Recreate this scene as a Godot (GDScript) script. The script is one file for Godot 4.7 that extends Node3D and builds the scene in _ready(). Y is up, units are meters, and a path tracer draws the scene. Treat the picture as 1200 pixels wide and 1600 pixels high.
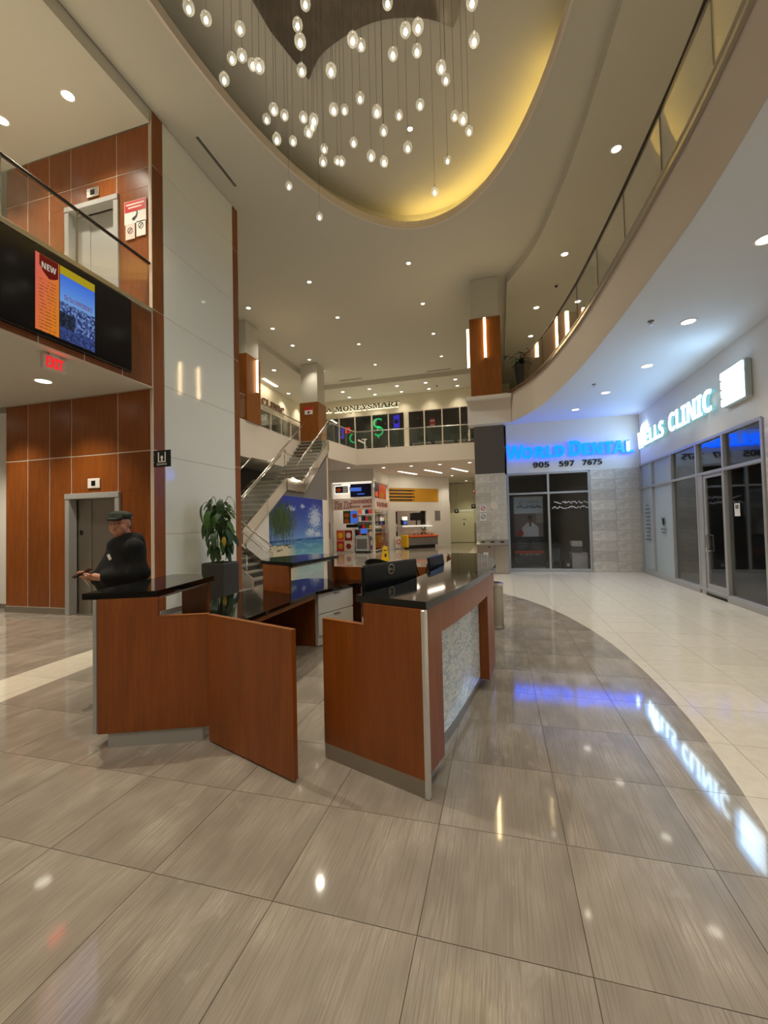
extends Node3D
# Two-storey medical mall atrium with an oval ceiling, a reception ring and shop fronts. Units are metres, y is up, -z runs along the floor tiles.

const TILE := 0.60957
const TILE_X0 := -2.17628
const TILE_Z0 := -1.60543
const XE := -5.82      # face of the lift core towards the atrium
const ZE := -6.05      # lift wall
const OC := Vector2(-1.6, -4.45)   # centre of the oval
const OA := 2.98
const OB := 6.0
const EYE := Vector3(0, 1.556, 0)

var M := {}
var taken := {}
var rng := RandomNumberGenerator.new()
var cam: Camera3D
var box_cache := {}

# ---------------------------------------------------------------- mesh builder
class MB:
	var v := PackedVector3Array()
	var n := PackedVector3Array()
	var t := PackedVector2Array()
	var c := PackedColorArray()
	var col := Color(1, 1, 1)
	func vert(p: Vector3, nn: Vector3, uv: Vector2) -> void:
		v.append(p); n.append(nn); t.append(uv); c.append(col)
	func puv(p: Vector3, nn: Vector3) -> Vector2:
		var a := nn.abs()
		if a.y >= a.x and a.y >= a.z: return Vector2(p.x, p.z)
		if a.x >= a.z: return Vector2(p.z, -p.y)
		return Vector2(p.x, -p.y)
	# corners counter-clockwise seen from outside
	func tri(a: Vector3, b: Vector3, d: Vector3) -> void:
		var nn := (b - a).cross(d - a).normalized()
		for p in [a, d, b]: vert(p, nn, puv(p, nn))
	func quad(a: Vector3, b: Vector3, d: Vector3, e: Vector3) -> void:
		var nn := (d - a).cross(e - b).normalized()
		for p in [a, d, b, a, e, d]: vert(p, nn, puv(p, nn))
	func quad_uv(a: Vector3, b: Vector3, d: Vector3, e: Vector3) -> void:
		# uv 0..1: a lower left, b lower right, d upper right, e upper left
		var nn := (d - a).cross(e - b).normalized()
		var u := [Vector2(0, 1), Vector2(1, 1), Vector2(1, 0), Vector2(0, 0)]
		var p := [a, b, d, e]
		for i in [0, 2, 1, 0, 3, 2]: vert(p[i], nn, u[i])
	# upright sheet facing +z between two corners, uv 0..1
	func quad_or(a: Vector3, d: Vector3) -> MB:
		quad_uv(a, Vector3(d.x, a.y, d.z), d, Vector3(a.x, d.y, a.z))
		return self
	func smooth_quad(p: Array, nn: Array) -> void:
		for i in [0, 2, 1, 0, 3, 2]: vert(p[i], nn[i], puv(p[i], nn[i]))
	func box(at: Vector3, size: Vector3, b := Basis(), bev := 0.0) -> MB:
		var h := size / 2
		if bev <= 0.0:
			var q := func(x, y, z): return at + b * Vector3(x * h.x, y * h.y, z * h.z)
			quad(q.call(-1, -1, 1), q.call(1, -1, 1), q.call(1, 1, 1), q.call(-1, 1, 1))
			quad(q.call(1, -1, -1), q.call(-1, -1, -1), q.call(-1, 1, -1), q.call(1, 1, -1))
			quad(q.call(1, -1, 1), q.call(1, -1, -1), q.call(1, 1, -1), q.call(1, 1, 1))
			quad(q.call(-1, -1, -1), q.call(-1, -1, 1), q.call(-1, 1, 1), q.call(-1, 1, -1))
			quad(q.call(-1, 1, 1), q.call(1, 1, 1), q.call(1, 1, -1), q.call(-1, 1, -1))
			quad(q.call(-1, -1, -1), q.call(1, -1, -1), q.call(1, -1, 1), q.call(-1, -1, 1))
			return self
		bev = minf(bev, minf(h.x, minf(h.y, h.z)) * 0.9)
		var g := h - Vector3.ONE * bev
		# faces
		for ax in 3:
			var u := (ax + 1) % 3
			var w := (ax + 2) % 3
			for s in [-1.0, 1.0]:
				var pts := []
				for k in [[-1, -1], [1, -1], [1, 1], [-1, 1]]:
					var p := Vector3()
					p[ax] = s * h[ax]; p[u] = k[0] * g[u]; p[w] = k[1] * g[w]
					pts.append(at + b * p)
				if s > 0: quad(pts[0], pts[1], pts[2], pts[3])
				else: quad(pts[3], pts[2], pts[1], pts[0])
		# edges along ax
		for ax in 3:
			var u := (ax + 1) % 3
			var w := (ax + 2) % 3
			for su in [-1.0, 1.0]:
				for sw in [-1.0, 1.0]:
					var pts := []
					for k in [[-1, 0], [1, 0], [1, 1], [-1, 1]]:
						var p := Vector3()
						p[ax] = k[0] * g[ax]
						p[u] = su * (h[u] if k[1] == 0 else g[u])
						p[w] = sw * (g[w] if k[1] == 0 else h[w])
						pts.append(at + b * p)
					face_out(pts, at)
		for sx in [-1.0, 1.0]:
			for sy in [-1.0, 1.0]:
				for sz in [-1.0, 1.0]:
					var p1 := at + b * Vector3(sx * h.x, sy * g.y, sz * g.z)
					var p2 := at + b * Vector3(sx * g.x, sy * h.y, sz * g.z)
					var p3 := at + b * Vector3(sx * g.x, sy * g.y, sz * h.z)
					if (p2 - p1).cross(p3 - p1).dot(p1 - at) > 0: tri(p1, p2, p3)
					else: tri(p1, p3, p2)
		return self
	func face_out(p: Array, centre: Vector3) -> void:
		var nn: Vector3 = (p[2] - p[0]).cross(p[3] - p[1])
		if nn.dot((p[0] + p[2]) / 2 - centre) > 0: quad(p[0], p[1], p[2], p[3])
		else: quad(p[3], p[2], p[1], p[0])
	# polygon in local xy, from z = 0 to z = depth, through a transform
	func extrude(poly: PackedVector2Array, depth: float, x := Transform3D()) -> MB:
		var q := poly
		if Geometry2D.is_polygon_clockwise(q):
			q = q.duplicate(); q.reverse()
		var flip := x.basis.determinant() * depth < 0
		var idx := Geometry2D.triangulate_polygon(q)
		for i in range(0, idx.size(), 3):
			var a := q[idx[i]]
			var b := q[idx[i + 1]]
			var d := q[idx[i + 2]]
			if (b - a).cross(d - a) < 0:
				var e := b
				b = d; d = e
			var p := [a, b, d]
			var top := p.map(func(s): return x * Vector3(s.x, s.y, depth))
			var bot := p.map(func(s): return x * Vector3(s.x, s.y, 0))
			if flip:
				tri(top[0], top[2], top[1]); tri(bot[0], bot[1], bot[2])
			else:
				tri(top[0], top[1], top[2]); tri(bot[0], bot[2], bot[1])
		for i in q.size():
			var a := q[i]
			var b := q[(i + 1) % q.size()]
			var p0 := x * Vector3(a.x, a.y, 0)
			var p1 := x * Vector3(b.x, b.y, 0)
			var p2 := x * Vector3(b.x, b.y, depth)
			var p3 := x * Vector3(a.x, a.y, depth)
			if flip: quad(p3, p2, p1, p0)
			else: quad(p0, p1, p2, p3)
		return self
	# plan polygon (x, z) from y0 to y1
	func plan(poly: PackedVector2Array, y0: float, y1: float) -> MB:
		return extrude(poly, y1 - y0, Transform3D(Basis(Vector3(1, 0, 0), Vector3(0, 0, 1), Vector3(0, 1, 0)), Vector3(0, y0, 0)))
	func tube(path: Array, r: float, sides := 10, closed_ends := true) -> MB:
		var rings := []
		var up := Vector3.UP
		for i in path.size():
			var d: Vector3 = (path[mini(i + 1, path.size() - 1)] - path[maxi(i - 1, 0)]).normalized()
			if absf(d.dot(up)) > 0.95: up = Vector3.RIGHT if absf(d.x) < 0.9 else Vector3.FORWARD
			var s := d.cross(up).normalized()
			up = s.cross(d).normalized()
			var ring := []
			for k in sides:
				var an := TAU * k / sides
				ring.append(s * cos(an) + up * sin(an))
			rings.append(ring)
		for i in path.size() - 1:
			for k in sides:
				var k2 := (k + 1) % sides
				var nn := [rings[i][k], rings[i][k2], rings[i + 1][k2], rings[i + 1][k]]
				var p := [path[i] + rings[i][k] * r, path[i] + rings[i][k2] * r, path[i + 1] + rings[i + 1][k2] * r, path[i + 1] + rings[i + 1][k] * r]
				smooth_quad([p[3], p[2], p[1], p[0]], [nn[3], nn[2], nn[1], nn[0]])
		if closed_ends:
			for k in sides:
				var k2 := (k + 1) % sides
				var a: Vector3 = path[0]
				var z: Vector3 = path[-1]
				tri(a, a + rings[0][k] * r, a + rings[0][k2] * r)
				tri(z, z + rings[-1][k2] * r, z + rings[-1][k] * r)
		return self
	# profile of (radius, y), from bottom to top
	func lathe(profile: Array, seg := 20, x := Transform3D()) -> MB:
		for i in profile.size() - 1:
			var a: Vector2 = profile[i]
			var b: Vector2 = profile[i + 1]
			var dd := (b - a).normalized()
			for k in seg:
				var p := []
				var nn := []
				for q in [[a, k], [a, k + 1], [b, k + 1], [b, k]]:
					var an: float = TAU * q[1] / seg
					var dir := Vector3(cos(an), 0, -sin(an))
					p.append(x * (dir * q[0].x + Vector3(0, q[0].y, 0)))
					nn.append((x.basis * (dir * dd.y + Vector3(0, -dd.x, 0))).normalized())
				smooth_quad(p, nn)
		return self
	func globe(at: Vector3, r: Vector3, seg := 16, rows := 10) -> MB:
		for i in rows:
			for k in seg:
				var p := []
				var nn := []
				for q in [[i, k], [i, k + 1], [i + 1, k + 1], [i + 1, k]]:
					var la: float = -PI / 2 + PI * q[0] / rows
					var an: float = TAU * q[1] / seg
					var u := Vector3(cos(la) * cos(an), sin(la), -cos(la) * sin(an))
					p.append(at + u * r)
					nn.append((u / r).normalized())
				smooth_quad(p, nn)
		return self
	func mesh() -> ArrayMesh:
		var a := []
		a.resize(Mesh.ARRAY_MAX)
		a[Mesh.ARRAY_VERTEX] = v
		a[Mesh.ARRAY_NORMAL] = n
		a[Mesh.ARRAY_TEX_UV] = t
		a[Mesh.ARRAY_COLOR] = c
		var m := ArrayMesh.new()
		m.add_surface_from_arrays(Mesh.PRIMITIVE_TRIANGLES, a)
		return m

func mb() -> MB:
	return MB.new()

# ---------------------------------------------------------------- nodes
func numbered(called: String) -> String:
	var k: int = taken.get(called, 0)
	taken[called] = k + 1
	return called if k == 0 else "%s_%03d" % [called, k]

func tag(o: Node3D, label: String, category: String, group := "") -> Node3D:
	o.set_meta("label", label); o.set_meta("category", category)
	if group: o.set_meta("group", group)
	return o

func thing(called: String, label: String, category: String, at := Vector3.ZERO, turn := 0.0, group := "") -> Node3D:
	var o := Node3D.new()
	o.name = numbered(called)
	add_child(o)
	o.position = at; o.rotation.y = turn
	return tag(o, label, category, group)

func part(parent: Node, called: String, what, m: Material, at := Vector3.ZERO, label := "") -> MeshInstance3D:
	var o := MeshInstance3D.new()
	o.name = called
	o.mesh = what.mesh() if what is MB else what
	o.material_override = m
	o.position = at
	if label: o.set_meta("label", label)
	parent.add_child(o, true)
	return o

func solo(called: String, label: String, category: String, what, m: Material, at := Vector3.ZERO, group := "") -> MeshInstance3D:
	var o := part(self, numbered(called), what, m, at)
	tag(o, label, category, group)
	return o

func struct(called: String, label := "", what = null, m: Material = null) -> Node3D:
	var o: Node3D
	if what == null:
		o = Node3D.new(); o.name = called; add_child(o, true)
	else:
		o = part(self, called, what, m)
	o.set_meta("kind", "structure")
	if label: o.set_meta("label", label)
	return o

func copy(src: Node3D, at: Vector3, label := "", turn := INF) -> Node3D:
	var o: Node3D = src.duplicate()
	var base := String(src.name)
	o.name = numbered(base)
	add_child(o)
	o.position = at
	if turn != INF: o.rotation.y = turn
	if label: o.set_meta("label", label)
	return o

# a box mesh shared by size
func bx(size: Vector3, bev := 0.0) -> ArrayMesh:
	var key := [size.snapped(Vector3.ONE * 0.0005), bev]
	if not box_cache.has(key): box_cache[key] = mb().box(Vector3.ZERO, size, Basis(), bev).mesh()
	return box_cache[key]

# ---------------------------------------------------------------- materials
func mat(called: String, c: Color, rough := 0.6, metal := 0.0) -> StandardMaterial3D:
	var m := StandardMaterial3D.new()
	m.resource_name = called
	m.albedo_color = c; m.roughness = rough; m.metallic = metal
	M[called] = m
	return m

func rgb(r: int, g: int, b: int) -> Color:
	return Color(r / 255.0, g / 255.0, b / 255.0)

func glow(called: String, c: Color, energy: float, base := Color(0.9, 0.9, 0.9)) -> StandardMaterial3D:
	var m := mat(called, base, 0.4)
	m.emission_enabled = true; m.emission = c; m.emission_energy_multiplier = energy
	return m

func pane(called: String, c: Color, alpha: float, rough := 0.0) -> StandardMaterial3D:
	var m := mat(called, c, rough)
	m.transparency = BaseMaterial3D.TRANSPARENCY_ALPHA
	m.albedo_color.a = alpha
	return m

func picture(w: int, h: int, f: Callable) -> ImageTexture:
	var im := Image.create(w, h, false, Image.FORMAT_RGB8)
	for y in h:
		for x in w:
			im.set_pixel(x, y, f.call(x, y))
	im.generate_mipmaps()
	return ImageTexture.create_from_image(im)

func noise(s: int, f: float, oct := 3) -> FastNoiseLite:
	var n := FastNoiseLite.new()
	n.seed = s; n.frequency = f; n.fractal_octaves = oct
	n.noise_type = FastNoiseLite.TYPE_SIMPLEX_SMOOTH
	return n

# seamless value from a noise over a w x h tile
func wrapped(n: FastNoiseLite, x: float, y: float, w: float, h: float, sx: float, sy: float) -> float:
	var a := x / w
	var b := y / h
	var v0 := n.get_noise_2d(x * sx, y * sy)
	var v1 := n.get_noise_2d((x - w) * sx, y * sy)
	var v2 := n.get_noise_2d(x * sx, (y - h) * sy)
	var v3 := n.get_noise_2d((x - w) * sx, (y - h) * sy)
	return lerpf(lerpf(v0, v1, a), lerpf(v2, v3, a), b)

func textured(m: StandardMaterial3D, t: Texture2D, scale := 1.0) -> StandardMaterial3D:
	m.albedo_texture = t
	m.uv1_scale = Vector3(scale, scale, 1)
	return m

func materials() -> void:
	mat("ceiling_white", rgb(205, 203, 191), 0.9)
	mat("wall_white", rgb(226, 222, 214), 0.75)
	mat("fascia_white", rgb(224, 214, 202), 0.7)
	mat("soffit_white", rgb(208, 212, 216), 0.85)
	mat("cream_paint", rgb(222, 214, 190), 0.75)
	mat("room_grey", rgb(122, 121, 117), 0.9)
	mat("grout", rgb(92, 84, 72), 0.9)
	mat("steel", rgb(196, 192, 184), 0.26, 1.0)
	mat("brushed", rgb(176, 170, 160), 0.38, 1.0)
	mat("alu", rgb(172, 172, 170), 0.42, 0.2)
	mat("satin_post", rgb(214, 214, 212), 0.25, 0.5)
	mat("chrome", rgb(224, 222, 218), 0.1, 1.0)
	mat("mirror", rgb(132, 126, 116), 0.05, 1.0)
	mat("bronze", rgb(66, 56, 46), 0.25, 0.9)
	mat("trim_white", rgb(216, 202, 184), 0.5)
	mat("black", rgb(16, 16, 17), 0.45)
	mat("gloss_black", rgb(10, 11, 14), 0.12)
	mat("plastic_black", rgb(18, 22, 28), 0.3)
	mat("leather", rgb(20, 22, 26), 0.5)
	mat("laminate", rgb(196, 206, 212), 0.45)
	mat("white_gloss", rgb(232, 228, 222), 0.3)
	mat("planter", rgb(44, 44, 42), 0.55)
	mat("planter_green", rgb(40, 42, 36), 0.5)
	mat("soil", rgb(48, 38, 28), 0.95)
	mat("leaf", rgb(56, 92, 34), 0.45)
	mat("leaf_dark", rgb(34, 62, 24), 0.45)
	mat("leaf_yellow", rgb(168, 138, 36), 0.5)
	for k in ["leaf", "leaf_dark", "leaf_yellow"]:
		M[k].backlight_enabled = true
		M[k].backlight = M[k].albedo_color * 0.5
	mat("stem", rgb(70, 86, 44), 0.6)
	mat("yellow", rgb(240, 196, 10), 0.45)
	mat("red", rgb(196, 32, 34), 0.5)
	mat("orange_paint", rgb(226, 96, 40), 0.5)
	mat("gold", rgb(206, 150, 36), 0.5)
	mat("dark_brown", rgb(58, 44, 28), 0.6)
	mat("ink", rgb(22, 22, 24), 0.6)
	mat("paper", rgb(232, 230, 226), 0.8)
	mat("pink_sign", rgb(226, 206, 196), 0.6)
	mat("sign_red", rgb(140, 34, 30), 0.6)
	mat("navy", rgb(16, 18, 58), 0.35)
	mat("grey_fabric", rgb(96, 100, 104), 0.85)
	mat("white_glass", rgb(240, 244, 236), 0.06)
	mat("tread", rgb(136, 128, 114), 0.5)
	mat("riser", rgb(84, 76, 64), 0.7)
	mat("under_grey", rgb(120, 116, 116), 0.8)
	mat("dark_tile", rgb(84, 76, 72), 0.4)
	mat("bronze_letter", rgb(116, 84, 62), 0.45, 0.3)
	mat("vent_dark", rgb(26, 25, 23), 0.9)
	mat("frost", rgb(178, 190, 188), 0.5)
	pane("glass", Color(0.5, 0.6, 0.54), 0.05)
	pane("shop_glass", Color(0.1, 0.115, 0.11), 0.2)
	pane("globe_glass", Color(0.96, 0.96, 0.94), 0.26)
	# wood: straight cherry veneer, grain along v
	var n1 := noise(3, 0.05, 4)
	var n2 := noise(9, 0.012, 2)
	var wood := picture(512, 512, func(x, y):
		var g := wrapped(n1, x, y, 512, 512, 1.6, 0.05)
		var b := wrapped(n2, x, y, 512, 512, 1.4, 0.18)
		var f := wrapped(n1, x + 900, y, 512, 512, 7.0, 0.22)
		var k := clampf(0.5 + g * 0.34 + b * 0.4 + f * 0.14, 0, 1)
		return Color(0.47, 0.245, 0.07).lerp(Color(0.64, 0.355, 0.125), k))
	for k in 3:
		var w := textured(mat("wood%d" % k, Color.WHITE.darkened(0.05 * k), 0.34), wood, 0.9)
		w.uv1_offset = Vector3(0.31 * k, 0.17 * k, 0)
	textured(mat("desk_wood", Color(0.98, 0.96, 0.9), 0.36), wood, 0.8)
	textured(mat("orange_wood", Color(0.96, 1.0, 0.66), 0.45), wood, 0.9)
	# grey porcelain with fine streaks along v
	var s1 := noise(21, 0.03, 4)
	var s2 := noise(22, 0.006, 3)
	var s3 := noise(25, 0.02, 3)
	var grey := picture(1024, 1024, func(x, y):
		var a := wrapped(s1, x, y, 1024, 1024, 6.5, 0.1)
		var b := wrapped(s2, x, y, 1024, 1024, 1.0, 0.5)
		var d := wrapped(s3, x, y, 1024, 1024, 0.5, 0.35)
		var line := pow(clampf(1.0 - absf(a) * 5.0, 0, 1), 2.0) * clampf(0.35 + b * 1.6, 0, 1)
		var k := clampf(0.42 + a * 0.34 + b * 0.3 + line * 0.42, 0, 1)
		var q := Color(0.49, 0.455, 0.41).lerp(Color(0.73, 0.69, 0.64), k)
		return q.lerp(Color(0.74, 0.71, 0.66), clampf(d * 2.2 - 0.75, 0, 0.25)))
	for k in 3: textured(mat("grey_tile%d" % k, Color.WHITE.darkened([0.0, 0.025, 0.045][k]), 0.055), grey, 0.55)
	var c1 := noise(31, 0.02, 4)
	var c2 := noise(32, 0.2, 2)
	var cream := picture(512, 512, func(x, y):
		var k := clampf(0.5 + wrapped(c1, x, y, 512, 512, 1, 1) * 0.35 + c2.get_noise_2d(x, y) * 0.25, 0, 1)
		return Color(0.8, 0.765, 0.69).lerp(Color(0.9, 0.87, 0.81), k))
	for k in 2: textured(mat("cream_tile%d" % k, Color.WHITE.darkened(0.02 * k), 0.09), cream, 0.8)
	# travertine-like wall tile, streaks along u
	var t1 := noise(41, 0.03, 4)
	var trav := picture(512, 512, func(x, y):
		var k := clampf(0.5 + wrapped(t1, x, y, 512, 512, 0.12, 1.7) * 0.5 + wrapped(t1, x + 700, y, 512, 512, 0.4, 0.5) * 0.3, 0, 1)
		return Color(0.76, 0.725, 0.665).lerp(Color(0.87, 0.845, 0.8), k))
	for k in 3: textured(mat("wall_tile%d" % k, Color.WHITE.darkened(0.05 * k), 0.4), trav, 0.9)
	# polished black granite with pale flecks
	var g1 := noise(51, 0.35, 2)
	var granite := picture(256, 256, func(x, y):
		var k := clampf(g1.get_noise_2d(x * 1.5, y * 1.5) * 2.0 - 0.75, 0, 1)
		return Color(0.055, 0.055, 0.058).lerp(Color(0.24, 0.23, 0.21), k))
	textured(mat("granite", Color.WHITE, 0.05), granite, 3.0)
	# lamp faces
	glow("lamp_warm", Color(1.0, 0.97, 0.9), 9.0)
	glow("tube_glow", Color(1.0, 0.9, 0.72), 8.0)
	glow("cove_glow", Color(1.0, 0.86, 0.5), 3.0)
	glow("globe_core", Color(1.0, 0.96, 0.84), 4.5)
	glow("sign_blue", Color(0.0, 0.36, 1.0), 4.6, rgb(0, 90, 210))
	glow("sign_white", Color(0.82, 0.93, 1.0), 14.0)
	glow("sign_teal", Color(0.55, 0.85, 0.9), 0.6, rgb(150, 190, 195))
	glow("sign_cream", Color(1.0, 0.97, 0.84), 1.7)
	mat("olive_letter", rgb(84, 76, 60), 0.5)
	glow("neon_green", Color(0.0, 0.85, 0.45), 1.3, rgb(10, 160, 90))
	glow("neon_violet", Color(0.22, 0.18, 0.95), 1.0, rgb(70, 60, 200))
	glow("neon_red", Color(1.0, 0.07, 0.12), 1.3, rgb(190, 20, 30))
	glow("shop_panel", Color(1.0, 0.98, 0.92), 1.2)
	glow("screen_blue", Color(0.3, 0.5, 0.95), 0.8, rgb(40, 60, 120))
	glow("room_lit", Color(0.86, 0.86, 0.62), 0.55, rgb(220, 220, 180))

# ---------------------------------------------------------------- lettering
func font(serif := false, bold := true, extra := 0.0) -> Font:
	var f := SystemFont.new()
	f.font_names = PackedStringArray(["Droid Serif" if serif else "Droid Sans"])
	f.font_weight = 700 if bold else 400
	if extra == 0.0: return f
	var fv := FontVariation.new()
	fv.base_font = f; fv.variation_embolden = extra
	return fv

# text that fills a rectangle of w x h metres in its own xy plane, lower left corner at the origin, facing +z
func lettering(parent: Node, called: String, s: String, w: float, h: float, depth: float, m: Material, x: Transform3D, f: Font = null) -> MeshInstance3D:
	var t := TextMesh.new()
	t.text = s
	t.font = f if f else font()
	t.font_size = 64
	t.pixel_size = 0.01
	t.depth = 0.1
	t.curve_step = 3.0
	var bb := t.get_aabb()
	var k := Vector3(w / bb.size.x, h / bb.size.y, depth / 0.1)
	var o := MeshInstance3D.new()
	o.name = called
	# bake the size into the mesh
	var arr := t.surface_get_arrays(0)
	var st := SurfaceTool.new()
	var am := ArrayMesh.new()
	am.add_surface_from_arrays(Mesh.PRIMITIVE_TRIANGLES, arr)
	st.append_from(am, 0, Transform3D(Basis().scaled(k), -bb.position * k))
	for i in range(1, t.get_surface_count()):
		var am2 := ArrayMesh.new()
		am2.add_surface_from_arrays(Mesh.PRIMITIVE_TRIANGLES, t.surface_get_arrays(i))
		st.append_from(am2, 0, Transform3D(Basis().scaled(k), -bb.position * k))
	o.mesh = st.commit()
	o.material_override = m
	o.transform = x
	parent.add_child(o, true)
	return o

# frames for flat work: facing +z, +x, -x and -z
func facing_z(at: Vector3) -> Transform3D: return Transform3D(Basis(), at)
func facing_x(at: Vector3) -> Transform3D: return Transform3D(Basis(Vector3.UP, PI / 2), at)
func facing_nx(at: Vector3) -> Transform3D: return Transform3D(Basis(Vector3.UP, -PI / 2), at)

# ---------------------------------------------------------------- lights
func spot(parent: Node3D, at: Vector3, energy: float, angle := 52.0, c := Color(1.0, 0.955, 0.87), aim := Vector3.DOWN, size := 0.06) -> void:
	var l := SpotLight3D.new()
	l.name = "lamp_light"
	l.light_energy = energy; l.light_color = c; l.spot_angle = angle; l.spot_angle_attenuation = 1.0
	l.spot_range = 40; l.spot_attenuation = 2.0; l.light_size = size; l.shadow_enabled = true
	parent.add_child(l, true)
	l.position = at
	l.basis = Basis.looking_at(aim, Vector3.FORWARD if absf(aim.y) > 0.9 else Vector3.UP)

func omni(parent: Node3D, at: Vector3, energy: float, c: Color, size := 0.05) -> void:
	var l := OmniLight3D.new()
	l.name = "lamp_light"
	l.light_energy = energy; l.light_color = c; l.omni_range = 40; l.omni_attenuation = 2.0
	l.light_size = size; l.shadow_enabled = true
	parent.add_child(l, true)
	l.position = at

func area(parent: Node3D, x: Transform3D, size: Vector2, energy: float, c: Color) -> void:
	# shines along the local -z
	var l := AreaLight3D.new()
	l.name = "panel_light"
	l.area_size = size; l.light_energy = energy; l.light_color = c
	l.area_range = 40; l.area_attenuation = 2.0; l.area_normalize_energy = true; l.shadow_enabled = true
	parent.add_child(l, true)
	l.transform = x

var lamp_proto := {}
func downlight(at: Vector3, label: String, group: String, energy: float, r := 0.075, c := Color(1.0, 0.955, 0.87), angle := 52.0) -> void:
	var o := thing("recessed_downlight", label, "ceiling light", at, 0.0, group)
	if not lamp_proto.has(r):
		lamp_proto[r] = [mb().lathe([Vector2(r, 0.0), Vector2(r * 1.05, -0.008), Vector2(r * 1.3, -0.006), Vector2(r * 1.32, 0.0)], 20).mesh(), mb().lathe([Vector2(0.0001, -0.001), Vector2(r, -0.001)], 20).mesh()]
	part(o, "trim_ring", lamp_proto[r][0], M.wall_white)
	part(o, "lens", lamp_proto[r][1], M.lamp_warm)
	spot(o, Vector3(0, -0.03, 0), energy, angle, c)

func nth(k: int) -> String:
	return ["first", "second", "third", "fourth", "fifth", "sixth", "seventh", "eighth", "ninth", "tenth", "eleventh", "twelfth"][k]

# ---------------------------------------------------------------- plan curves
func ellipse(g: float, count := 120) -> PackedVector2Array:
	var p := PackedVector2Array()
	for i in count:
		var t := TAU * i / count
		p.append(OC + Vector2((OA + g) * cos(t), (OB + g) * sin(t)))
	return p

func spline(pts: Array, step := 0.25) -> PackedVector2Array:
	var cv := Curve2D.new()
	for i in pts.size():
		var tan: Vector2 = (pts[mini(i + 1, pts.size() - 1)] - pts[maxi(i - 1, 0)]) / 6.0
		cv.add_point(pts[i], -tan, tan)
	var out := PackedVector2Array()
	var n := int(ceil(cv.get_baked_length() / step))
	for i in n + 1: out.append(cv.sample_baked(cv.get_baked_length() * i / n, true))
	return out

# edge of the right-hand balcony, from the pier towards and past the camera
func balcony_edge() -> PackedVector2Array:
	return spline([Vector2(0.42, -13.32), Vector2(0.85, -12.45), Vector2(1.22, -11.35), Vector2(1.6, -9.3), Vector2(1.8, -7.5), Vector2(1.93, -5.8), Vector2(1.985, -4.5), Vector2(1.93, -3.1), Vector2(1.8, -1.4), Vector2(1.6, 0.4), Vector2(1.22, 2.45), Vector2(0.85, 3.55), Vector2(0.42, 4.42)], 0.3)

func offset_curve(p: PackedVector2Array, d: float) -> PackedVector2Array:
	var out := PackedVector2Array()
	for i in p.size():
		var t := (p[mini(i + 1, p.size() - 1)] - p[maxi(i - 1, 0)]).normalized()
		out.append(p[i] + Vector2(-t.y, t.x) * d)
	return out

func ribbon(curve: PackedVector2Array, d0: float, d1: float, y0: float, y1: float) -> MB:
	var a := offset_curve(curve, d0)
	var b := offset_curve(curve, d1)
	b.reverse()
	a.append_array(b)
	return mb().plan(a, y0, y1)

# ================================================================ scene
func _ready() -> void:
	rng.seed = 7
	# camera
	cam = Camera3D.new()
	cam.name = "camera"
	cam.fov = 100.9
	cam.near = 0.05; cam.far = 200.0
	add_child(cam)
	cam.position = EYE
	cam.basis = Basis.from_euler(Vector3(0.02805, 0.26678, -0.02289))
	cam.current = true
	# environment: indoors, no sky in view
	var we := WorldEnvironment.new()
	we.name = "environment"
	var env := Environment.new()
	env.background_mode = Environment.BG_COLOR
	env.background_color = Color(0.02, 0.02, 0.02)
	env.tonemap_mode = Environment.TONE_MAPPER_LINEAR
	env.tonemap_exposure = 0.66
	env.sdfgi_enabled = true; env.ssao_enabled = true; env.ssil_enabled = true
	we.environment = env
	add_child(we)
	materials()
	build_floor()
	build_shell()
	build_ceiling()
	build_core()
	build_right_balcony()
	build_dental()
	build_wells()
	build_upper_far()
	build_lower_far()
	build_stairs()
	build_desk_right()
	build_desk_left()
	build_desk_items()
	build_lamps()
	build_pendants()
	build_fittings()
	build_plants()
	build_man()

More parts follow.
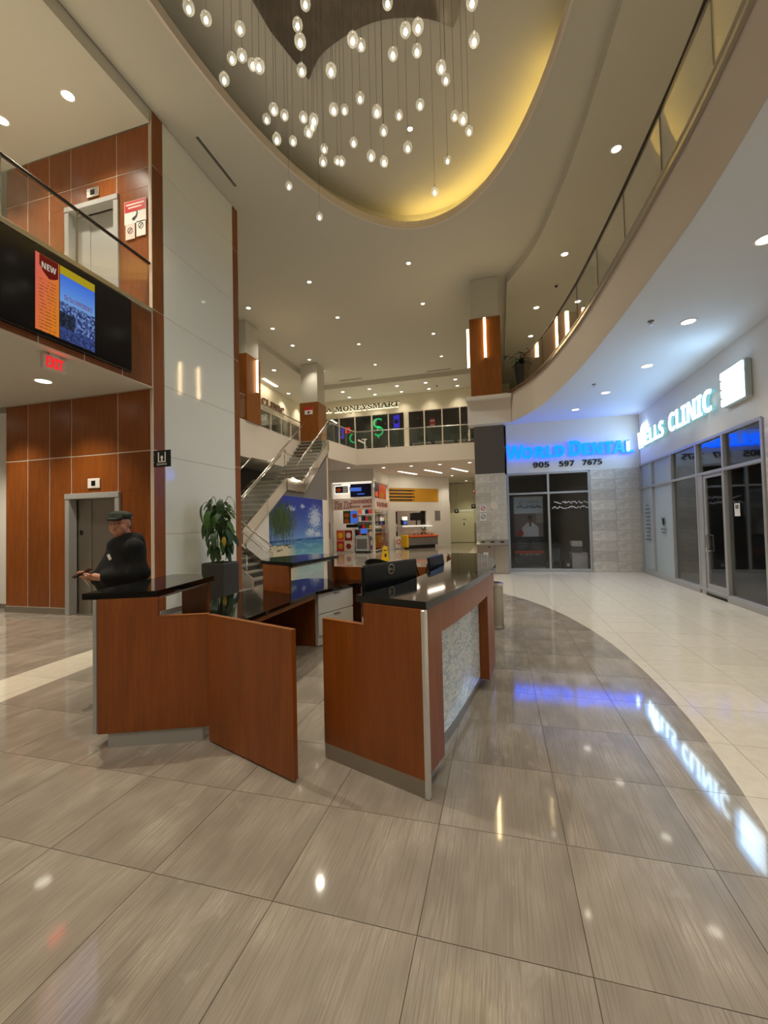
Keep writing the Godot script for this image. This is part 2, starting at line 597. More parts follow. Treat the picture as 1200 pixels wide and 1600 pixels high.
# ---------------------------------------------------------------- floor
func build_floor() -> void:
	var fl := struct("floor", "polished porcelain tile floor, grey oval field inside cream tiles")
	part(fl, "grout_bed", mb().box(Vector3(-3, -0.103, -15), Vector3(26, 0.2, 46)), M.grout)
	var e0 := ellipse(0.0)
	var e1 := ellipse(0.6)
	var half := TILE / 2 - 0.0016
	var all := []
	for i in range(-24, 12):
		for j in range(-11, 55):
			var c := Vector2(TILE_X0 + (i + 0.5) * TILE, TILE_Z0 - (j + 0.5) * TILE)
			if c.x > 7.6 or c.x < -14.2: continue
			var sq := PackedVector2Array([c + Vector2(-half, -half), c + Vector2(half, -half), c + Vector2(half, half), c + Vector2(-half, half)])
			var d0 := ((c - OC) / Vector2(OA, OB)).length()
			var d1 := ((c - OC) / Vector2(OA + 0.6, OB + 0.6)).length()
			var pieces := []
			if d0 < 0.75: pieces.append([sq, 0])
			elif d1 > 1.3: pieces.append([sq, 1 if c.x > -1.6 else 0])
			else:
				for q in Geometry2D.intersect_polygons(sq, e0): pieces.append([q, 0])
				for q in Geometry2D.clip_polygons(sq, e0):
					if c.x > -1.6: pieces.append([q, 1])
					else:
						for r in Geometry2D.intersect_polygons(q, e1): pieces.append([r, 1])
						for r in Geometry2D.clip_polygons(q, e1): pieces.append([r, 0])
			for p in pieces:
				if p[0].size() < 3: continue
				all.append({"c": c, "poly": p[0], "kind": p[1], "whole": p[0] == sq, "see": seen_size(c)})
	all.sort_custom(func(a, b): return a.see > b.see)
	var shared := {}
	var rest := [mb(), mb()]
	for k in all.size():
		var d: Dictionary = all[k]
		var cut: int = rng.randi() % 6
		if k < 300:
			var m: MB
			if d.whole:
				var key := [d.kind, cut]
				if not shared.has(key):
					m = mb()
					tile_shape(m, d.poly, d.c, Vector2(cut * 0.37, cut * 0.71))
					shared[key] = m.mesh()
				part(fl, "tile", shared[key], M["grey_tile%d" % (rng.randi() % 3)] if d.kind == 0 else M["cream_tile%d" % (rng.randi() % 2)], Vector3(d.c.x, 0, d.c.y))
			else:
				m = mb()
				tile_shape(m, d.poly, d.c, Vector2(cut * 0.37, cut * 0.71))
				part(fl, "tile", m, M["grey_tile%d" % (rng.randi() % 3)] if d.kind == 0 else M["cream_tile%d" % (rng.randi() % 2)], Vector3(d.c.x, 0, d.c.y))
		else:
			tile_shape(rest[d.kind], d.poly, Vector2.ZERO, d.c * 0.13 + Vector2(cut * 0.37, cut * 0.71))
	for k in 2:
		var o := part(fl, "far_tiles", rest[k], M["grey_tile1"] if k == 0 else M["cream_tile0"])
		o.set_meta("kind", "stuff")

func seen_size(c: Vector2) -> float:
	var p := cam.global_transform.affine_inverse() * Vector3(c.x, 0, c.y) if cam.is_inside_tree() else cam.transform.affine_inverse() * Vector3(c.x, 0, c.y)
	if p.z > -0.4: return 0.0
	var x := 600.0 + 660.6 * p.x / -p.z
	var y := 800.0 - 660.6 * p.y / -p.z
	if x < -200 or x > 1400 or y > 2000: return 0.01 / -p.z
	return 1.0 / pow(-p.z, 3.0)

func tile_shape(m: MB, poly: PackedVector2Array, c: Vector2, shift: Vector2) -> void:
	var q := poly
	if Geometry2D.is_polygon_clockwise(q):
		q = q.duplicate(); q.reverse()
	var idx := Geometry2D.triangulate_polygon(q)
	for i in range(0, idx.size(), 3):
		for k in [0, 1, 2]:
			var s := q[idx[i + k]] - c
			m.vert(Vector3(s.x, 0, s.y), Vector3.UP, s + shift)
	for i in q.size():
		var a := q[i] - c
		var b := q[(i + 1) % q.size()] - c
		m.quad(Vector3(b.x, -0.004, b.y), Vector3(a.x, -0.004, a.y), Vector3(a.x, 0, a.y), Vector3(b.x, 0, b.y))

# ---------------------------------------------------------------- outer shell
func build_shell() -> void:
	struct("wall_left", "", mb().box(Vector3(-14.5, 5, -14), Vector3(0.3, 10.4, 44)), M.wall_white)
	struct("wall_back", "", mb().box(Vector3(-3, 5, 6.6), Vector3(24, 10.4, 0.3)), M.wall_white)
	struct("wall_right", "", mb().box(Vector3(8.1, 5, -14), Vector3(0.3, 10.4, 44)), M.wall_white)
	struct("wall_far", "", mb().box(Vector3(-3, 5, -35.5), Vector3(24, 10.4, 0.3)), M.cream_paint)
	# white lobby wall beyond the lift panelling
	struct("wall_lobby", "", mb().box(Vector3(-11.9, 2.02, -6.5), Vector3(5.0, 4.04, 0.3)), M.wall_white)
	struct("baseboard_lobby", "", mb().box(Vector3(-11.9, 0.05, -6.34), Vector3(4.98, 0.1, 0.02)), M.brushed)
	# upper floor slabs: left wing, far wing
	struct("ceiling_lobby", "", mb().plan(PackedVector2Array([Vector2(-14.4, 6.5), Vector2(-5.84, 6.5), Vector2(-5.84, -6.04), Vector2(-14.4, -6.04)]), 4.04, 5.36), M.ceiling_white)
	struct("floor_left_wing", "", mb().plan(PackedVector2Array([Vector2(-14.4, -8.66), Vector2(-8.72, -8.66), Vector2(-8.72, -17.7), Vector2(-7.38, -17.7), Vector2(-6.95, -20.35), Vector2(-0.9, -20.75), Vector2(-0.9, -35.4), Vector2(-14.4, -35.4)]), 4.58, 5.4), M.fascia_white)
	struct("trim_1", "", mb().plan(PackedVector2Array([Vector2(-8.76, -8.66), Vector2(-8.7, -8.66), Vector2(-8.7, -17.68), Vector2(-8.76, -17.68)]), 4.06, 5.4), M.fascia_white)
	struct("ceiling_left_ground", "", mb().plan(PackedVector2Array([Vector2(-14.4, -8.66), Vector2(-8.76, -8.66), Vector2(-8.76, -17.68), Vector2(-14.4, -17.68)]), 4.06, 4.2), M.ceiling_white)

# ---------------------------------------------------------------- ceiling
func build_ceiling() -> void:
	var edge := balcony_edge()
	# main ceiling at 9.08 with the oval opening, in two halves
	var oval := ellipse(0.04)
	var right := PackedVector2Array([Vector2(OC.x, 6.5), Vector2(OC.x, -21.0), Vector2(0.42, -21.0)])
	right.append_array(edge)
	right.append(Vector2(0.42, 6.5))
	var left := PackedVector2Array([Vector2(OC.x, 6.5), Vector2(XE, 6.5), Vector2(XE, -8.66), Vector2(-9.1, -8.66), Vector2(-9.1, -21.0), Vector2(OC.x, -21.0)])
	var ce := struct("ceiling", "white plaster ceiling with a lit oval recess")
	for half in [right, left]:
		for q in Geometry2D.clip_polygons(half, oval): part(ce, "ceiling_field", mb().plan(q, 9.08, 9.2), M.ceiling_white)
	# recess: wall ring and upper ceiling
	var big := ellipse(0.42)
	var ring := mb()
	for i in big.size():
		var a := big[i]
		var b := big[(i + 1) % big.size()]
		ring.quad(Vector3(a.x, 9.2, a.y), Vector3(b.x, 9.2, b.y), Vector3(b.x, 9.72, b.y), Vector3(a.x, 9.72, a.y))
		var c := ellipse(0.5)[i]
	part(ce, "recess_wall", ring, M.ceiling_white)
	part(ce, "recess_ceiling", mb().plan(ellipse(0.6), 9.7, 9.8), M.ceiling_white)
	# thin lip round the opening
	var lip := mb()
	var in1 := ellipse(0.0)
	var in2 := ellipse(0.045)
	for i in in1.size():
		var k := (i + 1) % in1.size()
		var p := func(q: Vector2, y: float): return Vector3(q.x, y, q.y)
		lip.quad(p.call(in1[i], 9.06), p.call(in1[k], 9.06), p.call(in1[k], 9.24), p.call(in1[i], 9.24))
		lip.quad(p.call(in2[k], 9.06), p.call(in2[i], 9.06), p.call(in2[i], 9.24), p.call(in2[k], 9.24))
		lip.quad(p.call(in1[k], 9.06), p.call(in1[i], 9.06), p.call(in2[i], 9.06), p.call(in2[k], 9.06))
		lip.quad(p.call(in1[i], 9.24), p.call(in1[k], 9.24), p.call(in2[k], 9.24), p.call(in2[i], 9.24))
	part(ce, "oval_lip", lip, M.fascia_white)
	# lower ceilings round the void
	var rp := PackedVector2Array()
	rp.append_array(edge)
	rp.append_array(PackedVector2Array([Vector2(0.42, 6.5), Vector2(8.0, 6.5), Vector2(8.0, -35.4), Vector2(0.42, -35.4)]))
	struct("ceiling_right_wing", "", mb().plan(rp, 8.84, 9.25), M.ceiling_white)
	struct("ceiling_left_wing", "", mb().plan(PackedVector2Array([Vector2(-14.4, -8.66), Vector2(-9.1, -8.66), Vector2(-9.1, -21.0), Vector2(0.42, -21.0), Vector2(0.42, -35.4), Vector2(-14.4, -35.4)]), 8.84, 9.25), M.ceiling_white)
	struct("ceiling_upper_lobby", "", mb().plan(PackedVector2Array([Vector2(-14.4, 6.5), Vector2(XE - 0.02, 6.5), Vector2(XE - 0.02, ZE), Vector2(-14.4, ZE)]), 8.84, 9.25), M.ceiling_white)
	# roof above everything, keeps the building closed
	struct("roof", "", mb().box(Vector3(-3, 9.92, -14), Vector3(23.4, 0.2, 43)), M.ceiling_white)
	# warm strip light on the recess ledge, right far part only
	var pts := []
	for i in 33:
		var a := deg_to_rad(29 + 73.0 * i / 32)
		pts.append(Vector3(OC.x + (OA + 0.22) * cos(a), 9.235, OC.y - (OB + 0.22) * sin(a)))
	var led := thing("cove_strip_light", "warm yellow light strip lying along the curved edge of the ceiling oval", "strip light")
	part(led, "light_strip", mb().tube(pts, 0.02, 8), M.cove_glow)
	for i in range(2, 32, 3): omni(led, pts[i] + Vector3(0, 0.05, 0), 0.1, Color(1.0, 0.84, 0.46), 0.04)
	# slot diffusers
	for d in [[Vector3(-5.405, 9.078, -7.36), Vector3(0.05, 0.012, 1.24), "beside the white glass pier"], [Vector3(-7.26, 9.078, -20.55), Vector3(1.2, 0.012, 0.07), "above the far balcony, nearer the stair"], [Vector3(-2.7, 9.078, -20.7), Vector3(1.2, 0.012, 0.07), "above the far balcony, nearer the orange pier"]]:
		var o := thing("slot_diffuser", "narrow black slot air diffuser in the ceiling " + d[2], "air vent", d[0])
		var long_z: bool = d[1].z > d[1].x
		for s in [-1, 1]:
			part(o, "slot", bx(Vector3(d[1].x * 0.42, 0.012, d[1].z) if long_z else Vector3(d[1].x, 0.012, d[1].z * 0.42)), M.vent_dark, Vector3(s * d[1].x * 0.27, 0, 0) if long_z else Vector3(0, 0, s * d[1].z * 0.27))
		part(o, "divider", bx(Vector3(d[1].x * 0.12, 0.016, d[1].z) if long_z else Vector3(d[1].x, 0.016, d[1].z * 0.12)), M.wall_white)

# ---------------------------------------------------------------- lift core, pier and left upper front
func panel_grid(parent: Node, xs: Array, ys: Array, z: float, skip: Array) -> void:
	for i in xs.size() - 1:
		for j in ys.size() - 1:
			var x0: float = xs[i] + 0.011
			var x1: float = xs[i + 1] - 0.011
			var y0: float = ys[j] + 0.011
			var y1: float = ys[j + 1] - 0.011
			for s in skip:   # a door frame cut out of the panel
				if x1 > s.position.x and x0 < s.end.x and y0 < s.end.y and y1 > s.position.y:
					var full := Vector2(x0, x1)
					if x0 < s.position.x: x1 = s.position.x
					elif x1 > s.end.x: x0 = s.end.x
					else: y0 = s.end.y
					if y0 < s.position.y + 1.0 and y1 > s.end.y + 0.05 and full.y - full.x > x1 - x0 + 0.005:
						part(parent, "wood_panel", mb().box(Vector3((full.x + full.y) / 2, (s.end.y + y1) / 2, z - 0.011), Vector3(full.y - full.x, y1 - s.end.y, 0.03), Basis(), 0.003), M["wood%d" % ((i * 2 + j) % 3)])
						y1 = s.end.y
			part(parent, "wood_panel", mb().box(Vector3((x0 + x1) / 2, (y0 + y1) / 2, z - 0.011), Vector3(x1 - x0, y1 - y0, 0.03), Basis(), 0.003), M["wood%d" % ((i * 2 + j) % 3)])

func build_core() -> void:
	var w := struct("wall_lift", "cherry wood panelled lift wall with pale joints")
	var frames := [Rect2(-7.81, -0.1, 1.27, 2.345), Rect2(-7.81, 5.3, 1.27, 2.4)]
	# backing in pale trim colour shows in the joints; openings for the two doors
	for f in frames:
		var top: float = 4.05 if f.position.y < 1 else 8.85
		var low: float = 0.0 if f.position.y < 1 else 4.05
		part(w, "backing", mb().box(Vector3(-8.595, (low + top) / 2, -6.13), Vector3(1.57, top - low, 0.12)), M.trim_white)
		part(w, "backing", mb().box(Vector3(-6.18, (low + top) / 2, -6.13), Vector3(0.72, top - low, 0.12)), M.trim_white)
		part(w, "backing", mb().box(Vector3(-7.175, (f.end.y - 0.05 + top) / 2, -6.13), Vector3(1.27, top - f.end.y + 0.05, 0.12)), M.trim_white)
	part(w, "backing", mb().box(Vector3(-7.175, 4.72, -6.13), Vector3(1.27, 1.34, 0.12)), M.trim_white)
	part(w, "core_block", mb().box(Vector3(-7.6, 4.6, -7.5), Vector3(3.52, 9.2, 2.26)), M.trim_white)
	var xs := [-9.38, -8.8, -8.243, -7.7, -6.608, -5.83]
	panel_grid(w, xs, [0.12, 2.945, 4.04], -6.065, [frames[0]])
	panel_grid(w, xs, [5.42, 8.06, 8.84], -6.065, [frames[1]])
	part(w, "kick_plate", mb().box(Vector3(-8.6, 0.055, -6.062), Vector3(1.56, 0.11, 0.03)), M.brushed)
	part(w, "kick_plate", mb().box(Vector3(-6.18, 0.055, -6.062), Vector3(0.7, 0.11, 0.03)), M.brushed)
	# lift doors
	for k in 2:
		var y: float = [0.0, 5.4][k]
		var d := struct("door_%d" % (k + 1), ["brushed steel lift door on the ground floor", "pale steel lift door on the upper floor"][k])
		var h: float = [2.145, 2.19][k]
		for s in [[-7.76, 0.1], [-6.5925, 0.105]]: part(d, "jamb", mb().box(Vector3(s[0], y + h / 2, -6.1), Vector3(s[1], h, 0.16), Basis(), 0.006), M.alu)
		part(d, "header", mb().box(Vector3(-7.175, y + h + 0.05, -6.1), Vector3(1.27, 0.1, 0.18), Basis(), 0.006), M.alu)
		part(d, "leaf", mb().box(Vector3(-7.56, y + h / 2, -6.21), Vector3(0.33, h, 0.03), Basis(), 0.004), M.brushed if k == 0 else M.alu)
		part(d, "leaf", mb().box(Vector3(-7.02, y + h / 2, -6.23), Vector3(0.78, h, 0.03), Basis(), 0.004), M.brushed if k == 0 else M.alu)
		part(d, "sill", mb().box(Vector3(-7.175, y + 0.006, -6.16), Vector3(1.1, 0.012, 0.2)), M.brushed)
		if k == 0: part(d, "key_plate", mb().box(Vector3(-7.62, 1.52, -6.19), Vector3(0.06, 0.09, 0.012), Basis(), 0.004), M.black)
		var pl := thing("hall_indicator", ["small white plate with a dark floor display above the ground floor lift door", "metal floor indicator plate above the upper floor lift door"][k], "lift sign", Vector3(-7.14, y + [2.42, 2.46][k], -6.045))
		part(pl, "plate", bx(Vector3(0.28, 0.18, 0.02), 0.006), [M.white_gloss, M.steel][k])
		part(pl, "display", bx(Vector3(0.09, 0.09, 0.008)), M.gloss_black, Vector3(0, 0, 0.012))
	# pier face of white back-painted glass between wood strips
	var p := struct("wall_pier", "tall pier of white glass panels with cherry wood edges")
	part(p, "backing", mb().box(Vector3(-5.851, 4.54, -7.345), Vector3(0.05, 9.08, 2.59)), M.trim_white)
	var rows := [0.1, 1.46, 2.87, 4.16, 5.445, 6.8, 8.12, 9.08]
	for j in rows.size() - 1:
		var g0: float = 0.006 if j % 2 == 0 else 0.003
		part(p, "glass_panel", mb().box(Vector3(-5.835, (rows[j] + rows[j + 1]) / 2, -7.38), Vector3(0.03, rows[j + 1] - rows[j] - 0.011, 2.1), Basis(), 0.003), M.white_glass)
	for z in [[-6.19, 0.25], [-8.545, 0.19]]:
		var ys := [0.1, 2.945, 5.46, 8.08, 9.08]
		for j in 4: part(p, "wood_strip", mb().box(Vector3(-5.835, (ys[j] + ys[j + 1]) / 2, z[0]), Vector3(0.036, ys[j + 1] - ys[j] - 0.016, z[1]), Basis(), 0.003), M["wood%d" % (j % 3)])
	part(p, "corner_trim", mb().box(Vector3(-5.835, 4.54, -6.058), Vector3(0.034, 9.06, 0.016)), M.trim_white)
	part(p, "base_trim", mb().box(Vector3(-5.84, 0.05, -7.35), Vector3(0.03, 0.1, 2.58)), M.brushed)
	# front of the upper floor above the lobby, wood panelled
	var f := struct("trim_2", "wood panelled front of the upper floor, with the wide display screen")
	part(f, "backing", mb().box(Vector3(-5.84, 4.7, 0.22), Vector3(0.05, 1.32, 12.54)), M.trim_white)
	var zs := [6.4, 5.0, 3.6, 2.2, 0.8, -0.6, -2.0, -2.75, -3.45, -4.133, -4.78, -5.43, -6.04]
	for i in zs.size() - 1: part(f, "wood_panel", mb().box(Vector3(-5.825, 4.705, (zs[i] + zs[i + 1]) / 2), Vector3(0.03, 1.3, zs[i] - zs[i + 1] - 0.018), Basis(), 0.003), M["wood%d" % (i % 3)])
	part(f, "edge_trim", mb().box(Vector3(-5.83, 4.043, 0.22), Vector3(0.04, 0.018, 12.52)), M.trim_white)
	part(f, "cap_strip", mb().box(Vector3(-5.85, 5.4, 0.22), Vector3(0.14, 0.08, 12.52), Basis(), 0.006), M.steel)
	struct("floor_upper_lobby", "", mb().plan(PackedVector2Array([Vector2(-14.4, 6.5), Vector2(-5.95, 6.5), Vector2(-5.95, -6.04), Vector2(-14.4, -6.04)]), 5.36, 5.4), M.cream_tile0)
	# glass guard of the upper lobby
	var g := thing("glass_guard_rail", "glass guard with steel posts along the upper lobby above the wide screen", "railing", Vector3(-5.85, 5.44, 0))
	var pz := [-4.7, -3.7, -2.4, -1.1, 0.2, 1.5, 2.8, 4.1, 5.4]
	for z in pz: part(g, "post", mb().tube([Vector3(0, 0, z), Vector3(0, 0.8, z)], 0.018, 10), M.chrome)
	var gz := [-6.02] + pz + [6.4]
	for i in gz.size() - 1: part(g, "glass_pane", mb().box(Vector3(0, 0.385, (gz[i] + gz[i + 1]) / 2), Vector3(0.012, 0.73, gz[i + 1] - gz[i] - 0.06)), M.glass)
	part(g, "handrail", mb().tube([Vector3(0, 0.82, -6.03), Vector3(0, 0.82, 6.4)], 0.026, 12), M.bronze)
	# side wall of the core seen past the far edge of the pier
	part(p, "return", mb().box(Vector3(-7.6, 4.6, -8.64), Vector3(3.5, 9.2, 0.02)), M.wall_white)

# ---------------------------------------------------------------- right balcony
func build_right_balcony() -> void:
	var edge := balcony_edge()
	var rp := PackedVector2Array()
	rp.append_array(edge)
	rp.append_array(PackedVector2Array([Vector2(0.42, 6.5), Vector2(7.95, 6.5), Vector2(7.95, -35.4), Vector2(0.42, -35.4)]))
	struct("floor_right_wing", "curved upper floor edge with a plain plaster front", mb().plan(rp, 4.55, 5.4), M.fascia_white)
	var sp := PackedVector2Array()
	sp.append_array(offset_curve(edge, 0.02))
	sp.append_array(PackedVector2Array([Vector2(0.44, 6.48), Vector2(7.9, 6.48), Vector2(7.9, -13.6), Vector2(0.44, -13.6)]))
	struct("ceiling_right_ground", "", mb().plan(sp, 4.54, 4.552), M.soffit_white)
	struct("trim_3", "", ribbon(edge, -0.03, 0.05, 5.4, 5.47), M.steel)
	struct("wall_upper_right", "", mb().box(Vector3(7.0, 7.1, -14), Vector3(0.2, 3.48, 43)), M.cream_paint)
	var g := thing("glass_guard_rail", "long curved glass guard with dark handrail on the right-hand balcony", "railing")
	var inner := offset_curve(edge, 0.03)
	# flat glass panes, each spanning four curve steps
	var step := 4
	var i := 3
	while i < inner.size() - 1:
		var seg := PackedVector2Array()
		seg.append(inner[i])
		seg.append(inner[mini(i + step, inner.size() - 1)])
		# leave an open joint at both ends
		seg = PackedVector2Array([seg[0].lerp(seg[1], 0.006), seg[1].lerp(seg[0], 0.006)])
		part(g, "glass_pane", ribbon(seg, -0.006, 0.006, 5.47, 6.22), M.glass)
		part(g, "joint_clip", mb().box(Vector3(inner[i].x, 5.84, inner[i].y), Vector3(0.012, 0.76, 0.012)), M.bronze)
		i += step
	var path := []
	for q in inner.slice(3): path.append(Vector3(q.x, 6.25, q.y))
	part(g, "handrail", mb().tube(path, 0.028, 12), M.bronze)
	part(g, "base_shoe", ribbon(edge, 0.0, 0.06, 5.47, 5.5), M.brushed)

var tube_meshes := []
func tube_lamp(at: Vector3, label: String, b: Basis, h := 1.22) -> void:
	# a vertical tube on two small brackets; local -z is the wall it hangs on
	var o := thing("wall_tube_light", label, "wall light", at, 0.0, "vertical tube lights on the upper columns")
	o.basis = b
	part(o, "tube", mb().tube([Vector3(0, -h / 2, 0.05), Vector3(0, h / 2, 0.05)], 0.038, 12), M.tube_glow)
	for s in [-1, 1]: part(o, "bracket", mb().box(Vector3(0, s * (h / 2 + 0.02), 0.03), Vector3(0.06, 0.04, 0.09), Basis(), 0.006), M.steel)
	area(o, Transform3D(Basis(Vector3.UP, PI), Vector3(0, 0, 0.1)), Vector2(0.08, h), 1.2, Color(1.0, 0.86, 0.62))

# ---------------------------------------------------------------- dental clinic
func stone_wall(parent: Node, x0: float, x1: float, y0: float, y1: float, z: float, rows: int, cols: int) -> void:
	for j in rows:
		for i in cols:
			var w := (x1 - x0) / cols
			var h := (y1 - y0) / rows
			part(parent, "wall_tile", bx(Vector3(w - 0.004, h - 0.004, 0.02), 0.002), M["wall_tile%d" % ((i * 7 + j * 5 + (i * j)) % 3)], Vector3(x0 + w * (i + 0.5), y0 + h * (j + 0.5), z))

# storefront frame in a vertical plane: o = lower corner, u = direction along the wall, members at given stations
func storefront(parent: Node, o: Vector3, u: Vector3, stations: Array, ys: Array, m: Material, glass: Array) -> void:
	var b := Basis(u, Vector3.UP, u.cross(Vector3.UP))
	var w: float = stations[-1] - stations[0]
	for s in stations: part(parent, "mullion", mb().box(o + u * s + Vector3(0, (ys[0] + ys[-1]) / 2, 0), Vector3(0.06, ys[-1] - ys[0], 0.12), b, 0.003), m)
	for y in ys: part(parent, "rail", mb().box(o + u * (stations[0] + w / 2) + Vector3(0, y, 0), Vector3(w, 0.055, 0.115), b, 0.003), m)
	for i in stations.size() - 1:
		for j in ys.size() - 1:
			var gm = glass[i][j] if glass else M.shop_glass
			if gm == null: continue
			part(parent, "glass_pane", mb().box(o + u * ((stations[i] + stations[i + 1]) / 2) + Vector3(0, (ys[j] + ys[j + 1]) / 2, 0), Vector3(stations[i + 1] - stations[i] - 0.055, ys[j + 1] - ys[j] - 0.05, 0.012), b), gm)

func build_dental() -> void:
	var z := -13.7
	var w := struct("wall_dental", "pale wall round the dental clinic window")
	part(w, "upper_wall", mb().box(Vector3(2.11, 3.79, z - 0.1), Vector3(3.7, 1.54, 0.2)), M.wall_white)
	part(w, "side_wall", mb().box(Vector3(3.3, 1.51, z - 0.12), Vector3(1.36, 3.02, 0.2)), M.grout)
	stone_wall(w, 2.62, 3.95, 0.0, 3.02, z - 0.01, 10, 2)
	part(w, "jamb", mb().box(Vector3(0.22, 1.5, z - 0.1), Vector3(0.06, 3.02, 0.2)), M.wall_white)
	var win := struct("window_1", "aluminium framed dental clinic window of four panes")
	storefront(win, Vector3(0, 0, z - 0.03), Vector3.RIGHT, [0.27, 1.445, 2.58], [0.06, 2.385, 2.985], M.alu, [])
	part(win, "sill", mb().box(Vector3(1.43, 0.03, z - 0.03), Vector3(2.36, 0.06, 0.14), Basis(), 0.004), M.alu)
	# room behind
	struct("room_dental", "", mb().box(Vector3(2.2, 2.2, -17.4), Vector3(4.4, 4.6, 0.1)).box(Vector3(0.15, 2.2, -15.6), Vector3(0.1, 4.4, 3.6)).box(Vector3(3.98, 2.2, -15.6), Vector3(0.06, 4.4, 3.5)).box(Vector3(2.1, 3.3, -15.65), Vector3(3.8, 0.1, 3.4)), M.room_grey)
	# pier with the dark panel, in front of the clinic wall
	var p := struct("wall_stone_pier", "pale stone tiled pier with a dark square panel")
	part(p, "core", mb().box(Vector3(-0.25, 2.28, -13.72), Vector3(0.86, 4.55, 0.8)), M.wall_white)
	stone_wall(p, -0.7, 0.2, 0.0, 3.02, -13.31, 10, 2)
	part(p, "dark_panel", mb().box(Vector3(-0.25, 3.755, -13.305), Vector3(0.88, 1.46, 0.03), Basis(), 0.003), M.dark_tile)
	part(p, "ledge", mb().box(Vector3(-0.22, 4.97, -13.5), Vector3(1.3, 0.84, 0.46)), M.fascia_white)
	part(p, "ledge_cap", mb().box(Vector3(-0.22, 5.34, -13.45), Vector3(1.34, 0.12, 0.6), Basis(), 0.01), M.wall_white)
	# orange column on the upper floor above the pier
	upper_column("orange wood clad column above the stone pier", Vector3(-0.275, 5.4, -13.66), Vector3(0.93, 2.42, 0.9))
	tube_lamp(Vector3(-0.275, 7.17, -13.2), "tube light on the front of the orange column above the stone pier", Basis())
	tube_lamp(Vector3(-0.75, 7.0, -13.42), "tube light on the left side of the orange column above the stone pier", Basis(Vector3.UP, -PI / 2))
	# sign letters
	var s := thing("dental_sign", "glowing blue block letters above the dental clinic window", "shop sign")
	var f := font(false, true, 0.5)
	lettering(s, "letter_block", "W", 0.5, 0.43, 0.1, M.sign_blue, facing_z(Vector3(0.25, 3.45, z + 0.03)), font(false, true, 0.2))
	lettering(s, "letter_block", "ORLD", 1.22, 0.35, 0.1, M.sign_blue, facing_z(Vector3(0.72, 3.45, z + 0.03)), f)
	lettering(s, "letter_block", "D", 0.36, 0.45, 0.1, M.sign_blue, facing_z(Vector3(2.06, 3.45, z + 0.03)), f)
	lettering(s, "letter_block", "ENTAL", 1.34, 0.36, 0.1, M.sign_blue, facing_z(Vector3(2.44, 3.46, z + 0.03)), f)
	lettering(s, "small_letters", "CLINIC", 0.28, 0.075, 0.02, M.sign_white, Transform3D(Basis(Vector3.BACK, PI / 2), Vector3(3.66, 3.5, z + 0.135)))
	area(s, facing_back(Vector3(2.03, 3.67, z + 0.2)), Vector2(3.4, 0.4), 0.9, Color(0.12, 0.42, 1.0))
	var ph := thing("telephone_number", "black telephone number under the blue dental sign", "wall lettering")
	lettering(ph, "digits", "905", 0.47, 0.17, 0.025, M.ink, facing_z(Vector3(1.03, 3.165, z)))
	lettering(ph, "digits", "597", 0.42, 0.17, 0.025, M.ink, facing_z(Vector3(1.78, 3.165, z)))
	lettering(ph, "digits", "7675", 0.54, 0.17, 0.025, M.ink, facing_z(Vector3(2.42, 3.165, z)))
	dental_inside(z)

func facing_back(at: Vector3) -> Transform3D:
	return Transform3D(Basis(Vector3.UP, PI), at)

func upper_column(label: String, base: Vector3, size: Vector3) -> void:
	var c := struct("column_upper", label)
	part(c, "shaft", mb().box(base + Vector3(0, 1.84, 0), Vector3(size.x - 0.1, 3.66, size.z - 0.1)), M.ceiling_white)
	for s in [[Vector3(0, 0, 1), 0], [Vector3(0, 0, -1), 0], [Vector3(1, 0, 0), 1], [Vector3(-1, 0, 0), 1]]:
		var at: Vector3 = base + Vector3(0, size.y / 2, 0) + s[0] * ((size.z if s[1] == 0 else size.x) / 2 - 0.02)
		part(c, "wood_panel", mb().box(at, Vector3(size.x - 0.006, size.y, 0.035) if s[1] == 0 else Vector3(0.035, size.y, size.z - 0.074), Basis(), 0.003), M.orange_wood)

# short strokes that stand for a line of Persian handwriting: joined curves with dots
func script_line(parent: Node, called: String, at: Vector3, w: float, h: float, m: Material, s: int) -> void:
	var r := RandomNumberGenerator.new()
	r.seed = s
	var o := mb()
	var x := 0.0
	while x < w:
		var n := h * r.randf_range(0.7, 2.2)
		var path := []
		var tall := r.randf() < 0.35
		var wave := r.randf_range(3.0, 7.0)
		var turn := r.randf_range(0.0, 6.0)
		for k in 6:
			var t := k / 5.0
			path.append(Vector3(x + n * t, h * (0.42 + 0.3 * sin(t * wave + turn) ), 0.002))
		o.tube(path, h * 0.1, 5)
		if tall: o.tube([Vector3(x + n, h * 0.35, 0.002), Vector3(x + n * 0.96, h, 0.002)], h * 0.07, 5)
		for k in r.randi() % 3: o.box(Vector3(x + n * 0.5 + k * h * 0.16, h * (0.78 if r.randf() < 0.6 else 0.04), 0.002), Vector3(h * 0.1, h * 0.1, 0.004))
		x += n + h * 0.22
	part(parent, called, o, m, at)

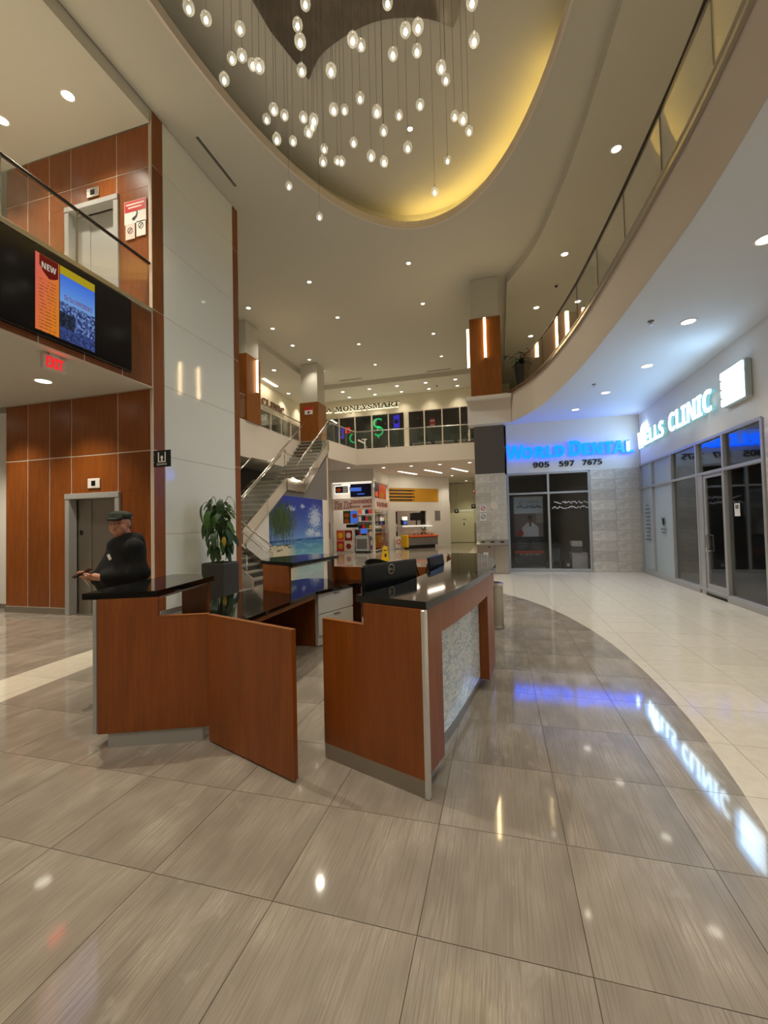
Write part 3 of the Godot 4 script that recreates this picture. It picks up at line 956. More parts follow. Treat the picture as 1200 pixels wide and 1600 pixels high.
func dental_inside(z: float) -> void:
	# roll-up banner behind the left pane
	var b := thing("roll_up_banner", "roll-up banner with a dentist in a white coat behind the left clinic pane", "banner", Vector3(0.865, 0, z - 0.22))
	part(b, "banner_sheet", mb().quad_or(Vector3(-0.43, 0.16, 0), Vector3(0.43, 2.29, 0)), banner_material())
	part(b, "base_box", mb().box(Vector3(0, 0.06, 0), Vector3(0.9, 0.1, 0.16), Basis(), 0.02), M.steel)
	part(b, "top_bar", mb().box(Vector3(0, 2.3, 0), Vector3(0.88, 0.03, 0.025)), M.steel)
	part(b, "pole", mb().tube([Vector3(0, 0.1, -0.05), Vector3(0, 2.3, -0.03)], 0.012, 8), M.steel)
	script_line(b, "heading", Vector3(-0.33, 1.93, 0.008), 0.66, 0.12, M.navy, 5)
	script_line(b, "clinic_name", Vector3(-0.05, 2.1, 0.008), 0.3, 0.07, M.under_grey, 8)
	lettering(b, "telephone_line", "Tel: 905-597-7675", 0.62, 0.06, 0.002, M.paper, facing_z(Vector3(-0.31, 0.47, 0.008)), font(false, false))
	var t := thing("window_lettering", "white Persian lettering on the right dental window pane", "window lettering", Vector3(1.5, 1.93, z - 0.015))
	script_line(t, "upper_line", Vector3(0.1, 0.1, 0), 0.86, 0.1, M.paper, 12)
	script_line(t, "lower_line", Vector3(0.04, -0.05, 0), 0.98, 0.1, M.paper, 17)
	# cabinet, printer and seat behind the right pane
	var c := thing("white_cabinet", "low white cabinet behind the right clinic pane", "cabinet", Vector3(2.33, 0, z - 0.6))
	part(c, "body", bx(Vector3(0.44, 0.5, 0.45), 0.01), M.white_gloss, Vector3(0, 0.25, 0))
	part(c, "worktop", bx(Vector3(0.48, 0.03, 0.48), 0.006), M.white_gloss, Vector3(0, 0.515, 0))
	var pr := thing("desk_printer", "pale printer standing on the low white clinic cabinet", "printer", Vector3(2.27, 0.53, z - 0.6))
	part(pr, "lower_body", bx(Vector3(0.3, 0.2, 0.3), 0.02), M.under_grey, Vector3(0, 0.1, 0))
	part(pr, "upper_body", bx(Vector3(0.32, 0.16, 0.32), 0.02), M.white_gloss, Vector3(0, 0.28, 0))
	part(pr, "paper_tray", bx(Vector3(0.24, 0.02, 0.14), 0.004), M.paper, Vector3(0, 0.21, 0.2))
	var ch := thing("folded_stroller", "dark folded pushchair behind the dental window", "pushchair", Vector3(1.66, 0, z - 0.5))
	for s in [-1, 1]:
		part(ch, "side_frame", mb().tube([Vector3(s * 0.11, 0.08, 0.1), Vector3(s * 0.1, 0.5, 0), Vector3(s * 0.12, 0.78, -0.08)], 0.014, 8), M.steel)
		part(ch, "wheel", mb().lathe([Vector2(0.02, -0.02), Vector2(0.075, -0.02), Vector2(0.08, 0), Vector2(0.075, 0.02), Vector2(0.02, 0.02)], 14, Transform3D(Basis(Vector3.BACK, PI / 2), Vector3(s * 0.13, 0.08, 0.1))), M.black)
	part(ch, "seat_cloth", mb().box(Vector3(0, 0.5, 0.0), Vector3(0.2, 0.5, 0.06), Basis(Vector3.RIGHT, -0.15), 0.02), M.grey_fabric)
	part(ch, "hood", mb().globe(Vector3(0, 0.74, 0), Vector3(0.12, 0.1, 0.1), 12, 6), M.leather)
	var bag := thing("shopping_bag", "black bag with a white logo square on the clinic floor", "bag", Vector3(1.95, 0, z - 0.28))
	part(bag, "bag_body", bx(Vector3(0.22, 0.32, 0.12), 0.02), M.black, Vector3(0, 0.16, 0))
	part(bag, "logo", bx(Vector3(0.08, 0.09, 0.004)), M.paper, Vector3(0.02, 0.18, 0.062))
	part(bag, "handle", mb().tube([Vector3(-0.07, 0.31, 0), Vector3(-0.05, 0.42, 0), Vector3(0.05, 0.42, 0), Vector3(0.07, 0.31, 0)], 0.008, 6), M.black)

func banner_material() -> StandardMaterial3D:
	var n := noise(77, 0.02)
	var im := picture(192, 480, func(x, y):
		var u: float = x / 192.0
		var v: float = y / 480.0
		if v < 0.24:
			if Vector2((u - 0.26) / 1.0, (v - 0.09) * 2.5).length() < 0.085 and Vector2((u - 0.28), (v - 0.09) * 2.5).length() > 0.062: return Color(0.55, 0.62, 0.66)
			return Color(0.72, 0.78, 0.8)
		if v < 0.58:
			var q := Color(0.42, 0.36, 0.38).lerp(Color(0.5, 0.47, 0.45), u)
			if u > 0.76 and v < 0.38: q = Color(0.62, 0.6, 0.58)
			# head, hair, coat
			if Vector2((u - 0.55) / 0.075, (v - 0.33) / 0.045).length() < 1.0: q = Color(0.48, 0.3, 0.25)
			if Vector2((u - 0.54) / 0.085, (v - 0.295) / 0.028).length() < 1.0: q = Color(0.08, 0.07, 0.07)
			var half := 0.06 + clampf((v - 0.36) * 2.6, 0.0, 0.22)
			if v > 0.375 and absf(u - 0.55) < half: q = Color(0.78, 0.79, 0.8)
			if v > 0.375 and v < 0.43 and absf(u - 0.55) < 0.03: q = Color(0.2, 0.2, 0.22)
			if Vector2((u - 0.2) / 0.11, (v - 0.53) / 0.05).length() < 1.0: q = Color(0.62, 0.12, 0.1)
			return q
		if v > 0.78 and v < 0.83: return Color(0.7, 0.28, 0.2)
		var d := Color(0.12, 0.15, 0.18).lerp(Color(0.16, 0.22, 0.3), clampf(0.5 + n.get_noise_2d(x, y), 0, 1))
		if v > 0.62 and v < 0.76 and fmod(v, 0.025) < 0.008 and ((u > 0.1 and u < 0.42) or (u > 0.58 and u < 0.9)): return Color(0.45, 0.5, 0.58)
		if v > 0.86 and v < 0.93 and fmod(v, 0.03) < 0.006 and u > 0.2 and u < 0.8: return Color(0.3, 0.33, 0.35)
		return d)
	var m := textured(mat("banner_print", Color.WHITE, 0.55), im)
	return m

# ---------------------------------------------------------------- medical clinic on the right
func build_wells() -> void:
	var x := 3.95
	var w := struct("wall_clinic", "long wall over the medical clinic front")
	part(w, "upper_wall", mb().box(Vector3(x + 0.1, 3.81, -10.7), Vector3(0.2, 1.5, 5.9)), M.wall_white)
	part(w, "side_wall", mb().box(Vector3(x + 0.1, 2.28, -0.6), Vector3(0.2, 4.56, 14.3)), M.wall_white)
	for k in 10: part(w, "wall_tile", bx(Vector3(0.02, 0.3, 0.9), 0.002), M["wall_tile%d" % (k % 3)], Vector3(x - 0.01, 0.152 + k * 0.304, -7.28))
	var win := struct("window_2", "grey aluminium clinic front with frosted and clear panes")
	var fr: Material = M.frost
	var gl: Material = M.shop_glass
	var st := [-13.66, -12.72, -11.4, -10.08, -9.0, -7.8]
	storefront(win, Vector3(x + 0.03, 0, 0), Vector3(0, 0, 1), st, [0.1, 2.41, 3.06], M.alu, [[fr, fr], [fr, fr], [gl, gl], [null, gl], [gl, gl]])
	part(win, "sill", mb().box(Vector3(x + 0.03, 0.05, -11.87), Vector3(0.14, 0.1, 3.58), Basis(), 0.004), M.alu)
	part(win, "sill", mb().box(Vector3(x + 0.03, 0.05, -8.4), Vector3(0.14, 0.1, 1.2), Basis(), 0.004), M.alu)
	# glass door
	var d := struct("door_3", "glass clinic door in a grey aluminium frame")
	part(d, "side_frame", mb().box(Vector3(x + 0.03, 1.2, -9.95), Vector3(0.1, 2.4, 0.2), Basis(), 0.004), M.alu)
	for z in [-9.8, -9.075]: part(d, "stile", mb().box(Vector3(x + 0.02, 1.21, z), Vector3(0.05, 2.36, 0.07), Basis(), 0.004), M.alu)
	part(d, "top_rail", mb().box(Vector3(x + 0.02, 2.35, -9.44), Vector3(0.05, 0.08, 0.66), Basis(), 0.004), M.alu)
	part(d, "bottom_rail", mb().box(Vector3(x + 0.02, 0.13, -9.44), Vector3(0.05, 0.2, 0.66), Basis(), 0.004), M.alu)
	part(d, "glass_pane", mb().box(Vector3(x + 0.02, 1.27, -9.44), Vector3(0.012, 2.08, 0.66)), gl)
	part(d, "threshold", mb().box(Vector3(x + 0.03, 0.012, -9.44), Vector3(0.12, 0.02, 0.8)), M.black)
	for s in [-1, 1]:
		var hx: float = x + 0.02 + s * 0.06
		part(d, "pull_handle", mb().tube([Vector3(x + 0.02, 1.19, -9.72), Vector3(hx, 1.19, -9.72), Vector3(hx, 0.88, -9.72), Vector3(x + 0.02, 0.88, -9.72)], 0.013, 8), M.chrome)
	# room behind
	struct("room_clinic", "", mb().box(Vector3(7.3, 2.2, -10.4), Vector3(0.1, 4.4, 6.8)).box(Vector3(5.7, 2.2, -7.0), Vector3(3.2, 4.4, 0.1)).box(Vector3(5.7, 2.2, -13.75), Vector3(3.3, 4.4, 0.1)).box(Vector3(5.7, 3.4, -10.4), Vector3(3.2, 0.1, 6.7)), M.room_grey)
	struct("floor_clinic", "", mb().box(Vector3(5.72, 0.004, -10.4), Vector3(3.2, 0.012, 6.7)), M.dark_tile)
	# illuminated sign
	var s := thing("clinic_sign", "white glowing letters with teal edges on the wall above the clinic front", "shop sign")
	for q in [["W", -13.42, 0.52, 3.5, 0.45], ["ELLS", -12.86, 1.36, 3.52, 0.38], ["CLINIC", -11.16, 2.05, 3.52, 0.42]]:
		lettering(s, "letter_side", q[0], q[2], q[4], 0.07, M.sign_teal, facing_nx(Vector3(x - 0.03, q[3], q[1])), font(false, true))
		lettering(s, "letter_face", q[0], q[2], q[4], 0.012, M.sign_white, facing_nx(Vector3(x - 0.101, q[3], q[1])), font(false, true))
	var leafp := PackedVector2Array([Vector2(0, 0), Vector2(0.05, 0.12), Vector2(0.16, 0.2), Vector2(0.3, 0.22), Vector2(0.3, 0.1), Vector2(0.22, 0.02), Vector2(0.1, -0.03)])
	part(s, "leaf_mark", mb().extrude(leafp, 0.06, facing_nx(Vector3(x - 0.03, 3.93, -13.25))), M.sign_white)
	var mk := thing("clinic_logo_box", "glowing white box of four stacked bars beside the clinic letters", "shop sign")
	part(mk, "backing_tray", mb().box(Vector3(x - 0.05, 3.77, -8.36), Vector3(0.1, 0.64, 0.74), Basis(), 0.02), M.frost)
	for k in 4: part(mk, "bar", mb().box(Vector3(x - 0.115, 3.535 + k * 0.155, -8.38), Vector3(0.03, 0.125, 0.68), Basis(), 0.01), M.sign_white)
	area(s, Transform3D(Basis(Vector3.UP, PI / 2), Vector3(x - 0.2, 3.72, -11.3)), Vector2(4.2, 0.4), 3.4, Color(0.44, 0.73, 1.0))
	area(mk, Transform3D(Basis(Vector3.UP, PI / 2), Vector3(x - 0.2, 3.77, -8.38)), Vector2(0.66, 0.6), 1.2, Color(0.5, 0.77, 1.0))
	# print on the frosted panes
	var t := thing("frosted_pane_print", "dark printed text column on the frosted pane nearest the corner", "window lettering", Vector3(x - 0.01, 0, 0))
	for k in 10: part(t, "text_line", bx(Vector3(0.004, 0.035, 0.2 + 0.22 * absf(sin(k * 2.3)))), M.under_grey, Vector3(0, 1.9 - k * 0.105, -13.19))
	var t2 := thing("frosted_pane_emblem", "small dark clinic emblem on the second frosted pane", "window lettering", Vector3(x - 0.01, 0, 0))
	part(t2, "emblem", mb().extrude(PackedVector2Array([Vector2(-0.1, 0.14), Vector2(-0.05, -0.06), Vector2(0, -0.1), Vector2(0.05, -0.06), Vector2(0.1, 0.14), Vector2(0.03, 0.06), Vector2(0, 0.1), Vector2(-0.03, 0.06)]), 0.004, facing_nx(Vector3(0, 1.45, -12.05))), M.ink)
	for k in 2: part(t2, "text_line", bx(Vector3(0.004, 0.035, 0.36 - 0.1 * k)), M.under_grey, Vector3(0, 1.26 - k * 0.08, -12.05))
	var nt := thing("door_notice", "white paper notice stuck on the clinic pane beside the door", "notice", Vector3(x - 0.005, 1.66, -8.62))
	part(nt, "sheet", bx(Vector3(0.004, 0.22, 0.17)), M.paper)
	part(nt, "print_block", bx(Vector3(0.003, 0.07, 0.1)), M.under_grey, Vector3(-0.003, 0.05, 0))
	# waiting chairs inside
	var c := thing("waiting_chair", "pale waiting chair inside the clinic, nearer the door", "chair", Vector3(4.9, 0, -8.9), -0.5, "pale waiting chairs inside the clinic")
	part(c, "seat", bx(Vector3(0.46, 0.05, 0.45), 0.02), M.wall_white, Vector3(0, 0.45, 0))
	part(c, "backrest", mb().box(Vector3(0, 0.72, -0.21), Vector3(0.45, 0.42, 0.04), Basis(Vector3.RIGHT, -0.12), 0.015), M.wall_white)
	for sx in [-1, 1]:
		for sz in [-1, 1]: part(c, "leg", mb().tube([Vector3(sx * 0.2, 0.0, sz * 0.2), Vector3(sx * 0.18, 0.44, sz * 0.17)], 0.012, 8), M.steel)
	copy(c, Vector3(5.0, 0, -8.15), "pale waiting chair inside the clinic, nearer the stone wall end", -0.3)
	var ds := thing("clinic_reception_desk", "dark reception desk standing in the unlit clinic", "desk", Vector3(6.3, 0, -10.6))
	part(ds, "front_panel", bx(Vector3(0.08, 1.05, 2.6), 0.01), M.dark_tile, Vector3(-0.3, 0.53, 0))
	part(ds, "worktop", bx(Vector3(0.7, 0.05, 2.7), 0.01), M.under_grey, Vector3(0, 1.08, 0))
	part(ds, "side_panel", bx(Vector3(0.6, 1.05, 0.06), 0.01), M.dark_tile, Vector3(0, 0.53, 1.27))

# ---------------------------------------------------------------- upper floor shops at the far end and left
func build_upper_far() -> void:
	var z := -23.2
	var w := struct("wall_upper_far", "upper far wall over the finance shop and the office")
	part(w, "upper_wall", mb().box(Vector3(-5.3, 8.35, z - 0.1), Vector3(12.0, 0.99, 0.2)), M.cream_paint)
	part(w, "pillar", mb().box(Vector3(-4.91, 6.63, z - 0.06), Vector3(0.16, 2.46, 0.24)), M.cream_paint)
	part(w, "pillar", mb().box(Vector3(-10.7, 6.63, z - 0.06), Vector3(1.6, 2.46, 0.24)), M.cream_paint)
	part(w, "side_wall", mb().box(Vector3(0.0, 7.1, -18.6), Vector3(0.2, 3.5, 9.4)), M.cream_paint)
	var win := struct("window_3", "finance shop front with white mullions on the upper floor")
	storefront(win, Vector3(0, 0, z), Vector3.RIGHT, [-9.9, -8.95, -7.956, -6.944, -5.955, -5.023], [5.46, 7.84], M.trim_white, [])
	var win2 := struct("window_4", "office front with white mullions on the upper floor")
	storefront(win2, Vector3(0, 0, z), Vector3.RIGHT, [-4.8, -3.894, -2.898, -1.925, -0.95], [5.46, 7.84], M.trim_white, [])
	struct("room_finance", "", mb().box(Vector3(-7.4, 7.1, -27.5), Vector3(5.2, 3.5, 0.1)).box(Vector3(-4.95, 7.1, -25.4), Vector3(0.06, 3.5, 4.2)).box(Vector3(-10.0, 7.1, -25.4), Vector3(0.06, 3.5, 4.2)), M.room_grey)
	struct("room_office", "", mb().box(Vector3(-2.6, 7.1, -27.5), Vector3(4.6, 3.5, 0.1)).box(Vector3(-0.6, 7.1, -25.4), Vector3(0.06, 3.5, 4.2)), M.under_grey)
	# sign
	var s := thing("finance_sign", "cream halo-lit serif letters on the far upper wall", "shop sign")
	var f := font(true, true, 0.5)
	for q in [["A", -9.75, 0.36, 8.18, 0.26], ["MONEYSMART", -9.2, 3.92, 8.13, 0.34]]:
		lettering(s, "letter_halo", q[0], q[2], q[4], 0.03, M.sign_cream, facing_z(Vector3(q[1], q[3], z + 0.02)), f)
		lettering(s, "letter_face", q[0], q[2] - 0.02, q[4] - 0.05, 0.03, M.olive_letter, facing_z(Vector3(q[1] + 0.03, q[3] + 0.05, z + 0.07)), f)
	area(s, facing_back(Vector3(-7.3, 8.3, z + 0.2)), Vector2(4.0, 0.3), 0.5, Color(1.0, 0.96, 0.8))
	# neon signs behind the glass
	var dl := thing("neon_dollar_sign", "green neon dollar sign in the finance shop window", "neon sign")
	var pts := []
	for i in 25:
		var t := i / 24.0
		var a := lerpf(deg_to_rad(40), deg_to_rad(270), clampf(t * 2, 0, 1))
		if t <= 0.5: pts.append(Vector3(-6.6 + 0.26 * cos(a), 7.38 + 0.24 * sin(a), z - 0.12))
		else:
			var b := lerpf(deg_to_rad(90), deg_to_rad(-140), (t - 0.5) * 2)
			pts.append(Vector3(-6.6 + 0.26 * cos(b), 6.9 + 0.24 * sin(b), z - 0.12))
	part(dl, "s_stroke", mb().tube(pts, 0.05, 8), M.neon_green)
	part(dl, "bar_stroke", mb().tube([Vector3(-6.6, 6.5, z - 0.12), Vector3(-6.6, 6.64, z - 0.12)], 0.04, 8), M.neon_green)
	omni(dl, Vector3(-6.6, 7.1, z + 0.1), 0.25, Color(0.1, 0.9, 0.5), 0.2)
	var sm := thing("neon_arc_sign", "small green neon arc low in the finance shop window", "neon sign")
	var arc := []
	for i in 13: arc.append(Vector3(-8.1 + 0.24 * cos(deg_to_rad(110 + 190 * i / 12.0)), 6.62 + 0.26 * sin(deg_to_rad(110 + 190 * i / 12.0)), z - 0.12))
	part(sm, "arc_stroke", mb().tube(arc, 0.05, 8), M.neon_green)
	var vi := thing("violet_lightbox", "violet lit sign with a dark round mark in the finance shop window", "lit sign", Vector3(-5.52, 7.38, z - 0.15))
	part(vi, "panel", bx(Vector3(0.34, 0.72, 0.05), 0.01), M.neon_violet)
	part(vi, "round_mark", mb().lathe([Vector2(0.001, 0.012), Vector2(0.12, 0.012), Vector2(0.13, 0)], 18, Transform3D(Basis(Vector3.RIGHT, PI / 2), Vector3(0, 0, 0.026))), M.navy)
	var v2 := thing("violet_lit_sign", "violet lit panel beside the stair rail in the finance shop window", "lit sign", Vector3(-9.0, 7.0, z - 0.4))
	part(v2, "panel", bx(Vector3(0.36, 0.6, 0.05), 0.01), M.neon_violet)
	part(v2, "figure_mark", bx(Vector3(0.12, 0.34, 0.01), 0.004), M.navy, Vector3(0, 0, 0.03))
	var rd := thing("red_lit_panel", "small red lit panel in the finance shop window", "lit sign", Vector3(-8.55, 7.16, z - 0.35))
	part(rd, "panel", bx(Vector3(0.32, 0.34, 0.05), 0.01), M.neon_red)
	part(rd, "dark_letter", bx(Vector3(0.08, 0.2, 0.01)), M.black, Vector3(0.03, -0.03, 0.03))
	var rp := thing("red_poster", "red poster with a white band in the upper office window", "poster", Vector3(-3.45, 7.12, z - 0.04))
	part(rp, "sheet", bx(Vector3(0.3, 0.46, 0.006)), M.red)
	part(rp, "white_band", bx(Vector3(0.24, 0.07, 0.004)), M.paper, Vector3(0, 0.1, 0.005))
	part(rp, "lower_band", bx(Vector3(0.24, 0.06, 0.004)), M.paper, Vector3(0, -0.15, 0.005))
	var bar := thing("violet_light_bar", "thin violet light bar at the foot of the finance shop window", "lit sign", Vector3(-6.2, 5.62, z - 0.2))
	part(bar, "bar", bx(Vector3(2.2, 0.05, 0.04), 0.008), M.neon_violet)
	part(bar, "bracket", bx(Vector3(0.05, 0.1, 0.05)), M.steel, Vector3(0, -0.06, 0))
	# office furniture
	for k in 3:
		var t := thing("office_table", ["white office table nearest the finance shop", "white office table under the red poster", "white office table nearest the orange column"][k], "table", Vector3(-4.2 + k * 1.3, 5.4, z - 0.9), 0.0, "white office tables upstairs")
		part(t, "tabletop", bx(Vector3(1.1, 0.05, 0.6), 0.008), M.white_gloss, Vector3(0, 0.74, 0))
		for sx in [-1, 1]: part(t, "leg_panel", bx(Vector3(0.05, 0.72, 0.56), 0.006), M.white_gloss, Vector3(sx * 0.5, 0.36, 0))
		var sc := thing("office_monitor", ["dark screen on the white table nearest the finance shop", "dark screen on the white table under the red poster", "dark screen on the white table nearest the orange column"][k], "monitor", Vector3(-4.15 + k * 1.3, 6.165, z - 0.95))
		part(sc, "screen", bx(Vector3(0.5, 0.3, 0.03), 0.006), M.plastic_black, Vector3(0, 0.28, 0))
		part(sc, "stand", bx(Vector3(0.06, 0.16, 0.04), 0.006), M.plastic_black, Vector3(0, 0.08, -0.02))
		part(sc, "foot", bx(Vector3(0.22, 0.012, 0.16), 0.004), M.plastic_black, Vector3(0, 0.006, 0))
	var ct := thing("finance_counter", "dark service counter inside the finance shop", "counter", Vector3(-7.2, 5.4, z - 2.4))
	part(ct, "front_panel", bx(Vector3(3.6, 1.0, 0.08), 0.01), M.dark_tile, Vector3(0, 0.5, 0.3))
	part(ct, "worktop", bx(Vector3(3.7, 0.05, 0.7), 0.01), M.under_grey, Vector3(0, 1.03, 0))
	var pd := thing("white_pedestal", "white angled display stand in front of the finance shop window", "display stand", Vector3(-7.25, 5.4, z + 0.45))
	part(pd, "post", bx(Vector3(0.07, 0.95, 0.07), 0.01), M.white_gloss, Vector3(0, 0.48, 0))
	part(pd, "foot", bx(Vector3(0.4, 0.03, 0.35), 0.01), M.white_gloss, Vector3(0, 0.015, 0))
	part(pd, "arm", mb().box(Vector3(-0.2, 0.85, 0), Vector3(0.45, 0.1, 0.06), Basis(Vector3.BACK, -0.5), 0.01), M.white_gloss)
	part(pd, "top_plate", mb().box(Vector3(-0.03, 0.97, 0), Vector3(0.26, 0.04, 0.2), Basis(), 0.01), M.white_gloss)
	# left wing: clinic behind the left balcony
	var lw := struct("wall_upper_left", "upper left wing wall with clinic lettering")
	part(lw, "upper_wall", mb().box(Vector3(-11.5, 8.2, -16), Vector3(0.2, 1.3, 14.4)), M.cream_paint)
	part(lw, "low_wall", mb().box(Vector3(-11.5, 5.5, -16), Vector3(0.2, 0.24, 14.4)), M.cream_paint)
	var lwin := struct("window_5", "clinic front with pale frames on the upper left wing")
	var sts := []
	for k in 14: sts.append(-23.0 + k * 1.1)
	storefront(lwin, Vector3(-11.45, 0, 0), Vector3(0, 0, 1), sts, [5.62, 7.5], M.trim_white, [])
	struct("room_upper_left", "", mb().box(Vector3(-13.4, 7.1, -16), Vector3(0.1, 3.5, 14.4)), M.laminate)
	var cs := thing("upper_clinic_sign", "bronze serif letters on the upper left wing wall", "shop sign")
	lettering(cs, "letters", "CLINIC", 2.3, 0.36, 0.06, M.bronze_letter, facing_x(Vector3(-11.4, 7.72, -18.75)), font(true, true))
	# columns
	upper_column("orange wood clad column beside the white pier on the left wing", Vector3(-9.08, 5.4, -13.72), Vector3(0.9, 2.44, 0.92))
	tube_lamp(Vector3(-8.63, 7.17, -13.88), "tube light on the orange column beside the white pier", Basis(Vector3.UP, PI / 2))
	upper_column("orange wood clad column at the head of the stair", Vector3(-8.36, 5.4, -18.3), Vector3(0.93, 1.85, 0.94))
	var cw := thing("column_warning_sign", "red and white notice on the orange column at the head of the stair", "sign", Vector3(-8.37, 6.86, -17.825))
	part(cw, "plate", bx(Vector3(0.4, 0.34, 0.008)), M.paper)
	part(cw, "red_header", bx(Vector3(0.4, 0.14, 0.004)), M.red, Vector3(0, 0.1, 0.006))
	part(cw, "figure_mark", bx(Vector3(0.09, 0.1, 0.004), 0.001), M.ink, Vector3(0, -0.08, 0.006))
	# guards of the left and far balconies
	guard("glass guard along the left wing balcony beside the stair", [Vector3(-8.68, 5.4, -8.9), Vector3(-8.68, 5.4, -13.2)], false)
	guard("glass guard between the two orange columns of the left wing", [Vector3(-8.68, 5.4, -14.25), Vector3(-8.68, 5.4, -17.75)], true)
	guard("glass guard along the far balcony in front of the finance shop", [Vector3(-7.42, 5.4, -17.9), Vector3(-6.98, 5.4, -20.32), Vector3(-0.95, 5.4, -20.72)], true)
	var sp := thing("ceiling_speaker_box", "grey box speaker under the ceiling over the orange stair column", "speaker", Vector3(-8.6, 8.62, -18.6))
	part(sp, "cabinet", bx(Vector3(0.36, 0.26, 0.3), 0.02), M.under_grey)
	part(sp, "bracket", bx(Vector3(0.06, 0.16, 0.06)), M.under_grey, Vector3(0, 0.2, 0))
	part(sp, "grille", bx(Vector3(0.3, 0.2, 0.01)), M.vent_dark, Vector3(0, 0, 0.152))

func guard(label: String, path: Array, posts: bool) -> void:
	var g := thing("glass_guard_rail", label, "railing")
	for i in path.size() - 1:
		var a: Vector3 = path[i]
		var b: Vector3 = path[i + 1]
		var n := maxi(1, int(round(a.distance_to(b) / 1.3)))
		for k in n:
			var p := a.lerp(b, (k + 0.012) / n)
			var q := a.lerp(b, (k + 0.988) / n)
			var d := (q - p).normalized()
			part(g, "glass_pane", mb().box((p + q) / 2 + Vector3(0, 0.44, 0), Vector3(p.distance_to(q), 0.78, 0.012), Basis(d, Vector3.UP, d.cross(Vector3.UP))), M.glass)
			if posts: part(g, "spigot", mb().box(a.lerp(b, (k + 0.5) / n) + Vector3(0, 0.05, 0), Vector3(0.05, 0.1, 0.05), Basis(d, Vector3.UP, d.cross(Vector3.UP)), 0.006), M.steel)
		part(g, "handrail", mb().tube([a + Vector3(0, 0.87, 0), b + Vector3(0, 0.87, 0)], 0.024, 10), M.steel)

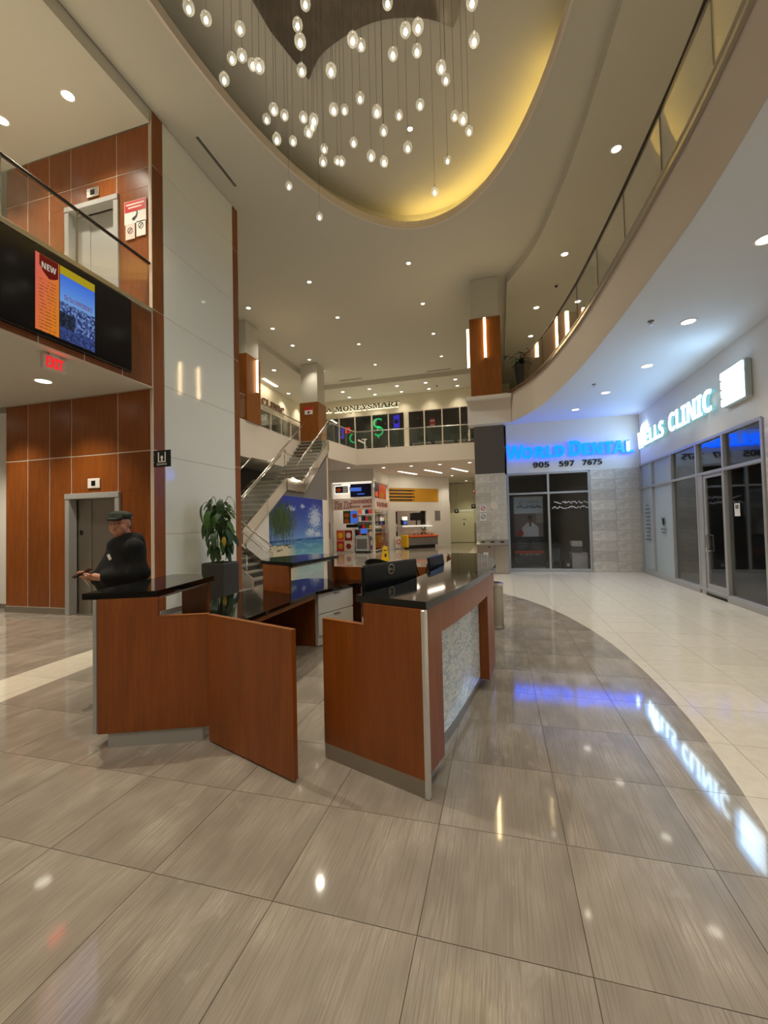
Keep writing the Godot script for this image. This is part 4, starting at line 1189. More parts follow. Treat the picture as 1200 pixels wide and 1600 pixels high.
# ---------------------------------------------------------------- ground floor shops at the far end
func build_lower_far() -> void:
	# side walls of the far hall
	struct("wall_corridor_right", "", mb().box(Vector3(-0.6, 2.28, -24.6), Vector3(0.2, 4.56, 21.2)), M.wall_white)
	struct("wall_corridor_left", "", mb().box(Vector3(-3.9, 2.28, -31.2), Vector3(0.3, 4.56, 5.4)), M.wall_white)
	struct("wall_stair_left", "", mb().box(Vector3(-10.4, 2.0, -14.4), Vector3(0.2, 4.06, 11.5)), M.riser)
	struct("wall_corridor_end", "", mb().box(Vector3(-2.3, 2.28, -33.3), Vector3(3.2, 4.56, 0.2)), M.cream_paint)
	var dr := struct("door_4", "bright cream washroom partition with a small sign")
	part(dr, "leaf", mb().box(Vector3(-2.85, 1.15, -32.6), Vector3(1.95, 2.25, 0.08), Basis(), 0.006), M.cream_paint)
	part(dr, "frame_top", mb().box(Vector3(-2.5, 2.42, -32.6), Vector3(1.3, 0.16, 0.1)), M.white_gloss)
	lettering(dr, "door_text", "MEN", 0.22, 0.07, 0.004, M.ink, facing_z(Vector3(-2.7, 1.72, -32.555)))
	part(dr, "pictogram", mb().box(Vector3(-2.62, 1.4, -32.555), Vector3(0.07, 0.22, 0.004)), M.ink)
	for q in [[Vector3(-3.1, 2.38, -31.9), "black washroom direction sign hanging nearer the bakery"], [Vector3(-1.72, 2.62, -29.8), "black washroom direction sign hanging nearer the stone pier"]]:
		var hs := thing("hanging_sign", q[1], "sign", q[0])
		part(hs, "rod", mb().tube([Vector3(0, 0.13, 0), Vector3(0, 4.58 - q[0].y, 0)], 0.008, 6), M.black)
		part(hs, "plate", bx(Vector3(0.3, 0.28, 0.02), 0.004), M.black)
		part(hs, "white_mark", bx(Vector3(0.12, 0.12, 0.004)), M.paper, Vector3(0, 0.02, 0.012))
	# convenience shop
	var z := -22.0
	var s := struct("shop_convenience", "white framed corner convenience shop")
	for q in [[-9.2, 0.4], [-6.62, 0.12]]: part(s, "post", mb().box(Vector3(q[0], 2.29, z), Vector3(q[1], 4.58, 0.14)), M.wall_white)
	part(s, "side_post", mb().box(Vector3(-6.6, 1.95, -25.2), Vector3(0.14, 3.9, 0.16)), M.wall_white)
	part(s, "bulkhead", mb().box(Vector3(-7.8, 4.24, z), Vector3(2.5, 0.68, 0.12)).box(Vector3(-6.58, 4.24, -23.6), Vector3(0.12, 0.68, 3.2)), M.wall_white)
	part(s, "lit_strip", mb().box(Vector3(-7.78, 3.86, z + 0.03), Vector3(2.3, 0.06, 0.1)), M.shop_panel)
	part(s, "back_wall", mb().box(Vector3(-7.8, 1.95, -26.2), Vector3(2.6, 3.9, 0.1)).box(Vector3(-9.05, 1.95, -24.1), Vector3(0.1, 3.9, 4.2)), M.wall_white)
	part(s, "shop_ceiling", mb().box(Vector3(-7.8, 3.92, -24.1), Vector3(2.5, 0.06, 4.1)), M.ceiling_white)
	part(s, "shelf_floor", mb().box(Vector3(-7.8, 2.98, z - 0.25), Vector3(2.4, 0.04, 0.5)), M.wall_white)
	var sg := thing("convenience_sign", "pale pink sign band with dark red lettering over the convenience shop", "shop sign")
	part(sg, "front_board", mb().box(Vector3(-7.79, 2.67, z + 0.08), Vector3(2.36, 0.62, 0.05), Basis(), 0.006), M.pink_sign)
	part(sg, "side_board", mb().box(Vector3(-6.53, 2.67, -23.6), Vector3(0.05, 0.62, 3.1), Basis(), 0.006), M.pink_sign)
	var it := Transform3D(Basis(Vector3(1, 0, 0), Vector3(0.2, 1, 0), Vector3(0, 0, 1)), Vector3(-8.86, 2.45, z + 0.105))
	lettering(sg, "script_name", "Tin Tin", 0.98, 0.42, 0.012, M.sign_red, it, font(true, false))
	lettering(sg, "upper_line", "CONVENIENCE", 1.2, 0.2, 0.012, M.sign_red, facing_z(Vector3(-7.86, 2.7, z + 0.105)))
	lettering(sg, "lower_line", "FOOD", 0.52, 0.11, 0.012, M.sign_red, facing_z(Vector3(-7.86, 2.48, z + 0.105)))
	lettering(sg, "lower_line", "MART", 0.5, 0.11, 0.012, M.sign_red, facing_z(Vector3(-7.16, 2.48, z + 0.105)))
	lettering(sg, "side_lettering", "Tin Tin FOOD MART", 2.3, 0.26, 0.012, M.sign_red, facing_x(Vector3(-6.505, 2.54, -22.3)), font(true, false))
	var lot := thing("blue_advert_panel", "small lit blue advert with orange and white marks above the shop sign", "lit sign", Vector3(-8.4, 3.5, z + 0.02))
	part(lot, "case", bx(Vector3(0.84, 0.5, 0.06), 0.01), M.shop_panel)
	part(lot, "print_field", bx(Vector3(0.74, 0.36, 0.01)), M.navy, Vector3(0, 0, 0.035))
	part(lot, "orange_disc", mb().globe(Vector3(-0.17, -0.01, 0.042), Vector3(0.15, 0.12, 0.008), 14, 6), M.orange_paint)
	for k in 3: part(lot, "white_line", bx(Vector3(0.26, 0.06, 0.004)), M.paper, Vector3(0.2, 0.1 - 0.1 * k, 0.043))
	var tv := thing("shop_display_screen", "dark blue display screen above the convenience sign", "screen", Vector3(-7.28, 3.42, z + 0.04))
	part(tv, "bezel", bx(Vector3(1.22, 0.72, 0.06), 0.01), M.navy)
	part(tv, "bright_field", bx(Vector3(0.62, 0.2, 0.006)), M.screen_blue, Vector3(-0.28, 0.06, 0.033))
	part(tv, "caption_field", bx(Vector3(0.4, 0.06, 0.006)), M.screen_blue, Vector3(0.0, -0.2, 0.033))
	for k in 2:
		var ad := thing("side_advert", ["purple and orange advert at the shop corner", "orange red advert on the side of the shop"][k], "poster", Vector3(-6.5, 3.4, [-22.35, -23.5][k]))
		part(ad, "sheet", bx(Vector3(0.03, 0.8, [0.7, 1.5][k]), 0.004), [M.navy, M.orange_paint][k])
		part(ad, "picture_field", bx(Vector3(0.012, 0.28, [0.5, 0.6][k])), [M.orange_paint, M.gold][k], Vector3(0.02, -0.2, 0.1))
	# goods
	var colors := [M.red, M.gold, M.paper, M.orange_paint, M.navy, M.leaf, M.pink_sign, M.yellow, M.laminate]
	var gond := thing("shop_shelving", "tall white shelving filled with goods inside the convenience shop", "shelving", Vector3(-7.95, 0, -25.8))
	for y in [0.25, 0.75, 1.25, 1.75, 2.2]: part(gond, "shelf", bx(Vector3(2.1, 0.03, 0.4), 0.004), M.white_gloss, Vector3(0, y, 0))
	for x in [-1.06, 1.06]: part(gond, "side_panel", bx(Vector3(0.03, 2.3, 0.42)), M.white_gloss, Vector3(x, 1.15, 0))
	for r in 5:
		for k in 9:
			solo("goods_box", "%s goods box, %s from left, %s shelf of the convenience shop" % [["red", "golden", "white", "orange", "navy", "green", "pale pink", "yellow", "pale blue"][(r * 4 + k * 5) % 9], nth(k), ["lowest", "second lowest", "middle", "second highest", "highest"][r]], "goods", bx(Vector3(0.19, 0.24 + 0.05 * ((r + k) % 3), 0.16), 0.008), colors[(r * 4 + k * 5) % 9], Vector3(-8.87 + k * 0.23, [0.267, 0.767, 1.267, 1.767, 2.217][r] + 0.12 + 0.025 * ((r + k) % 3), -25.8), "goods on the convenience shelving")
	var fd := thing("snack_rack", "rack of red and brown snack posters left of the shop entrance", "rack", Vector3(-8.35, 0, z - 0.1))
	part(fd, "frame", bx(Vector3(0.98, 1.3, 0.08), 0.01), M.white_gloss, Vector3(0, 0.65, -0.05))
	for k in 4: part(fd, "picture_card", bx(Vector3(0.44, 0.56, 0.02), 0.004), [M.red, M.pink_sign, M.orange_paint, M.sign_red][k], Vector3(-0.24 + 0.48 * (k % 2), 0.36 + 0.6 * (k / 2), 0.0))
	for k in 4: part(fd, "card_picture", mb().globe(Vector3(-0.24 + 0.48 * (k % 2), 0.36 + 0.6 * (k / 2), 0.012), Vector3(0.15, 0.16, 0.012), 12, 6), [M.gold, M.sign_red, M.yellow, M.pink_sign][k])
	var fz := thing("glass_freezer", "glass topped freezer chest in the shop entrance", "freezer", Vector3(-7.34, 0, z - 0.35))
	part(fz, "chest", bx(Vector3(0.72, 0.85, 0.5), 0.03), M.laminate, Vector3(0, 0.47, 0))
	part(fz, "print_front", bx(Vector3(0.6, 0.55, 0.01), 0.002), M.under_grey, Vector3(0, 0.48, 0.252))
	part(fz, "lid", bx(Vector3(0.7, 0.04, 0.48), 0.01), M.frost, Vector3(0, 0.92, 0))
	part(fz, "base", bx(Vector3(0.74, 0.08, 0.52), 0.01), M.black, Vector3(0, 0.05, 0))
	var till := thing("shop_till", "blue screen till standing on the freezer chest", "till", Vector3(-7.3, 0.94, z - 0.4))
	part(till, "screen", mb().box(Vector3(0, 0.24, 0), Vector3(0.4, 0.28, 0.04), Basis(Vector3.RIGHT, -0.2), 0.01), M.screen_blue)
	part(till, "base", bx(Vector3(0.26, 0.1, 0.24), 0.02), M.black, Vector3(0, 0.05, 0))
	var ps := thing("hanging_advert", "green orange and blue hanging advert inside the shop entrance", "poster", Vector3(-8.05, 1.98, z - 0.3))
	part(ps, "sheet", bx(Vector3(0.86, 0.72, 0.01)), M.leaf)
	part(ps, "blue_field", bx(Vector3(0.42, 0.7, 0.006)), M.screen_blue, Vector3(0.22, 0, 0.006))
	for k in 3: part(ps, "orange_disc", mb().globe(Vector3([-0.2, -0.22, 0.26][k], [0.1, -0.22, 0.06][k], 0.012), Vector3(0.15, 0.13, 0.01), 14, 6), M.orange_paint)
	part(ps, "dark_band", bx(Vector3(0.7, 0.18, 0.02)), M.black, Vector3(0.1, -0.5, 0))
	var sc := thing("side_window_display", "side window shelf unit of the shop with red goods below", "shelving", Vector3(-6.62, 0, -23.6))
	for y in [0.1, 1.08, 1.45]: part(sc, "shelf", bx(Vector3(0.3, 0.04, 2.9), 0.004), M.white_gloss, Vector3(-0.12, y, 0))
	for k in 5:
		part(sc, "red_panel", bx(Vector3(0.05, 0.36, 0.5), 0.004), M.red, Vector3(0.02, 0.34, -1.15 + 0.57 * k))
		part(sc, "snack_panel", bx(Vector3(0.05, 0.48, 0.5), 0.004), [M.orange_paint, M.sign_red, M.gold][k % 3], Vector3(0.0, 0.8, -1.15 + 0.57 * k))
	part(s, "side_glass", mb().box(Vector3(-6.56, 1.25, -23.6), Vector3(0.012, 2.2, 2.9)), M.shop_glass)
	var pn := thing("shop_ceiling_panel", "bright ceiling light panel inside the convenience shop", "ceiling light", Vector3(-7.8, 3.86, -24.0))
	part(pn, "diffuser", bx(Vector3(1.8, 0.03, 2.6)), M.shop_panel)
	area(pn, Transform3D(Basis(Vector3.RIGHT, -PI / 2), Vector3(0, -0.04, 0)), Vector2(1.8, 2.6), 5.0, Color(1.0, 0.97, 0.9))
	# bakery wall, set at an angle
	var u := Vector3(0.7156, 0, -0.6985)
	var bk := Transform3D(Basis(u, Vector3.UP, u.cross(Vector3.UP)), Vector3(-6.6, 0, -25.15))
	var bw := struct("wall_bakery", "white angled wall round the bakery hatch")
	bw.transform = bk
	part(bw, "lower_wall", mb().box(Vector3(0.24, 1.45, 0), Vector3(0.48, 2.9, 0.14)).box(Vector3(3.75, 1.45, 0), Vector3(1.9, 2.9, 0.14)).box(Vector3(1.64, 2.62, 0), Vector3(2.34, 0.56, 0.14)), M.wall_white)
	part(bw, "gold_band_left", mb().box(Vector3(0.85, 3.34, 0), Vector3(1.7, 0.86, 0.1)), M.gold)
	part(bw, "gold_band_right", mb().box(Vector3(2.73, 3.34, 0.01), Vector3(2.06, 0.86, 0.12)), M.gold)
	for k in 4: part(bw, "dark_stripe", mb().box(Vector3(1.0, 3.02 + k * 0.2, 0.055), Vector3(1.8 + 0.1 * (k % 2), 0.1, 0.03), Basis(), 0.006), M.dark_brown)
	part(bw, "end_wall", mb().box(Vector3(4.2, 3.34, 0), Vector3(0.9, 0.88, 0.14)), M.wall_white)
	part(bw, "top_wall", mb().box(Vector3(2.3, 4.18, 0), Vector3(4.7, 0.82, 0.16)), M.wall_white)
	part(bw, "kitchen_back", mb().box(Vector3(1.6, 1.6, -1.3), Vector3(3.2, 3.2, 0.1)), M.pink_sign)
	part(bw, "service_ledge", mb().box(Vector3(1.62, 1.42, 0.0), Vector3(2.3, 0.04, 0.3), Basis(), 0.005), M.white_gloss)
	part(bw, "grey_plaque", mb().box(Vector3(3.66, 2.02, 0.075), Vector3(0.42, 0.64, 0.02)), M.under_grey)
	var cs := thing("bakery_display_case", "yellow and orange curved glass pastry case in front of the bakery hatch", "display case")
	cs.transform = bk
	part(cs, "base_front", mb().box(Vector3(2.0, 0.44, 0.5), Vector3(2.2, 0.5, 0.7), Basis(), 0.04), M.under_grey)
	part(cs, "orange_band", mb().box(Vector3(2.0, 0.74, 0.52), Vector3(2.24, 0.12, 0.74), Basis(), 0.03), M.orange_paint)
	part(cs, "yellow_end", mb().box(Vector3(0.84, 0.46, 0.48), Vector3(0.16, 0.76, 0.74), Basis(), 0.03), M.yellow)
	part(cs, "shelf", mb().box(Vector3(2.0, 1.0, 0.35), Vector3(2.1, 0.03, 0.4)), M.white_gloss)
	part(cs, "lit_top", mb().box(Vector3(2.0, 1.36, 0.2), Vector3(2.1, 0.05, 0.3), Basis(), 0.01), M.shop_panel)
	part(cs, "curved_glass", mb().tube([Vector3(0.95, 1.06, 0.42), Vector3(3.05, 1.06, 0.42)], 0.3, 14, false), M.glass)
	part(cs, "plinth", mb().box(Vector3(2.0, 0.09, 0.4), Vector3(2.0, 0.18, 0.5)), M.black)
	for k in 12:
		var pa := solo("pastry", "%s pastry, %s from the yellow end of the bakery case" % [["golden", "pale", "orange"][k % 3], nth(k)], "pastry", mb().globe(Vector3.ZERO, Vector3(0.085, 0.05, 0.07), 10, 6), [M.gold, M.pink_sign, M.orange_paint][k % 3], bk * Vector3(1.05 + 0.17 * k, 0.85 if k % 2 else 1.055, 0.45), "pastries in the bakery case")
	var mon := thing("bakery_screen", "black wall screen behind the bakery hatch", "screen")
	mon.transform = bk
	part(mon, "screen", mb().box(Vector3(2.25, 1.98, -0.3), Vector3(0.95, 0.5, 0.05), Basis(), 0.01), M.gloss_black)
	part(mon, "post", mb().box(Vector3(2.25, 1.6, -0.32), Vector3(0.06, 0.34, 0.05)), M.black)
	var fr := thing("drinks_fridge", "dark drinks fridge with a lit lower door left in the bakery hatch", "fridge")
	fr.transform = bk
	part(fr, "cabinet", mb().box(Vector3(0.62, 1.16, -0.5), Vector3(0.4, 2.3, 0.4), Basis(), 0.01), M.black)
	part(fr, "door_glass", mb().box(Vector3(0.62, 1.3, -0.295), Vector3(0.32, 0.5, 0.01)), M.frost)
	var ml := thing("coffee_machine", "coffee machine with a bright square panel on the bakery ledge", "coffee machine")
	ml.transform = bk
	part(ml, "body", mb().box(Vector3(1.3, 1.62, -0.3), Vector3(0.34, 0.36, 0.3), Basis(), 0.02), M.black)
	part(ml, "lit_panel", mb().box(Vector3(1.3, 1.86, -0.2), Vector3(0.34, 0.24, 0.12), Basis(), 0.02), M.shop_panel)
	part(ml, "lower_screen", mb().box(Vector3(1.3, 1.6, -0.145), Vector3(0.24, 0.2, 0.01)), M.screen_blue)
	var mp := thing("round_menu_board", "white board with a red ring standing beside the bakery case", "menu board")
	mp.transform = bk
	part(mp, "board", mb().box(Vector3(0.55, 0.4, 0.2), Vector3(0.4, 0.72, 0.03), Basis(), 0.006), M.paper)
	part(mp, "red_ring", mb().lathe([Vector2(0.1, 0), Vector2(0.1, 0.012), Vector2(0.15, 0.012), Vector2(0.15, 0)], 18, Transform3D(Basis(Vector3.RIGHT, PI / 2), Vector3(0.55, 0.42, 0.216))), M.red)

# ---------------------------------------------------------------- stair
func stair_z(y: float) -> float:   # where the upper stair reaches height y
	if y <= 3.2: return lerpf(-11.0, -13.75, (y - 1.4) / 1.8)
	return lerpf(-15.1, -17.75, (y - 3.2) / 2.2)

func build_stairs() -> void:
	var s := thing("staircase", "stainless steel stair with glass guards rising behind the white pier", "staircase")
	# lower flight climbing towards the pier, then a landing
	for k in 8:
		var x := -6.25 - k * 0.23
		part(s, "tread", mb().box(Vector3(x - 0.13, 0.175 * (k + 1) - 0.03, -10.17), Vector3(0.29, 0.06, 1.16), Basis(), 0.008), M.tread)
		part(s, "riser", mb().box(Vector3(x - 0.03, 0.175 * (k + 1) - 0.115, -10.17), Vector3(0.02, 0.115, 1.12)), M.riser)
	part(s, "landing", mb().box(Vector3(-8.25, 1.33, -10.2), Vector3(0.94, 0.14, 1.5)).box(Vector3(-8.05, 1.33, -10.9), Vector3(1.3, 0.14, 0.3)), M.tread)
	for z in [-9.56, -10.78]: part(s, "lower_stringer", mb().extrude(PackedVector2Array([Vector2(-6.1, 0), Vector2(-6.1, 0.24), Vector2(-7.95, 1.58), Vector2(-7.95, 1.15), Vector2(-6.45, 0)]), 0.03, facing_z(Vector3(0, 0, z))), M.steel)
	# upper flight
	for k in 10:
		var y := 1.4 + 0.18 * (k + 1)
		var z := -11.0 - 0.275 * k
		part(s, "tread", mb().box(Vector3(-8.06, y - 0.025, z - 0.15), Vector3(1.22, 0.05, 0.3), Basis(), 0.006), M.tread)
		part(s, "riser", mb().box(Vector3(-8.06, y - 0.11, z - 0.01), Vector3(1.2, 0.13, 0.02)), M.riser)
	part(s, "landing", mb().box(Vector3(-8.06, 3.13, -14.42), Vector3(1.22, 0.14, 1.4)), M.tread)
	for k in 12:
		var y := 3.2 + 0.1833 * (k + 1)
		var z := -15.1 - 0.225 * k
		part(s, "tread", mb().box(Vector3(-8.06, y - 0.025, z - 0.125), Vector3(1.22, 0.05, 0.26), Basis(), 0.006), M.tread)
		part(s, "riser", mb().box(Vector3(-8.06, y - 0.11, z - 0.01), Vector3(1.2, 0.14, 0.02)), M.riser)
	# polished stringers, folded along the flights; drawn in (z, y)
	var zy := Transform3D(Basis(Vector3(0, 0, 1), Vector3(0, 1, 0), Vector3(-1, 0, 0)), Vector3.ZERO)
	var band := PackedVector2Array([Vector2(-10.85, 1.38), Vector2(-13.75, 3.3), Vector2(-15.12, 3.3), Vector2(-17.8, 5.42), Vector2(-17.8, 4.95), Vector2(-15.25, 2.86), Vector2(-13.8, 2.86), Vector2(-11.0, 0.95), Vector2(-10.85, 0.95)])
	for x in [-7.38, -8.69]:
		zy.origin.x = x
		part(s, "stringer", mb().extrude(band, 0.05, zy), M.steel)
	# folded cover plates standing proud of the stringer, one for each straight run
	zy.origin.x = -7.36
	for q in [[-11.0, -12.4, 0.0], [-12.42, -13.72, 0.0], [-15.2, -16.45, 1.0], [-16.47, -17.75, 1.0]]:
		var yf := func(z: float): return (1.38 + (z + 10.85) * -0.662) if q[2] == 0.0 else (3.3 + (z + 15.12) * -0.791)
		part(s, "cover_plate", mb().extrude(PackedVector2Array([Vector2(q[0], yf.call(q[0])), Vector2(q[1], yf.call(q[1])), Vector2(q[1], yf.call(q[1]) - 0.42), Vector2(q[0], yf.call(q[0]) - 0.42)]), 0.012, zy), M.chrome)
	part(s, "cover_plate", mb().extrude(PackedVector2Array([Vector2(-13.75, 3.3), Vector2(-15.14, 3.3), Vector2(-15.22, 2.88), Vector2(-13.8, 2.88)]), 0.012, zy), M.chrome)
	# glass and handrails, right side then left
	for q in [[-11.0, 1.5, -13.72, 3.3], [-13.76, 3.32, -15.1, 3.32], [-15.14, 3.34, -17.8, 5.42]]:
		zy.origin.x = -7.4
		part(s, "glass_pane", mb().extrude(PackedVector2Array([Vector2(q[0], q[1]), Vector2(q[2], q[3]), Vector2(q[2], q[3] + 0.86), Vector2(q[0], q[1] + 0.86)]), 0.012, zy), M.glass)
	part(s, "handrail", mb().tube([Vector3(-7.4, 2.44, -11.0), Vector3(-7.4, 4.31, -13.65), Vector3(-7.4, 4.24, -13.8)], 0.027, 10), M.chrome)
	part(s, "handrail", mb().tube([Vector3(-7.4, 4.2, -13.7), Vector3(-7.4, 4.16, -15.05)], 0.012, 8), M.steel)
	part(s, "handrail", mb().tube([Vector3(-7.4, 4.1, -14.92), Vector3(-7.4, 6.38, -17.9)], 0.027, 10), M.chrome)
	part(s, "inner_handrail", mb().tube([Vector3(-7.5, 2.26, -11.0), Vector3(-7.5, 4.1, -13.6)], 0.022, 10), M.chrome)
	part(s, "inner_handrail", mb().tube([Vector3(-7.5, 3.9, -14.85), Vector3(-7.5, 6.1, -17.8)], 0.022, 10), M.chrome)
	part(s, "inner_handrail", mb().tube([Vector3(-8.6, 2.3, -11.0), Vector3(-8.6, 4.05, -13.44), Vector3(-8.6, 4.08, -14.76), Vector3(-8.6, 6.25, -17.8), Vector3(-8.45, 6.26, -17.95)], 0.024, 10), M.chrome)
	for z in [[-13.68, 3.2, 1.1], [-15.08, 3.2, 0.95], [-11.1, 1.5, 0.95]]: part(s, "glass_clamp", mb().box(Vector3(-7.4, z[1] + z[2] / 2, z[0]), Vector3(0.02, z[2], 0.012)), M.steel)
	# guard of the lower flight, on the far side
	for z in [-9.54, -10.8]:
		part(s, "glass_pane", mb().extrude(PackedVector2Array([Vector2(-6.3, 0.3), Vector2(-7.95, 1.55), Vector2(-7.95, 2.1), Vector2(-6.3, 0.82)]), 0.012, facing_z(Vector3(0, 0, z))), M.glass)
		part(s, "handrail", mb().tube([Vector3(-6.3, 1.0, z), Vector3(-7.95, 2.22, z)], 0.025, 10), M.chrome)
		part(s, "lower_rail", mb().tube([Vector3(-6.28, 0.45, z), Vector3(-6.28, 0.83, z), Vector3(-6.47, 0.83, z), Vector3(-7.95, 1.93, z)], 0.016, 8), M.chrome)
	# wall under the upper flight, with the painted beach
	var wl := struct("wall_under_stair", "white wall under the stair with a painted beach")
	zy.origin.x = -7.44
	part(wl, "wall_lower", mb().extrude(PackedVector2Array([Vector2(-11.3, 0), Vector2(-11.3, 1.1), Vector2(-13.6, 2.67), Vector2(-17.6, 2.67), Vector2(-17.6, 0)]), 0.12, zy), M.wall_white)
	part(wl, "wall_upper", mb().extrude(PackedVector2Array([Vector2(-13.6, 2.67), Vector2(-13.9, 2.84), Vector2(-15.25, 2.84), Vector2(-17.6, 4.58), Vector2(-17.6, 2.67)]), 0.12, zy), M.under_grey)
	var mu := mb()
	var shape := PackedVector2Array([Vector2(-12.62, 0.02), Vector2(-12.62, 1.98), Vector2(-13.62, 2.665), Vector2(-17.05, 2.665), Vector2(-17.05, 0.02)])
	mu.extrude(shape, -0.012, zy)
	for i in mu.v.size(): mu.t[i] = Vector2((-12.62 - mu.v[i].z) / 4.43, 1.0 - mu.v[i].y / 2.665)
	solo("beach_mural", "painted mural of a palm beach and blue sea on the wall under the stair", "mural", mu, mural_material())
	part(wl, "column_end", mb().box(Vector3(-7.5, 2.29, -17.66), Vector3(0.14, 4.58, 0.12)), M.pink_sign)
	var bh := struct("wall_behind_stair", "", mb().box(Vector3(-9.6, 2.29, -21.6), Vector3(0.4, 4.58, 3.0)), M.wall_white)
	var hd := thing("door_pull_handle", "vertical steel pull handle on the white jamb left of the convenience shop", "door handle", Vector3(-9.18, 1.25, -21.9))
	part(hd, "grip", mb().tube([Vector3(0, -0.35, 0.05), Vector3(0, 0.35, 0.05)], 0.02, 8), M.chrome)
	part(hd, "back_plate", bx(Vector3(0.12, 0.9, 0.015), 0.004), M.under_grey)

func mural_material() -> StandardMaterial3D:
	var n := noise(61, 0.012, 4)
	var n2 := noise(62, 0.05, 3)
	var W := 640
	var H := 384
	var im := Image.create(W, H, false, Image.FORMAT_RGB8)
	for y in H:
		for x in W:
			var u := float(x) / W
			var v := float(y) / H
			var q: Color
			if v < 0.6:
				q = Color(0.1, 0.2, 0.62).lerp(Color(0.42, 0.6, 0.86), pow(v / 0.6, 1.6))
				var cl := 0.0
				for c in [[0.82, 0.3, 0.17, 0.22], [0.72, 0.52, 0.13, 0.08], [0.86, 0.55, 0.1, 0.05], [0.56, 0.13, 0.05, 0.04], [0.35, 0.17, 0.09, 0.05]]:
					var d := Vector2((u - c[0]) / c[2], (v - c[1]) / c[3]).length()
					cl = maxf(cl, clampf((1.0 - d) * 1.6 + n2.get_noise_2d(x, y) * 1.1, 0, 1))
				q = q.lerp(Color(0.82, 0.87, 0.95), cl * 0.85)
			else:
				q = Color(0.2, 0.45, 0.72).lerp(Color(0.5, 0.76, 0.82), clampf((v - 0.6) / 0.3, 0, 1))
				if v < 0.63: q = Color(0.12, 0.32, 0.62)
				q = q.lerp(Color(0.66, 0.86, 0.88), clampf(n.get_noise_2d(x * 0.6, y * 3.0) * 0.8, 0, 0.5))
				var shore := 0.42 + 0.25 * (v - 0.7) + 0.06 * n.get_noise_2d(x, y)
				if v > 0.66 + 0.05 * u: q = q.lerp(Color(0.84, 0.8, 0.7), clampf((shore - u) * 7.0, 0, 1))
				if v > 0.66 and v < 0.75 and u < 0.4: q = q.lerp(Color(0.26, 0.26, 0.2), clampf(n.get_noise_2d(x, y * 4.0) * 3.0 - 0.2, 0, 0.8))
			im.set_pixel(x, y, q)
	# trunks and hanging fronds
	var r := RandomNumberGenerator.new()
	r.seed = 5
	for k in 7:
		var x0 := 40.0 + 36 * k
		var x1 := x0 + r.randf_range(10, 70)
		for i in 90:
			var t := i / 89.0
			var px := lerpf(x0, x1, t * t)
			var py := lerpf(H * 0.72, H * 0.25, t)
			im.fill_rect(Rect2i(int(px), int(py), 4, 3), Color(0.62, 0.6, 0.54).lerp(Color(0.3, 0.28, 0.2), t))
	for k in 900:
		var cx := clampf(r.randfn(110, 70), -10, 270)
		var cy := clampf(r.randfn(105, 40), 30, 200)
		var len := r.randf_range(20, 62)
		var lean := r.randf_range(-0.5, 0.5)
		var g := r.randf()
		var c := Color(0.05, 0.13, 0.06).lerp(Color(0.3, 0.42, 0.14), g)
		for i in int(len):
			var t := i / len
			im.fill_rect(Rect2i(int(cx + lean * len * t), int(cy + i + 8.0 * t * t), 2, 2), c)
	im.generate_mipmaps()
	return textured(mat("mural_paint", Color.WHITE, 0.6), ImageTexture.create_from_image(im))

# ---------------------------------------------------------------- reception ring
func sub_curve(c: PackedVector2Array, z0: float, z1: float) -> PackedVector2Array:
	# the part of a curve running towards -z that lies between z0 and z1
	var out := PackedVector2Array()
	for i in c.size() - 1:
		var a := c[i]
		var b := c[i + 1]
		if a.y >= z0 and b.y < z0: out.append(a.lerp(b, (z0 - a.y) / (b.y - a.y)))
		if b.y < z0 and b.y > z1: out.append(b)
		if a.y > z1 and b.y <= z1: out.append(a.lerp(b, (z1 - a.y) / (b.y - a.y)))
	return out

func upright(a: Vector2, b: Vector2) -> Transform3D:
	# local x from a to b on the floor plan, y up, z towards the right-hand side of the walk from b to a
	var u := Vector3(b.x - a.x, 0, b.y - a.y).normalized()
	return Transform3D(Basis(u, Vector3.UP, u.cross(Vector3.UP)), Vector3(a.x, 0, a.y))

func rect(x0: float, y0: float, x1: float, y1: float) -> PackedVector2Array:
	return PackedVector2Array([Vector2(x0, y0), Vector2(x1, y0), Vector2(x1, y1), Vector2(x0, y1)])

